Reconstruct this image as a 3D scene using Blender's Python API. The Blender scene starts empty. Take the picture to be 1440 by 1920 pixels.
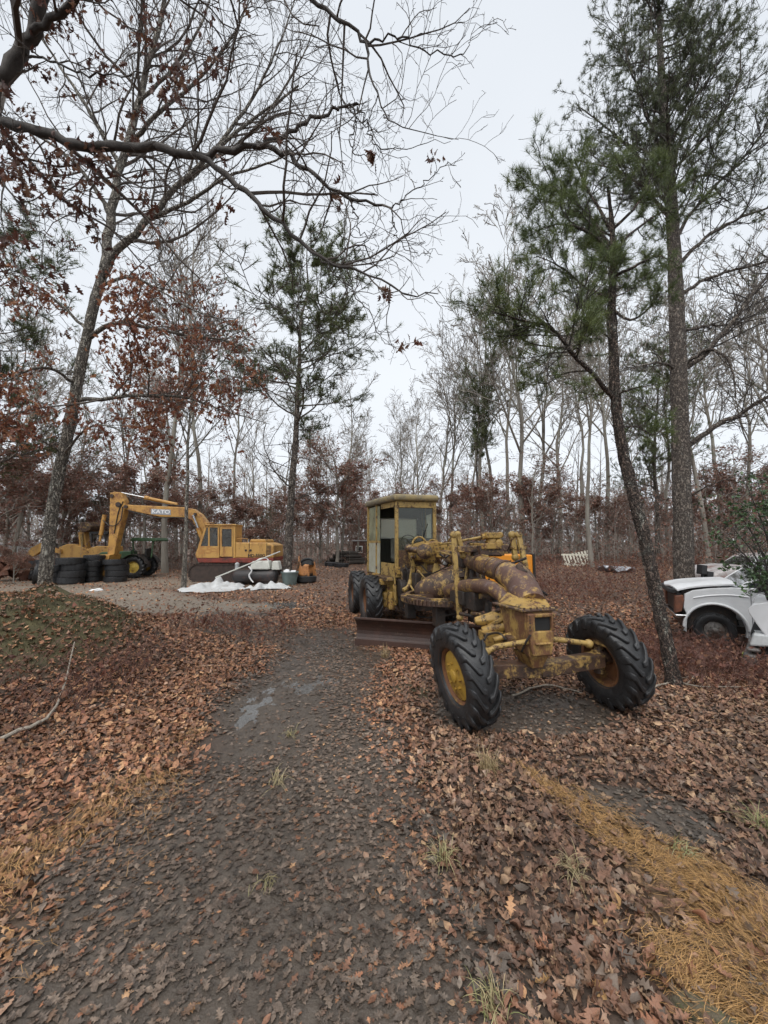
import bpy, math
import numpy as np
from mathutils import Vector, Matrix

# ------------------------------------------------------------------ camera, sky, sun, exposure
SC = bpy.context.scene
COL = SC.collection
EYE = 1.9
PITCH = math.atan(55 / 721)
cam_d = bpy.data.cameras.new('camera')
cam_d.sensor_fit = 'VERTICAL'
cam_d.sensor_height = 36.0
cam_d.lens = 36.0 * 721 / 1920
cam_d.clip_start = 0.05
cam_d.clip_end = 2000
cam = bpy.data.objects.new('camera', cam_d)
COL.objects.link(cam)
cam.location = (0, 0, EYE)
cam.rotation_euler = (math.pi / 2 + PITCH, 0, 0)
SC.camera = cam

wd = bpy.data.worlds.new('World')
SC.world = wd
wd.use_nodes = True
nt = wd.node_tree
nt.nodes.clear()
w_out = nt.nodes.new('ShaderNodeOutputWorld')
w_bg = nt.nodes.new('ShaderNodeBackground')
w_bg.inputs['Strength'].default_value = 0.1
w_sky = nt.nodes.new('ShaderNodeTexSky')
w_sky.sky_type = 'NISHITA'
w_sky.sun_disc = False
w_sky.sun_elevation = math.radians(52)
w_sky.sun_rotation = math.radians(200)
w_hs = nt.nodes.new('ShaderNodeHueSaturation')
w_hs.inputs['Saturation'].default_value = 0.25
w_hs.inputs['Value'].default_value = 1.6
w_no = nt.nodes.new('ShaderNodeTexNoise')          # soft unevenness of the overcast
w_no.inputs['Scale'].default_value = 1.6
w_no.inputs['Detail'].default_value = 3
w_rp = nt.nodes.new('ShaderNodeValToRGB')
w_rp.color_ramp.elements[0].position = 0.25
w_rp.color_ramp.elements[0].color = (4.35, 4.62, 4.98, 1)
w_rp.color_ramp.elements[1].position = 0.75
w_rp.color_ramp.elements[1].color = (5.1, 5.35, 5.65, 1)
w_mx = nt.nodes.new('ShaderNodeMix')
w_mx.data_type = 'RGBA'
w_mx.inputs[0].default_value = 0.9
nt.links.new(w_sky.outputs[0], w_hs.inputs['Color'])
nt.links.new(w_hs.outputs[0], w_mx.inputs[6])
nt.links.new(w_no.outputs['Fac'], w_rp.inputs[0])
nt.links.new(w_rp.outputs[0], w_mx.inputs[7])
nt.links.new(w_mx.outputs[2], w_bg.inputs['Color'])
nt.links.new(w_bg.outputs[0], w_out.inputs['Surface'])

sun_d = bpy.data.lights.new('sun', 'SUN')
sun_d.energy = 1.5
sun_d.angle = math.radians(55)
sun_d.color = (1.0, 0.97, 0.93)
sun = bpy.data.objects.new('sun', sun_d)
COL.objects.link(sun)
sun.rotation_euler = (math.radians(30), 0, math.radians(-20))

SC.view_settings.view_transform = 'Standard'
SC.view_settings.look = 'None'
SC.view_settings.gamma = 1
SC.view_settings.use_curve_mapping = False
SC.view_settings.exposure = 0.86
SC.cycles.use_denoising = True
SC.cycles.adaptive_threshold = 0.03
SC.cycles.max_bounces = 4
SC.cycles.diffuse_bounces = 2
SC.cycles.glossy_bounces = 2
SC.cycles.transparent_max_bounces = 12
SC.cycles.caustics_reflective = False
SC.cycles.caustics_refractive = False

# ------------------------------------------------------------------ helpers
rng = np.random.default_rng(11)
CP, SP = math.cos(PITCH), math.sin(PITCH)


def ray(px, py):
    a, b = (px - 720) / 721, (960 - py) / 721
    return np.array([a, CP - SP * b, SP + CP * b])


def P(px, py, Y):
    """world point on the ray of photo pixel (px, py) at world depth Y"""
    d = ray(px, py)
    return np.array([0, 0, EYE]) + d * (Y / d[1])


def pix(x, y, z):
    """photo pixel of world points (arrays)"""
    dz = z - EYE
    f = y * CP + dz * SP
    u = -y * SP + dz * CP
    f = np.maximum(f, 1e-3)
    return 720 + 721 * x / f, 960 - 721 * u / f


class Frame:
    def __init__(s, o, rz=0.0):
        s.o = np.array(o, float)
        s.rz = rz
        s.c, s.s = math.cos(rz), math.sin(rz)

    def at(s, px, py, c=0.0):
        """local point in the plane local y = c on the ray of a photo pixel"""
        d = ray(px, py)
        n = np.array([-s.s, s.c, 0])
        t = (c - (np.array([0, 0, EYE]) - s.o) @ n) / (d @ n)
        w = np.array([0, 0, EYE]) + d * t - s.o
        return np.array([w[0] * s.c + w[1] * s.s, c, w[2]])


_tab = np.random.default_rng(5).random((256, 256))


def vnoise(x, y):
    xi, yi = np.floor(x).astype(int), np.floor(y).astype(int)
    u, v = x - xi, y - yi
    u, v = u * u * (3 - 2 * u), v * v * (3 - 2 * v)
    a, b = _tab[xi % 256, yi % 256], _tab[(xi + 1) % 256, yi % 256]
    c, d = _tab[xi % 256, (yi + 1) % 256], _tab[(xi + 1) % 256, (yi + 1) % 256]
    return (a * (1 - u) + b * u) * (1 - v) + (c * (1 - u) + d * u) * v


def fbm(x, y, o=4):
    s, a, t = 0, 1, 0
    for k in range(o):
        s = s + a * vnoise(x * 2 ** k + 17.3 * k, y * 2 ** k + 5.7 * k)
        t += a
        a *= .5
    return s / t - .5


def sstep(a, b, x):
    t = np.clip((x - a) / (b - a), 0, 1)
    return t * t * (3 - 2 * t)


def unit(v):
    return v / np.maximum(np.linalg.norm(v, axis=-1, keepdims=True), 1e-9)


def mesh_np(name, V, polys, mats, col=None, smooth=False, midx=None):
    me = bpy.data.meshes.new(name)
    V = np.ascontiguousarray(V, dtype=np.float32)
    me.vertices.add(len(V))
    me.vertices.foreach_set('co', V.ravel())
    lv, ls, n = [], [], 0
    for F in polys:
        F = np.asarray(F, dtype=np.int32)
        if not len(F):
            continue
        lv.append(F.ravel())
        ls.append(n + np.arange(len(F), dtype=np.int32) * F.shape[1])
        n += F.size
    lv, ls = np.concatenate(lv), np.concatenate(ls)
    me.loops.add(n)
    me.loops.foreach_set('vertex_index', lv)
    me.polygons.add(len(ls))
    me.polygons.foreach_set('loop_start', ls)
    if midx is not None:
        me.polygons.foreach_set('material_index', np.asarray(midx, dtype=np.int32))
    me.polygons.foreach_set('use_smooth', np.full(len(ls), bool(smooth)))
    if col is not None:
        at = me.attributes.new('Col', 'FLOAT_COLOR', 'POINT')
        c4 = np.ones((len(V), 4), dtype=np.float32)
        c4[:, :np.shape(col)[1]] = col
        at.data.foreach_set('color', c4.ravel())
    for m in (mats if isinstance(mats, (list, tuple)) else [mats]):
        me.materials.append(m)
    me.update(calc_edges=True)
    me.validate()
    return me


def link(name, me, parent=None, loc=None, rot=None, scale=None):
    o = bpy.data.objects.new(name, me)
    COL.objects.link(o)
    if parent is not None:
        o.parent = parent
    if loc is not None:
        o.location = loc
    if rot is not None:
        o.rotation_euler = rot
    if scale is not None:
        o.scale = scale if hasattr(scale, '__len__') else (scale,) * 3
    return o


def tag(o, label=None, cat=None, group=None, kind=None):
    if label:
        o['label'] = label
    if cat:
        o['category'] = cat
    if group:
        o['group'] = group
    if kind:
        o['kind'] = kind
    return o


def thing(name, label, cat, loc, rz=0.0, group=None, rot=None, scale=None):
    o = bpy.data.objects.new(name, None)
    o.empty_display_size = .2
    COL.objects.link(o)
    o.location = loc
    o.rotation_euler = rot if rot else (0, 0, rz)
    if scale:
        o.scale = (scale,) * 3
    return tag(o, label, cat, group)


def dup(o, parent=None):
    c = o.copy()
    COL.objects.link(c)
    c.parent = parent
    for ch in list(o.children):
        dup(ch, c)
    return c


class MB:
    """collects simple shapes; build() links them as one mesh object"""

    def __init__(s):
        s.v, s.f, s.n = [], {}, 0

    def raw(s, V, F):
        V = np.asarray(V, float).reshape(-1, 3)
        for f in F:
            s.f.setdefault(len(f), []).append(np.asarray(f, int) + s.n)
        s.v.append(V)
        s.n += len(V)
        return s

    def rawnp(s, V, F):
        F = np.asarray(F, int)
        s.f.setdefault(F.shape[1], []).extend(list(F + s.n))
        s.v.append(np.asarray(V, float).reshape(-1, 3))
        s.n += len(s.v[-1])
        return s

    def hexa(s, p):
        return s.raw(p, [(0, 3, 2, 1), (4, 5, 6, 7), (0, 1, 5, 4), (1, 2, 6, 5), (2, 3, 7, 6), (3, 0, 4, 7)])

    def box(s, c, d, R=None):
        h = np.array(d) / 2
        q = np.array([(-1, -1, -1), (1, -1, -1), (1, 1, -1), (-1, 1, -1), (-1, -1, 1), (1, -1, 1), (1, 1, 1), (-1, 1, 1)]) * h
        if R is not None:
            q = q @ np.array(R).T
        return s.hexa(q + np.array(c))

    def bb(s, x0, x1, y0, y1, z0, z1):
        return s.box(((x0 + x1) / 2, (y0 + y1) / 2, (z0 + z1) / 2), (x1 - x0, y1 - y0, z1 - z0))

    def beam(s, a, b, w, h, up=(0, 0, 1)):
        a, b = np.array(a, float), np.array(b, float)
        t = unit(b - a)
        sd = unit(np.cross(t, np.array(up, float)))
        u = np.cross(sd, t)
        R = np.stack([sd, t, u], 1)
        return s.box((a + b) / 2, (w, np.linalg.norm(b - a), h), R)

    def prism(s, poly, a, b, axis=1):
        """polygon in the two other axes, extruded along axis from a to b"""
        n = len(poly)
        V = []
        for e in (a, b):
            for (u, w) in poly:
                p = [u, w]
                p.insert(axis, e)
                V.append(p)
        F = [tuple(range(n))[::-1], tuple(range(n, 2 * n))]
        F += [(i, (i + 1) % n, n + (i + 1) % n, n + i) for i in range(n)]
        return s.raw(V, F)

    def tube(s, pts, rad, sides=10, cap=True):
        pts = np.array(pts, float)
        m = len(pts)
        rad = np.full(m, rad, float) if np.isscalar(rad) else np.array(rad, float)
        tan = unit(np.gradient(pts, axis=0))
        ref = np.array([1., 0, 0]) if abs(tan[:, 2]).mean() > .8 else np.array([0, 0, 1.])
        u = unit(np.cross(tan, ref))
        w = np.cross(tan, u)
        an = np.arange(sides) * 2 * math.pi / sides
        V = pts[:, None] + rad[:, None, None] * (np.cos(an)[None, :, None] * u[:, None] + np.sin(an)[None, :, None] * w[:, None])
        F = []
        for i in range(m - 1):
            for j in range(sides):
                k = (j + 1) % sides
                F.append((i * sides + j, i * sides + k, (i + 1) * sides + k, (i + 1) * sides + j))
        if cap:
            F.append(tuple(range(sides))[::-1])
            F.append(tuple((m - 1) * sides + j for j in range(sides)))
        return s.raw(V.reshape(-1, 3), F)

    def cyl(s, a, b, r, r2=None, sides=14):
        return s.tube([a, b], [r, r if r2 is None else r2], sides)

    def lathe(s, prof, c=(0, 0, 0), R=None, sides=32, close=False):
        """prof: (radius, axial) pairs about local x"""
        an = np.arange(sides) * 2 * math.pi / sides
        V = np.array([[(h, r * math.cos(t), r * math.sin(t)) for t in an] for (r, h) in prof]).reshape(-1, 3)
        if R is not None:
            V = V @ np.array(R).T
        V = V + np.array(c)
        m = len(prof)
        F = []
        for i in range(m if close else m - 1):
            i2 = (i + 1) % m
            for j in range(sides):
                k = (j + 1) % sides
                F.append((i * sides + j, i2 * sides + j, i2 * sides + k, i * sides + k))
        if not close:
            F.append(tuple(range(sides)))
            F.append(tuple((m - 1) * sides + j for j in range(sides))[::-1])
        return s.raw(V, F)

    def ball(s, c, r, n=10):
        r = np.array(r if hasattr(r, '__len__') else (r,) * 3, float)
        prof = [(max(1e-4, math.sin(math.pi * i / n)), -math.cos(math.pi * i / n)) for i in range(n + 1)]
        an = np.arange(2 * n) * math.pi / n
        V = np.array([[(q * math.cos(t), q * math.sin(t), h) for t in an] for (q, h) in prof]).reshape(-1, 3) * r + np.array(c)
        F = []
        for i in range(n):
            for j in range(2 * n):
                k = (j + 1) % (2 * n)
                F.append((i * 2 * n + j, i * 2 * n + k, (i + 1) * 2 * n + k, (i + 1) * 2 * n + j))
        return s.raw(V, F)

    def mesh(s, name, mat, smooth=False):
        V = np.concatenate(s.v)
        return mesh_np(name, V, [np.array(f) for f in s.f.values()], mat, smooth=smooth)

    def build(s, name, mat, parent=None, smooth=False, bevel=0.0, label=None, seg=2):
        me = s.mesh(name, mat, smooth)
        o = link(name, me, parent)
        if smooth:
            me.set_sharp_from_angle(angle=math.radians(38))
        if bevel:
            b = o.modifiers.new('bevel', 'BEVEL')
            b.width = bevel
            b.segments = seg
            b.limit_method = 'ANGLE'
            b.angle_limit = math.radians(40)
        if label:
            o['label'] = label
        return o


def rotm(axis, deg):
    return np.array(Matrix.Rotation(math.radians(deg), 3, axis))


def spline(pts, n):
    """Catmull-Rom through control rows, n samples"""
    p = np.array(pts, float)
    p = np.vstack([2 * p[0] - p[1], p, 2 * p[-1] - p[-2]])
    m = len(p) - 3
    t = np.linspace(0, m - 1e-6, n)
    i = t.astype(int)
    u = (t - i)[:, None]
    a, b, c, d = p[i], p[i + 1], p[i + 2], p[i + 3]
    return .5 * (2 * b + (c - a) * u + (2 * a - 5 * b + 4 * c - d) * u ** 2 + (3 * b - a - 3 * c + d) * u ** 3)


# ------------------------------------------------------------------ materials
def M(name, c1, c2=None, scale=4., rough=.6, metal=0., bump=0., bscale=40., stretch=None,
      c3=None, thr=.58, c3scale=2.5, c3soft=.06, c4=None, thr4=.62, c4scale=9., attr=False, spec=.5, rough2=None, backl=None, crack=None, wet=None):
    m = bpy.data.materials.new(name)
    m.use_nodes = True
    t = m.node_tree
    N, L = t.nodes, t.links
    b = N['Principled BSDF']
    b.inputs['Roughness'].default_value = rough
    b.inputs['Metallic'].default_value = metal
    b.inputs['Specular IOR Level'].default_value = spec
    tc = N.new('ShaderNodeTexCoord')
    mp = N.new('ShaderNodeMapping')
    L.new(tc.outputs['Object'], mp.inputs[0])
    if stretch:
        mp.inputs['Scale'].default_value = stretch

    def noise(s, det=5, ro=.6):
        n = N.new('ShaderNodeTexNoise')
        n.inputs['Scale'].default_value = s
        n.inputs['Detail'].default_value = det
        n.inputs['Roughness'].default_value = ro
        L.new(mp.outputs[0], n.inputs['Vector'])
        return n.outputs['Fac']

    def ramp(src, a, bb):
        r = N.new('ShaderNodeMapRange')
        r.inputs[1].default_value = a
        r.inputs[2].default_value = bb
        L.new(src, r.inputs[0])
        return r.outputs[0]

    def mix(f, x, y, mode='MIX'):
        k = N.new('ShaderNodeMix')
        k.data_type = 'RGBA'
        k.blend_type = mode
        for i, v in ((0, f), (6, x), (7, y)):
            if isinstance(v, (int, float)):
                k.inputs[i].default_value = v
            elif isinstance(v, tuple):
                k.inputs[i].default_value = (*v, 1)
            else:
                L.new(v, k.inputs[i])
        return k.outputs[2]
    c2 = c2 or tuple(x * .7 for x in c1)
    col = mix(ramp(noise(scale), .32, .68), c1, c2)
    if attr:
        a = N.new('ShaderNodeAttribute')
        a.attribute_name = 'Col'
        col = mix(1., a.outputs['Color'], col, 'MULTIPLY')
        if wet is not None:                      # alpha 0 = wet and glossy, 1 = dry
            wm = N.new('ShaderNodeMapRange')
            wm.inputs[3].default_value = wet
            wm.inputs[4].default_value = rough
            L.new(a.outputs['Alpha'], wm.inputs[0])
            L.new(wm.outputs[0], b.inputs['Roughness'])
    rf = None
    if c3:
        f3 = ramp(noise(c3scale, 9, .78), thr - c3soft, thr + c3soft)
        col = mix(f3, col, c3)
        rf = f3
    if c4:
        f4 = ramp(noise(c4scale, 8, .78), thr4 - .04, thr4 + .04)
        col = mix(f4, col, c4)
    vd = None
    if crack:
        cs, cz_, cw, cc = crack
        m2 = N.new('ShaderNodeMapping')
        m2.inputs['Scale'].default_value = (1, 1, cz_)
        nz = N.new('ShaderNodeTexNoise')
        nz.inputs['Scale'].default_value = cs * .8
        nz.inputs['Detail'].default_value = 3
        L.new(tc.outputs['Object'], nz.inputs['Vector'])
        ad = N.new('ShaderNodeMix')
        ad.data_type = 'RGBA'
        ad.blend_type = 'LINEAR_LIGHT'
        ad.inputs[0].default_value = .07
        L.new(tc.outputs['Object'], ad.inputs[6])
        L.new(nz.outputs['Color'], ad.inputs[7])
        L.new(ad.outputs[2], m2.inputs[0])
        vo = N.new('ShaderNodeTexVoronoi')
        vo.feature = 'DISTANCE_TO_EDGE'
        vo.inputs['Scale'].default_value = cs
        L.new(m2.outputs[0], vo.inputs['Vector'])
        vd = ramp(vo.outputs['Distance'], 0, cw)
        col = mix(vd, cc, col)
    L.new(col, b.inputs['Base Color'])
    if rough2 is not None and rf is not None:
        k = N.new('ShaderNodeMapRange')
        k.inputs[3].default_value = rough
        k.inputs[4].default_value = rough2
        L.new(rf, k.inputs[0])
        L.new(k.outputs[0], b.inputs['Roughness'])
    if bump:
        bp = N.new('ShaderNodeBump')
        bp.inputs['Strength'].default_value = min(1., bump)
        bp.inputs['Distance'].default_value = .02 * max(1., bump)
        hsrc = noise(bscale, 6, .65)
        if vd is not None:
            hm = N.new('ShaderNodeMath')
            hm.operation = 'MULTIPLY_ADD'
            L.new(vd, hm.inputs[0])
            hm.inputs[1].default_value = 1.6
            L.new(hsrc, hm.inputs[2])
            hsrc = hm.outputs[0]
        L.new(hsrc, bp.inputs['Height'])
        L.new(bp.outputs[0], b.inputs['Normal'])
    if backl:
        tr = N.new('ShaderNodeBsdfTranslucent')
        L.new(col, tr.inputs['Color'])
        ms = N.new('ShaderNodeMixShader')
        ms.inputs[0].default_value = backl
        L.new(b.outputs[0], ms.inputs[1])
        L.new(tr.outputs[0], ms.inputs[2])
        L.new(ms.outputs[0], N['Material Output'].inputs['Surface'])
    return m


def glass(name, tint=(.7, .74, .7), dirt=.45, dcol=(.35, .36, .32)):
    m = bpy.data.materials.new(name)
    m.use_nodes = True
    t = m.node_tree
    N, L = t.nodes, t.links
    b = N['Principled BSDF']
    b.inputs['Base Color'].default_value = (*dcol, 1)
    b.inputs['Roughness'].default_value = .25
    tr = N.new('ShaderNodeBsdfTransparent')
    tr.inputs[0].default_value = (*tint, 1)
    gl = N.new('ShaderNodeBsdfGlossy')
    gl.inputs['Roughness'].default_value = .06
    n = N.new('ShaderNodeTexNoise')
    n.inputs['Scale'].default_value = 3
    n.inputs['Detail'].default_value = 6
    tc = N.new('ShaderNodeTexCoord')
    L.new(tc.outputs['Object'], n.inputs['Vector'])
    r = N.new('ShaderNodeMapRange')
    r.inputs[1].default_value = .3
    r.inputs[2].default_value = .75
    r.inputs[3].default_value = dirt * .5
    r.inputs[4].default_value = min(1, dirt * 1.5)
    L.new(n.outputs['Fac'], r.inputs[0])
    m1 = N.new('ShaderNodeMixShader')
    fr = N.new('ShaderNodeFresnel')
    L.new(fr.outputs[0], m1.inputs[0])
    L.new(tr.outputs[0], m1.inputs[1])
    L.new(gl.outputs[0], m1.inputs[2])
    m2 = N.new('ShaderNodeMixShader')
    L.new(r.outputs[0], m2.inputs[0])
    L.new(m1.outputs[0], m2.inputs[1])
    L.new(b.outputs[0], m2.inputs[2])
    L.new(m2.outputs[0], N['Material Output'].inputs['Surface'])
    return m


def milky(name):
    """weathered plastic pane: lets light through, blurs what is behind"""
    m = bpy.data.materials.new(name)
    m.use_nodes = True
    N, L = m.node_tree.nodes, m.node_tree.links
    b = N['Principled BSDF']
    b.inputs['Base Color'].default_value = (.55, .58, .53, 1)
    b.inputs['Roughness'].default_value = .3
    tl = N.new('ShaderNodeBsdfTranslucent')
    tl.inputs['Color'].default_value = (.85, .9, .84, 1)
    tr = N.new('ShaderNodeBsdfTransparent')
    tr.inputs[0].default_value = (.9, .92, .88, 1)
    m1, m2 = N.new('ShaderNodeMixShader'), N.new('ShaderNodeMixShader')
    m1.inputs[0].default_value = .62
    m2.inputs[0].default_value = .38
    L.new(b.outputs[0], m1.inputs[1])
    L.new(tl.outputs[0], m1.inputs[2])
    L.new(m1.outputs[0], m2.inputs[1])
    L.new(tr.outputs[0], m2.inputs[2])
    L.new(m2.outputs[0], N['Material Output'].inputs['Surface'])
    return m


MT = {}
MT['ground'] = M('soil', (1, 1, 1), (.55, .55, .55), 14, rough=.8, bump=.55, bscale=55, attr=True, spec=.45, wet=.26)
MT['leaf'] = M('leaf litter', (1.15, 1.15, 1.15), (.38, .38, .38), 34, rough=.55, attr=True, spec=.42, bump=.45, bscale=130, wet=.30)
MT['treeleaf'] = M('dead oak foliage', (1, 1, 1), (.7, .7, .7), 12, rough=.6, attr=True, backl=.35)
MT['needle_litter'] = M('fallen pine needles', (1, 1, 1), (.75, .75, .75), 20, rough=.6, attr=True)
MT['needle'] = M('pine needles', (1, 1, 1), (.7, .7, .7), 3, rough=.5, attr=True, spec=.4, backl=.25)
MT['bark_oak'] = M('oak bark', (.42, .385, .325), (.25, .225, .185), 16, rough=.9, bump=1.2, bscale=34, stretch=(1, 1, .3),
                   c3=(.44, .45, .39), thr=.60, c3scale=6, crack=(20, .15, .24, (.06, .05, .042)))
MT['bark_pine'] = M('pine bark', (.27, .228, .19), (.15, .12, .098), 11, rough=.9, bump=1.2, bscale=26, stretch=(1, 1, .4),
                    c3=(.31, .30, .265), thr=.60, c3scale=7, crack=(19, .26, .26, (.045, .035, .03)))
MT['bark_lean'] = M('reddish pine bark', (.28, .205, .16), (.15, .11, .09), 14, rough=.85, bump=1.2, bscale=34, stretch=(1, 1, .4),
                    c3=(.42, .42, .36), thr=.58, c3scale=9, crack=(27, .28, .28, (.016, .012, .011)))
MT['bark_dark'] = M('wet dark bark', (.065, .054, .046), (.03, .025, .022), 12, rough=.75, bump=.8, bscale=30, stretch=(1, 1, .3), c3=(.075, .085, .045), thr=.68, c3scale=9)  # wet bark, its colour also darkened so the overhanging limb looks backlit
MT['bark_far'] = M('hazed bark', (.30, .275, .235), (.18, .16, .134), 2.2, rough=.95, stretch=(1, 1, .3), c3=(.33, .335, .28), thr=.58, c3scale=1.6)  # grey paled further: the haze of distance is put into the colour
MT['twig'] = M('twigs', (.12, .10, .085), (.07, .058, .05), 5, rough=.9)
MT['twig_far'] = M('hazed twigs', (.30, .27, .235), (.19, .168, .145), 2, rough=.95)  # also lightened to carry the distance haze in the twig colour
# ------------------------------------------------------------------ ground
def Gp(px, py):
    d = ray(px, py)
    t = -EYE / d[2]
    return np.array([d[0] * t, d[1] * t])


def pdist(x, y, pts):
    """distance to a polyline whose rows are (x, y, halfwidth); negative inside"""
    best = np.full(np.shape(x), 1e9)
    for (a, b) in zip(pts[:-1], pts[1:]):
        ab = b[:2] - a[:2]
        t = np.clip(((x - a[0]) * ab[0] + (y - a[1]) * ab[1]) / (ab @ ab), 0, 1)
        d = np.hypot(x - a[0] - ab[0] * t, y - a[1] - ab[1] * t) - (a[2] + (b[2] - a[2]) * t)
        best = np.minimum(best, d)
    return best


def line(rows):
    """rows of (px left, px right, py) -> (x, y, halfwidth) on the ground"""
    o = []
    for (l, r, y) in rows:
        a, b = Gp(l, y), Gp(r, y)
        o.append(np.array([(a[0] + b[0]) / 2, (a[1] + b[1]) / 2, abs(b[0] - a[0]) / 2]))
    return o


PATH = line([(-80, 880, 2100), (-60, 880, 1920), (40, 830, 1800), (130, 790, 1700), (230, 760, 1600), (330, 740, 1500),
             (390, 725, 1400), (405, 715, 1350), (430, 705, 1300), (470, 705, 1260), (520, 700, 1220), (560, 650, 1195)])
NEED_R = line([(940, 975, 1430), (985, 1050, 1470), (1060, 1150, 1530), (1120, 1290, 1610), (1190, 1440, 1710), (1280, 1600, 1840), (1320, 1800, 1960)])
NEED_L = line([(300, 400, 1380), (210, 340, 1470), (60, 270, 1560), (-100, 160, 1660), (-200, 60, 1760)])
BARE1 = [np.array([*Gp(900, 1330), .55]), np.array([*Gp(1080, 1330), .5])]
BARE2 = [np.array([*Gp(1140, 1500), .16]), np.array([*Gp(1260, 1540), .2])]
PATH2 = [np.array([*Gp(590, 1215), .55]), np.array([*Gp(500, 1188), .8]), np.array([*Gp(420, 1160), 1.0])]
MOSS2 = [np.array([*Gp(755, 1290), .16]), np.array([*Gp(790, 1300), .16])]
NEW_ROAD = [np.array([-14., 15.5, 1.6]), np.array([-9., 13.2, 1.8]), np.array([-6.5, 11.6, 1.5]), np.array([-3.6, 11.2, .9]), np.array([-2.4, 11.6, .35])]


def mound(x, y):
    return np.exp(-(((x + 5.6) / 1.75) ** 2 + ((y - 5.95) / 1.8) ** 2) ** 1.5)


def hgt(x, y):
    x, y = np.asarray(x, float), np.asarray(y, float)
    h = .10 * fbm(x * .22 + 40, y * .22 + 40, 3) * sstep(2, 8, y) + .05 * fbm(x * 1.1 + 9, y * 1.1, 3)
    h = h + 1.08 * mound(x, y) * (1 + .35 * fbm(x * 2.5, y * 2.5, 3))
    h = h - .28 * np.exp(-(((x - 7.) / 2.6) ** 2 + ((y - 7.8) / 2.2) ** 2))
    h = h + .62 * sstep(12.5, 19, y) * sstep(2.6, 6.5, x) + .25 * sstep(14, 24, y) * sstep(1, -4, x) * 0
    h = h - .05 * sstep(.15, -.35, pdist(x, y, PATH)) - .06 * sstep(.3, -.3, pdist(x, y, BARE1))
    h = h + 2.5 * fbm(x * .02 + 3, y * .02 + 8, 2) * sstep(45, 110, np.hypot(x, y))
    return h


def gz(x, y):
    return float(hgt(np.array([x]), np.array([y]))[0])


def masks(x, y):
    n = fbm(x * 1.7 + 3, y * 1.7 + 3, 4)
    n2 = fbm(x * .6 + 31, y * .6 + 13, 3)
    mud = sstep(.34, -.26, pdist(x, y, PATH) + .9 * n)
    mud = np.maximum(mud, .9 * sstep(.12, -.12, pdist(x, y, BARE1) + .5 * n))
    mud = np.maximum(mud, .9 * sstep(.06, -.06, pdist(x, y, BARE2) + .3 * n))
    mud = np.maximum(mud, .6 * sstep(.3, -.3, pdist(x, y, PATH2) + 1.2 * n))
    need = np.maximum(sstep(.12, -.12, pdist(x, y, NEED_R) + .55 * n), .6 * sstep(.2, -.25, pdist(x, y, NEED_L) + 1.1 * n))
    need = need * (1 - .8 * mud)
    road = sstep(.25, -.3, pdist(x, y, NEW_ROAD) + .9 * n)
    tan = sstep(14.5, 16.5, y + 3 * n2) * sstep(24, 18, y) * sstep(-2.5, -5.5, x) * sstep(-.25, .1, n2 + .2)
    moss = sstep(.18, .55, mound(x, y) + .4 * n)
    moss = np.maximum(moss, .7 * sstep(.1, -.1, pdist(x, y, MOSS2) + .3 * n))
    moss = np.maximum(moss, .5 * sstep(.2, -.1, pdist(x, y, BARE2) + .3 * n) * sstep(-.05, .1, n))
    return mud, need, road, tan, moss


def gridline(core0, core1, step, far0, far1, g=1.12):
    a = list(np.arange(core0, core1 + 1e-6, step))
    s = step
    while a[-1] < far1:
        s *= g
        a.append(a[-1] + s)
    s, b = step, [core0]
    while b[-1] > far0:
        s *= g
        b.append(b[-1] - s)
    return np.array(b[:0:-1] + a)


def build_ground():
    ys = gridline(1.2, 3.6, .04, -40, 420, 1.042)
    xs = gridline(-2.6, 3.2, .06, -420, 420, 1.085)
    X, Y = np.meshgrid(xs, ys)
    Z = hgt(X, Y)
    near = sstep(14, 4, Y) * sstep(12, 5, abs(X))
    mud, need, road, tan, moss = masks(X, Y)
    fine = fbm(X * 9, Y * 9, 3)
    Z = Z + near * (.035 * fine + .014 * fbm(X * 26 + 7, Y * 26, 2))
    c = np.empty(X.shape + (3,))
    wet_ = 1 - np.clip(np.maximum(mud, .55 * road), 0, 1) * np.clip(.75 + 1.6 * fbm(X * .9 + 21, Y * .9, 3), .2, 1)
    nb = fbm(X * .5 + 77, Y * .5, 4)[..., None] * 1.3 + .5

    def lay(col, m):
        c[...] = c * (1 - m[..., None]) + np.array(col) * m[..., None]
    fr_ = sstep(6, 16, Y)[..., None]
    c[...] = (np.array((.20, .118, .08)) * nb + np.array((.14, .1, .076)) * (1 - nb)) * fr_ + np.array((.085, .058, .043)) * (1 - fr_)
    lay((.30, .245, .185), tan * .8)
    lay((.27, .222, .172), road)
    lay((.17, .105, .06), need)
    lay((.098, .085, .038), moss * (1 - mud))
    lay((.10, .08, .063), mud)
    far = sstep(60, 130, np.hypot(X, Y))
    lay((.12, .085, .06), far)
    ny, nx = X.shape
    i = np.arange(ny * nx).reshape(ny, nx)
    F = np.stack([i[:-1, :-1], i[:-1, 1:], i[1:, 1:], i[1:, :-1]], -1).reshape(-1, 4)
    me = mesh_np('ground', np.stack([X, Y, Z], -1).reshape(-1, 3), [F], MT['ground'], col=np.concatenate([c, wet_[..., None]], -1).reshape(-1, 4), smooth=True)
    o = link('ground', me)
    return tag(o, 'leaf strewn ground with a muddy grey track', None, kind='structure')


ground = build_ground()

# puddle / wet mud sheets on the track
m = M('wet mud film', (.11, .105, .098), (.07, .066, .06), 6, rough=.12, spec=.6, bump=.12, bscale=40)
MT['wet'] = m


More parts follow.
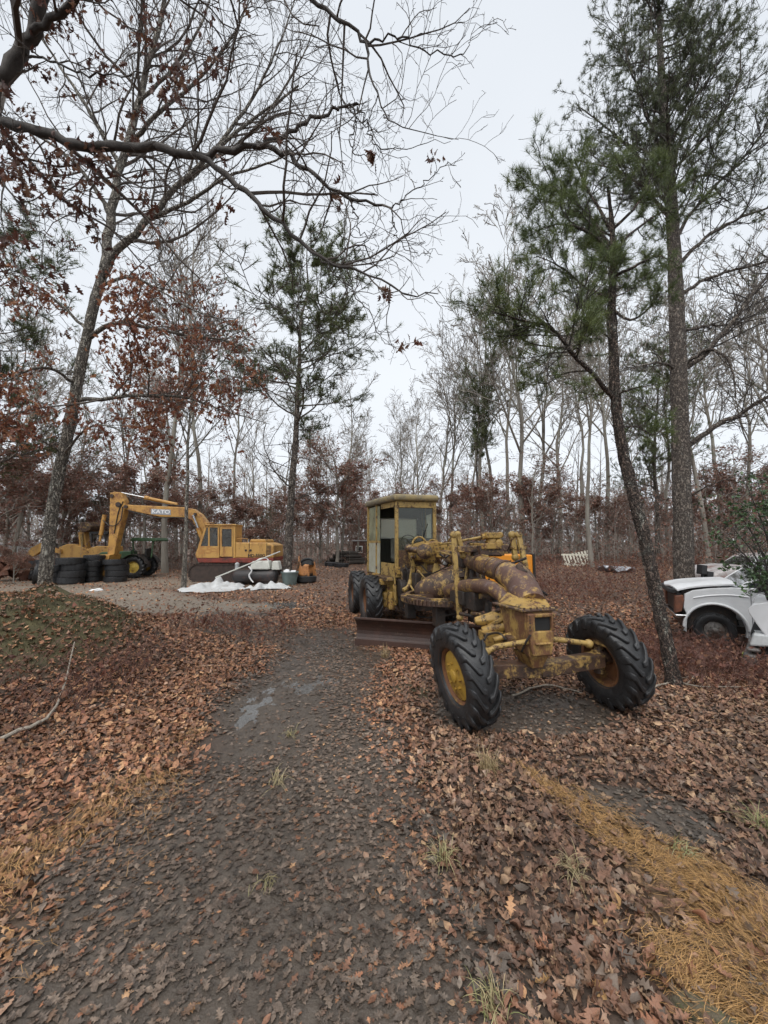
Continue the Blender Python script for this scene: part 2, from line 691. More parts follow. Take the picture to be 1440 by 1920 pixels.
def blob_sheet(name, cx, cy, rx, ry, seed, dz=.3):
    """thin uneven sheet lying on the ground: shallow standing water, 4 mm and more above the soil's low spots"""
    r = np.random.default_rng(seed)
    n = 48
    an = np.arange(n) * 2 * math.pi / n
    ph = r.random(6) * 6.28
    rad = 1 + .22 * np.sin(2 * an + ph[0]) + .17 * np.sin(3 * an + ph[1]) + .12 * np.sin(5 * an + ph[2]) + .08 * np.sin(9 * an + ph[3])
    x = cx + rx * rad * np.cos(an)
    y = cy + ry * rad * np.sin(an)
    g = np.linspace(0, 1, 7)[1:]
    X = cx + np.outer(g, x - cx)
    Y = cy + np.outer(g, y - cy)
    z = np.quantile(hgt(X, Y) + .035 * fbm(X * 9, Y * 9, 3) * sstep(14, 4, Y), dz)   # water fills only the low spots
    V = np.concatenate([[[cx, cy, z]], np.stack([X.ravel(), Y.ravel(), np.full(X.size, z)], 1)])
    T = [[0, 1 + k, 1 + (k + 1) % n] for k in range(n)]
    Q = [[1 + a * n + k, 1 + (a + 1) * n + k, 1 + (a + 1) * n + (k + 1) % n, 1 + a * n + (k + 1) % n] for a in range(5) for k in range(n)]
    o = link(name, mesh_np(name, V, [np.array(T), np.array(Q)], MT['wet'], smooth=True))
    return tag(o, kind='structure')


blob_sheet('puddle_water', *Gp(490, 1300), .5, 1.3, 3, .22)
blob_sheet('puddle_water', -3.3, 11.3, 1.6, .8, 4, .35)
blob_sheet('puddle_water', *Gp(630, 1275), .42, 1.1, 9, .2)

# ------------------------------------------------------------------ leaves
HALF = np.array([(0, .015), (.13, .03), (.20, .17), (.30, .08), (.40, .30), (.52, .10), (.64, .31), (.75, .09), (.86, .17), (.93, .05), (1, .004)])


def leaf_tpl(curl, cup, twist, seed, jit=.25):
    r = np.random.default_rng(seed)
    h = HALF.copy()
    jl, jr = 1 + jit * r.normal(size=len(h)), 1 + jit * r.normal(size=len(h))
    L = np.stack([h[:, 0] + .05 * (h[:, 1] > .12) * r.random(len(h)), h[:, 1] * jl], 1)
    R = np.stack([h[:, 0] + .05 * (h[:, 1] > .12) * r.random(len(h)), -h[:, 1] * jr], 1)
    V = []
    for k in range(len(h)):
        for q in (L[k], (h[k, 0], 0), R[k]):
            x, y = q
            z = curl * (x - .5) ** 2 * 2 + cup * abs(y) * (1.4 if y > 0 else 1) + twist * y * (x - .5) * 2
            V.append((x - .5, y, z))
    V = np.array(V)
    F = []
    for k in range(len(h) - 1):
        a = 3 * k
        F += [(a, a + 1, a + 4, a + 3), (a + 1, a + 2, a + 5, a + 4)]
    return V, np.array(F)


def leaf_lo(curl, cup):
    V = np.array([(-.5, 0, curl * .5), (-.1, .24, cup * .2), (.2, .27, cup * .25), (.5, 0, curl * .5), (.2, -.22, cup * .15), (-.15, -.27, cup * .2)])
    return V, np.array([(0, 5, 4, 1), (1, 4, 3, 2)])


OVAL = np.array([(0, .015), (.12, .08), (.25, .17), (.38, .235), (.5, .26), (.6, .25), (.7, .21), (.8, .15), (.9, .08), (.96, .04), (1, .004)])
_h = HALF
HALF = OVAL
OV = [leaf_tpl(c, u, t, 20 + i, .06) for i, (c, u, t) in enumerate([(.4, .5, .5), (-.5, .8, -.6)])]
HALF = _h
TPL = OV + [leaf_tpl(c, u, t, i) for i, (c, u, t) in enumerate([(.2, .25, .3), (.55, .5, -.5), (-.45, .4, .8), (.3, .9, .3), (.1, -.5, -.7), (.8, .7, .9), (-.2, .2, .3)])]
def leaf_mid(k):
    V, F = TPL[k]
    V = V.reshape(-1, 3, 3)[:, [0, 2]].reshape(-1, 3)
    V = V.reshape(-1, 2, 3)[[0, 2, 3, 4, 5, 6, 7, 10]].reshape(-1, 3)
    n = len(V) // 2
    return V, np.array([(2 * i, 2 * i + 1, 2 * i + 3, 2 * i + 2) for i in range(n - 1)])


TMID = [leaf_mid(k) for k in range(9)]
TQ = [(np.array([(-.5, 0, 0), (0, -.3, .05), (.5, 0, 0), (.05, .3, .08)]), np.array([(0, 1, 2, 3)])), (np.array([(-.5, 0, .1), (-.05, -.25, 0), (.5, 0, .1), (.1, .28, 0)]), np.array([(0, 1, 2, 3)]))]
TLO = [leaf_lo(.2, .6), leaf_lo(-.2, .5), leaf_lo(.4, -.4)]


def euler_np(rx, ry, rz):
    cx, sx, cy, sy, cz, sz = np.cos(rx), np.sin(rx), np.cos(ry), np.sin(ry), np.cos(rz), np.sin(rz)
    R = np.empty((len(rx), 3, 3))
    R[:, 0, 0], R[:, 0, 1], R[:, 0, 2] = cz * cy, cz * sy * sx - sz * cx, cz * sy * cx + sz * sx
    R[:, 1, 0], R[:, 1, 1], R[:, 1, 2] = sz * cy, sz * sy * sx + cz * cx, sz * sy * cx - cz * sx
    R[:, 2, 0], R[:, 2, 1], R[:, 2, 2] = -sy, cy * sx, cy * cx
    return R


def scatter(tpls, pos, R, sc, col):
    """instances of templates baked into arrays -> V, F, colour"""
    Vs, Fs, Cs, n = [], [], [], 0
    which = rng.integers(len(tpls), size=len(pos))
    for k, (tv, tf) in enumerate(tpls):
        i = np.where(which == k)[0]
        if not len(i):
            continue
        V = np.einsum('vj,nij->nvi', tv, R[i]) * sc[i][:, None, None] + pos[i][:, None]
        m = len(tv)
        F = tf[None] + (np.arange(len(i)) * m)[:, None, None] + n
        Vs.append(V.reshape(-1, 3))
        Fs.append(F.reshape(-1, tf.shape[1]))
        Cs.append(np.repeat(col[i], m, 0))
        n += len(i) * m
    return np.concatenate(Vs), np.concatenate(Fs), np.concatenate(Cs)


PAL = np.array((1.36, 1.2, 1.02)) * np.array([(.25, .128, .083), (.31, .175, .108), (.20, .112, .078), (.38, .24, .145), (.145, .085, .064), (.27, .19, .15), (.42, .28, .175), (.20, .145, .122)])
PALW = np.array([.22, .2, .2, .09, .14, .08, .03, .04])
MUDP = np.array([(.15, .113, .088), (.19, .14, .106), (.10, .077, .06), (.25, .186, .14), (.26, .16, .105)])


def litter_cols(x, y, mud, need):
    n = len(x)
    c = PAL[rng.choice(len(PAL), n, p=PALW)]
    mc = MUDP[rng.choice(5, n, p=[.33, .27, .2, .14, .06])]
    usemud = rng.random(n) < mud * .9
    c = np.where(usemud[:, None], mc, c)
    on = rng.random(n) < need * .6
    c = np.where(on[:, None], np.array((.33, .17, .075)) * (.7 + .5 * rng.random((n, 1))), c)
    big = 1 + .9 * fbm(x * .8 + 11, y * .8 + 4, 3)
    damp = (sstep(-.2, .6, x) * sstep(7, 4.5, y))[:, None]                 # soaked, greyer leaves on the low right side
    c = c * (1 - damp * np.array((.34, .30, .30))) + damp * .02 * c.mean(1, keepdims=True) / .15
    c = c * (big * (.7 + .6 * rng.random(n)))[:, None]
    return np.concatenate([c, 1 - (mud * (.5 + .5 * rng.random(n)))[:, None]], 1)


def sample_ground(n, y0, y1, power=1.0):
    y = y0 + (y1 - y0) * rng.random(n) ** power
    x = (rng.random(n) * 2 - 1) * (y * 1.12 + 1.1)
    return x, y


def litter(n, y0, y1, tpls, smin, smax, power):
    x, y = sample_ground(n, y0, y1, power)
    mud, need, road, tan, moss = masks(x, y)
    clump = .85 + .9 * fbm(x * 1.3 + 8, y * 1.3 + 2, 3)
    dens = clump * (1 + .1 * mud) * (1 - .8 * road) * (1 - .6 * tan) * (1 - .6 * moss) * (1 - .4 * need)
    nb = sstep(.30, -.1, pdist(x, y, BARE1)) * .6
    wet = sstep(.25, -.25, (np.hypot((x - Gp(520, 1310)[0]) / .62, (y - Gp(520, 1310)[1]) / 1.3) - 1 + 1.5 * fbm(x * 2 + 5, y * 2, 3)))
    bot = sstep(2.0, 1.5, y) * sstep(.5, -.2, x) * mud
    dens = dens * (1 - nb) * (1 - .85 * wet) * (1 - .5 * bot)
    k = rng.random(n) < dens
    x, y, mud, need = x[k], y[k], mud[k], need[k]
    n = len(x)
    z = hgt(x, y) + .004 + (.03 * rng.random(n) ** 1.5 + .02 * need * rng.random(n)) * (1 - .75 * mud)
    z = z + .035 * fbm(x * 9, y * 9, 3) * sstep(14, 4, y)
    tilt = (.09 + .36 * (1 - mud))
    R = euler_np(rng.normal(size=n) * tilt, rng.normal(size=n) * tilt, rng.random(n) * 6.283)
    R[:, :, 2] *= (1 - .72 * mud)[:, None]
    sc = (smin + (smax - smin) * rng.random(n) ** 1.6) * (1 - .25 * mud)
    return np.stack([x, y, z], 1), R, sc, litter_cols(x, y, mud, need)


pos, R_, sc, cl = litter(172000, .7, 9.5, TPL, .028, .096, .72)
# the nearest, biggest leaves are pieces of their own under the ground
score = sc / pos[:, 1] * (abs(pos[:, 0]) < pos[:, 1] * .93) * (pos[:, 1] > 1.5)
top = np.argsort(-score)[:280]
keep = np.ones(len(pos), bool)
keep[top] = False
leaf_mats = [M('fallen leaf %d' % i, tuple(c * 1.12), tuple(c * .75), 25, rough=.45, bump=.3, bscale=150) for i, c in enumerate(np.vstack([PAL[:6], MUDP[:3], [(.45, .27, .12), (.40, .19, .11)]]))]
single = {}
for q in top:
    mi = int(np.argmin(((np.vstack([PAL[:6], MUDP[:3]]) - cl[q, :3]) ** 2).sum(1)))
    if rng.random() < .03:
        mi = 9 + rng.integers(2)
    ti = int(rng.integers(len(TPL)))
    if (ti, mi) not in single:
        single[(ti, mi)] = mesh_np('leaf', TPL[ti][0], [TPL[ti][1]], leaf_mats[mi], smooth=True)
    o = link('leaf', single[(ti, mi)], ground)
    o.matrix_local = Matrix.Translation(Vector(pos[q] + np.array((0, 0, .004)))) @ Matrix(R_[q].tolist()).to_4x4() @ Matrix.Scale(float(sc[q]), 4)
nr = keep & (pos[:, 1] < 2.0) & (pos[:, 1] > 1.3)
V, F, C = scatter(TPL, pos[nr], R_[nr], sc[nr], cl[nr])
tag(link('leaf_litter', mesh_np('leaf_litter', V, [F], MT['leaf'], col=C, smooth=True)), 'brown fallen oak leaves nearest the camera', 'leaf litter', kind='stuff')
nr = keep & (((pos[:, 1] >= 2.0) & (pos[:, 1] < 3.9)) | (pos[:, 1] <= 1.3))
V, F, C = scatter(TMID, pos[nr], R_[nr], sc[nr], cl[nr])
tag(link('leaf_litter', mesh_np('leaf_litter', V, [F], MT['leaf'], col=C, smooth=True)), 'brown fallen oak leaves beside the track', 'leaf litter', kind='stuff')
nr = keep & (pos[:, 1] >= 3.9) & (pos[:, 1] < 6.0)
V, F, C = scatter(TLO, pos[nr], R_[nr], sc[nr], cl[nr])
tag(link('leaf_litter', mesh_np('leaf_litter', V, [F], MT['leaf'], col=C)), 'brown fallen oak leaves between track and mound', 'leaf litter', kind='stuff')
nr = keep & (pos[:, 1] >= 6.0)
V, F, C = scatter(TQ, pos[nr], R_[nr], sc[nr], cl[nr])
tag(link('leaf_litter', mesh_np('leaf_litter', V, [F], MT['leaf'], col=C, smooth=True)), 'brown fallen oak leaves around the grader', 'leaf litter', kind='stuff')
pos, R_, sc, cl = litter(95000, 9.3, 42, TQ, .07, .14, 1.5)
V, F, C = scatter(TQ, pos, R_, sc, cl)
tag(link('leaf_litter', mesh_np('leaf_litter', V, [F], MT['leaf'], col=C)), 'carpet of reddish fallen leaves under the far trees', 'leaf litter', kind='stuff')


def needle_litter(n):
    a = rng.random(n) < .72
    x = np.where(a, rng.uniform(.6, 3.9, n), rng.uniform(-4.2, -.6, n))
    y = np.where(a, rng.uniform(1.2, 4.2, n), rng.uniform(1.5, 4.6, n))
    mud, need, *_ = masks(x, y)
    k = rng.random(n) < need ** 1.3 * np.clip(.42 + 3.0 * fbm(x * 2.2, y * 2.2 + 9, 3), .04, 1)
    x, y = x[k], y[k]
    n = len(x)
    z = hgt(x, y) + .035 * fbm(x * 9, y * 9, 3) + .012 + .035 * rng.random(n)
    az = 2.35 + .9 * fbm(x * 1.5, y * 1.5 + 40, 2) * 4 + rng.normal(size=n) * .55
    el = rng.normal(size=n) * .16
    L = rng.uniform(.05, .12, n)
    d = np.stack([np.cos(az) * np.cos(el), np.sin(az) * np.cos(el), np.sin(el)], 1)
    s = np.stack([-np.sin(az), np.cos(az), np.zeros(n)], 1) * .0009
    p = np.stack([x, y, z], 1)
    bend = np.stack([rng.normal(size=n), rng.normal(size=n), np.abs(rng.normal(size=n))], 1) * .012
    q = [p - d * L[:, None] / 2, p + bend, p + d * L[:, None] / 2]
    V = np.stack([q[0] - s, q[0] + s, q[1] - s, q[1] + s, q[2] - s, q[2] + s], 1).reshape(-1, 3)
    b = (np.arange(n) * 6)[:, None]
    F = np.concatenate([b + np.array([[0, 1, 3, 2]]), b + np.array([[2, 3, 5, 4]])])
    c = np.array((.54, .31, .125)) * (.3 + .85 * rng.random((n, 1))) + np.array((.03, .02, .0)) * rng.random((n, 1))
    return V, F, np.repeat(c, 6, 0)


V, F, C = needle_litter(250000)
tag(link('fallen_needles', mesh_np('fallen_needles', V, [F], MT['needle_litter'], col=C)), 'orange fallen pine needles drifted over the leaves', 'pine needles', kind='stuff')


# moss and short growth on the mound
def blades(x, y, n_per, hmin, hmax, spread, c1, c2, w=.0025, lean=.5):
    n = len(x) * n_per
    x = np.repeat(x, n_per) + rng.normal(size=n) * spread
    y = np.repeat(y, n_per) + rng.normal(size=n) * spread
    z = hgt(x, y)
    az = rng.random(n) * 6.283
    h = rng.uniform(hmin, hmax, n)
    ln = np.abs(rng.normal(size=n)) * lean
    d = np.stack([np.cos(az), np.sin(az)], 1) * (h * ln)[:, None]
    s = np.stack([-np.sin(az), np.cos(az), np.zeros(n)], 1) * w
    p0 = np.stack([x, y, z - .01], 1)
    p1 = np.stack([x + d[:, 0] * .4, y + d[:, 1] * .4, z + h * .65], 1)
    p2 = np.stack([x + d[:, 0], y + d[:, 1], z + h * np.clip(1 - ln * .35, .3, 1)], 1)
    V = np.stack([p0 - s, p0 + s, p1 - s * .8, p1 + s * .8, p2], 1).reshape(-1, 3)
    b = (np.arange(n) * 5)[:, None]
    t = rng.random((n, 1))
    c = (np.array(c1) * t + np.array(c2) * (1 - t)) * (.7 + .5 * rng.random((n, 1)))
    return V, b + np.array([[0, 1, 3, 2]]), b + np.array([[2, 3, 4]]), np.repeat(c, 5, 0)


x, y = rng.uniform(-9., -3.4, 20000), rng.uniform(4.2, 8.6, 20000)
k = rng.random(20000) < masks(x, y)[4] * .9
V, Q, T, C = blades(x[k], y[k], 2, .015, .06, .03, (.11, .10, .04), (.10, .075, .04), .003, .8)
tag(link('moss', mesh_np('moss', V, [Q, T], MT['leaf'], col=C)), 'short moss and dead grass on the earth mound', 'moss', kind='stuff')


def arc_tuft(name, label, px, py, n, L, c1, c2, seed, rz=0, spread=1.0, w=.0028):
    r = np.random.default_rng(seed)
    g = Gp(px, py)
    az = r.random(n) * 6.283
    ln = L * r.uniform(.3, 1.2, n)
    out = r.uniform(.15, .85, n) * spread
    V, Q = [], []
    for i in range(n):
        d = np.array([math.cos(az[i]), math.sin(az[i]), 0])
        s = np.array([-d[1], d[0], 0])
        b = np.array([*(r.normal(size=2) * .028), 0])
        d = unit(d + np.array([.45 * math.cos(seed * 1.7), .45 * math.sin(seed * 1.7), 0]) + r.normal(size=3) * np.array([.25, .25, 0]))
        for k, t in enumerate(np.linspace(0, 1, 6)):
            p = b + d * ln[i] * out[i] * t ** 1.3 + np.array([0, 0, ln[i] * (t * (1.15 - .35 * out[i]) - t * t * (.25 + .75 * out[i]))])
            ww = w * (1 - .85 * t)
            V += [p - s * ww, p + s * ww]
            if k:
                a = i * 12 + 2 * (k - 1)
                Q.append((a, a + 1, a + 3, a + 2))
    t = np.repeat(r.random((n, 1)), 12, 0)
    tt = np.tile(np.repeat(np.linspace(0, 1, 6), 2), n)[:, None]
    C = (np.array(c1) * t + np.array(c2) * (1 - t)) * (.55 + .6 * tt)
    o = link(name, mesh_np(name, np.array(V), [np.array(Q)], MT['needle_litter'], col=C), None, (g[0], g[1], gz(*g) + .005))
    return tag(o, label, 'grass', 'grass tufts growing through the leaves')


ST, GR = (.50, .40, .22), (.24, .27, .10)
arc_tuft('grass_tuft', 'tan grass tuft beside the muddy track, left of the needle drift', 830, 1620, 75, .20, ST, (.34, .33, .14), 1)
arc_tuft('grass_tuft', 'green and straw grass tuft nearest the bottom edge of the picture', 925, 1885, 70, .16, ST, GR, 2)
arc_tuft('grass_tuft', 'pale green grass tuft right of the orange pine needles', 1280, 1610, 95, .19, (.46, .42, .25), GR, 3, spread=1.2)
arc_tuft('grass_tuft', 'green grass tuft at the right edge beside the mossy bare patch', 1425, 1555, 80, .26, (.42, .36, .18), GR, 4, spread=1.2)
arc_tuft('grass_tuft', 'dry straw grass clump in front of the near grader tyre', 918, 1452, 130, .30, ST, (.42, .30, .15), 5, spread=.8)
arc_tuft('grass_tuft', 'thin straw grass wisp between the two needle drifts', 1075, 1640, 55, .20, ST, (.36, .30, .16), 6, spread=1.3)
arc_tuft('grass_tuft', 'sparse grass wisp in the middle of the muddy track', 545, 1372, 40, .16, ST, (.30, .27, .10), 7, spread=1.3)
arc_tuft('grass_tuft', 'flattened straw tuft on the track below its puddle', 520, 1460, 26, .22, ST, (.42, .36, .18), 8, spread=1.4)
arc_tuft('grass_tuft', 'small pale grass wisp half buried in the wet track', 500, 1640, 30, .11, (.34, .28, .15), (.26, .23, .10), 9, spread=1.4)
arc_tuft('grass_tuft', 'straw grass tuft by the left end of the grader blade', 722, 1236, 60, .30, ST, (.40, .27, .14), 10, spread=.7, w=.004)

# sticks and the mossy stump
MT['stick'] = M('pale dead wood', (.36, .32, .26), (.2, .17, .14), 30, rough=.85, stretch=(1, 1, 1), bump=.4)
MT['mosswood'] = M('mossy wood', (.20, .16, .105), (.09, .075, .05), 40, rough=.95, bump=1.3, bscale=80, c3=(.13, .135, .06), thr=.54, c3scale=22)


def stick(name, label, rows, r0, r1, mat, cat='branch', side=()):
    pts = spline([np.array([*Gp(a, b), 0]) + np.array([0, 0, c]) for (a, b, c) in rows], 14)
    pts[:, 2] += hgt(pts[:, 0], pts[:, 1])
    pts[1:-1] += rng.normal(size=(12, 3)) * r0 * .5
    b = MB().tube(pts, np.linspace(r0, r1, 14), 7)
    for (t, dx, dy, dz) in side:
        q = pts[int(t * 13)]
        e = q + np.array([dx, dy, dz])
        b.tube(spline([q, (q + e) / 2 + rng.normal(size=3) * .02, e], 5), np.linspace(r0 * .5, r1 * .4, 5), 5)
    return tag(b.build(name, mat, smooth=True), label, cat)


stick('fallen_branch', 'pale lichen covered stick lying at the left edge', [(-30, 1408, .03), (60, 1375, .05), (100, 1350, .06), (135, 1285, .12)], .022, .008, MT['stick'])
stick('fallen_branch', 'thin crooked branch on leaves right of the far front tyre', [(1205, 1300, .03), (1260, 1280, .05), (1310, 1288, .04), (1390, 1290, .05)], .014, .005, MT['stick'],
      side=((.35, .25, -.1, .12), (.6, .3, .2, .08), (.2, -.1, .25, .15)))
stick('fallen_branch', 'grey twig lying on leaves between the front tyres', [(960, 1300, .03), (1030, 1288, .05), (1110, 1304, .03)], .012, .006, MT['stick'])
g = Gp(1330, 1915)
b = MB()
b.tube(spline([(-.10, .09, -.02), (0, .01, -.01), (.2, -.18, -.02)], 9), [.035, .05, .055, .058, .056, .057, .055, .05, .04], 12)
tag(b.build('log', MT['mosswood'], smooth=True), 'mossy piece of rotten log at the bottom right corner', 'log').location = (g[0], g[1], gz(*g))
# ------------------------------------------------------------------ trees
def grow(Pp, R, cnt, t0, t1, ang, asd, ln, lsd, seg, wig, trop, rr, tip, lt=.5, prob=None, rmax=.035, flat=0.):
    N, m, _ = Pp.shape
    plen = np.linalg.norm(np.diff(Pp, axis=1), axis=2).sum(1)
    c = np.full(N, cnt) if np.isscalar(cnt) else np.asarray(cnt)
    idx = np.repeat(np.arange(N), c)
    n = len(idx)
    off = np.arange(n) - np.repeat(np.cumsum(c) - c, c)
    t = t0 + (t1 - t0) * (off + rng.random(n)) / np.repeat(c, c)
    f = t * (m - 1)
    i = np.minimum(f.astype(int), m - 2)
    u = f - i
    pos = Pp[idx, i] * (1 - u)[:, None] + Pp[idx, i + 1] * u[:, None]
    rad = R[idx, i] * (1 - u) + R[idx, i + 1] * u
    tan = unit(Pp[idx, i + 1] - Pp[idx, i])
    v = rng.normal(size=(n, 3))
    v[:, 2] *= 1 - flat
    v -= (v * tan).sum(1, keepdims=True) * tan
    perp = unit(v)
    a = np.radians(ang + asd * rng.normal(size=n))[:, None]
    cur = np.cos(a) * tan + np.sin(a) * perp
    L = ln * plen[idx] * (1 - lt * t) * np.clip(1 + lsd * rng.normal(size=n), .3, 2)
    Q = np.empty((n, seg + 1, 3))
    Q[:, 0] = pos
    drift = rng.normal(size=(n, 3)) * wig * .45
    for k in range(seg):
        cur = unit(cur + drift + rng.normal(size=(n, 3)) * wig + np.array(trop))
        Q[:, k + 1] = Q[:, k] + cur * (L / seg)[:, None]
    r0 = np.minimum(rad * rr, L * rmax + .0015)
    RR = r0[:, None] * (1 - np.linspace(0, 1, seg + 1)[None] * (1 - tip))
    return Q, RR


def tubes(Pp, R, s, rough=0.):
    N, m, _ = Pp.shape
    tan = unit(np.gradient(Pp, axis=1))
    vert = (abs(tan[:, :, 2]).mean(1) > .75)[:, None]
    ref = np.where(vert, np.array([[1., .1, 0]]), np.array([[.1, 0, 1.]]))[:, None]
    u = unit(np.cross(tan, ref))
    w = np.cross(tan, u)
    an = np.arange(s) * 2 * math.pi / s
    rr = np.broadcast_to(R[..., None], R.shape + (s,))
    if rough:
        rr = rr * (1 + rough * (rng.random(rr.shape) - .5))
    V = Pp[:, :, None] + rr[..., None] * (np.cos(an)[None, None, :, None] * u[:, :, None] + np.sin(an)[None, None, :, None] * w[:, :, None])
    i = np.arange(N * m * s).reshape(N, m, s)
    j = np.roll(i, -1, axis=2)
    F = np.stack([i[:, :-1], j[:, :-1], j[:, 1:], i[:, 1:]], -1).reshape(-1, 4)
    return V.reshape(-1, 3), F


def ribbons(Pp, R):
    """sub-pixel twigs: a single facet per segment"""
    N, m, _ = Pp.shape
    tan = unit(np.gradient(Pp, axis=1))
    u = unit(np.cross(tan, unit(rng.normal(size=(N, 1, 3))))) * R[..., None]
    V = np.stack([Pp - u, Pp + u], 2)
    i = np.arange(N * m * 2).reshape(N, m, 2)
    F = np.stack([i[:, :-1, 0], i[:, :-1, 1], i[:, 1:, 1], i[:, 1:, 0]], -1).reshape(-1, 4)
    return V.reshape(-1, 3), F


def join(parts):
    Vs, Fs, n = [], [], 0
    for V, F in parts:
        Vs.append(V)
        Fs.append(F + n)
        n += len(V)
    return np.concatenate(Vs), np.concatenate(Fs)


def along(Q, n, t0=.2, p=None):
    """n random points on polylines -> positions, tangents"""
    N, m, _ = Q.shape
    i = rng.integers(N, size=n) if p is None else rng.choice(N, n, p=p / p.sum())
    f = (t0 + (1 - t0) * rng.random(n)) * (m - 1)
    k = np.minimum(f.astype(int), m - 2)
    u = (f - k)[:, None]
    return Q[i, k] * (1 - u) + Q[i, k + 1] * u, unit(Q[i, k + 1] - Q[i, k])


RUST = 1.1 * np.array([(.21, .085, .056), (.26, .12, .075), (.17, .07, .05), (.31, .165, .10), (.145, .068, .052)])
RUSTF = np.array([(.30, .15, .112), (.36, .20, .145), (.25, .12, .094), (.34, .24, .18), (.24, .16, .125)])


def leafset(pos, size, tpls, pal=RUST, droop=.9, var=.35):
    n = len(pos)
    d = unit(rng.normal(size=(n, 3)) + np.array([0, 0, -droop]))
    v = rng.normal(size=(n, 3))
    y = unit(v - (v * d).sum(1, keepdims=True) * d)
    R = np.stack([d, y, np.cross(d, y)], 2)
    sc = size * (.6 + .7 * rng.random(n))
    col = pal[rng.integers(len(pal), size=n)] * (1 - var / 2 + var * rng.random((n, 1)))
    return scatter(tpls, pos + d * (sc * .5)[:, None], R, sc, col)


def needles(pos, tan, n, L, w, c1, c2, spread=.85):
    N = len(pos) * n
    p = np.repeat(pos, n, 0)
    d = unit(np.repeat(tan, n, 0) * .8 + unit(rng.normal(size=(N, 3))) * spread + np.array([0, 0, .12]))
    p = p - np.repeat(tan, n, 0) * (rng.random((N, 1)) * L * .9)
    s = unit(np.cross(d, rng.normal(size=(N, 3)))) * w
    e = p + d * (L * (.65 + .5 * rng.random((N, 1))))
    V = np.stack([p - s, p + s, e], 1).reshape(-1, 3)
    F = np.arange(N * 3).reshape(-1, 3)
    t = np.repeat(rng.random((len(pos), 1)), n, 0)
    c = (np.array(c1) * t + np.array(c2) * (1 - t)) * (.75 + .5 * rng.random((N, 1)))
    return V, F, np.repeat(c, 3, 0)


def rough_trunk(pts, rad, sides, depth, vs, seed):
    """closed trunk tube with furrowed bark carried by the mesh"""
    m = len(pts)
    tan = unit(np.gradient(pts, axis=0))
    u = unit(np.cross(tan, np.array([1., .1, 0])))
    w = np.cross(tan, u)
    an = np.arange(sides) * 2 * math.pi / sides
    A, Z = np.meshgrid(an, np.arange(m))
    ln = np.concatenate([[0], np.cumsum(np.linalg.norm(np.diff(pts, axis=0), axis=1))])
    zz = ln[:, None] + 0 * A
    cx, cy = np.cos(A) * vs[0] + seed, np.sin(A) * vs[0] + seed * 2
    n1 = fbm(cx + zz * vs[1] * .6, cy + zz * vs[1], 3)
    n2 = fbm(cx * 3.1 + 5, cy * 3.1 + zz * vs[1] * 2.3, 2)
    lump = fbm(np.cos(A) * .8 + seed, np.sin(A) * .8 + zz * .9, 2)
    rr = np.asarray(rad)[:, None] * (1 + .25 * lump) + depth * (-np.abs(n1) * 3.2 + n2 * 1.1 + .35)
    V = pts[:, None] + rr[..., None] * (np.cos(an)[None, :, None] * u[:, None] + np.sin(an)[None, :, None] * w[:, None])
    i = np.arange(m * sides).reshape(m, sides)
    j = np.roll(i, -1, axis=1)
    F = np.stack([i[:-1], j[:-1], j[1:], i[1:]], -1).reshape(-1, 4)
    return V.reshape(-1, 3), F


def pxl(rows, n=18):
    """rows (px, py, Y) -> smooth world polyline"""
    return spline([P(*r) for r in rows], n)


def limbs(defs, n=18):
    """list of (rows, r0, r1) -> stacked polylines and radii"""
    Q = np.stack([pxl(d[0], n) for d in defs])
    R = np.stack([np.linspace(d[1], d[2], n) for d in defs])
    Q[:, 1:-1] += rng.normal(size=Q[:, 1:-1].shape) * (R[:, 1:-1, None] * .35)
    return Q, R


def put_tree(name, label, cat, base, parts, group=None):
    """parts: (part name, V, F, material, colour, smooth); world coordinates are moved to the tree's base"""
    t = thing(name, label, cat, tuple(base), 0, group)
    for (pn, V, F, mt, col, sm) in parts:
        link(pn, mesh_np(pn, V - np.array(base), F if isinstance(F, list) else [F], mt, col=col, smooth=sm), t)
    return t


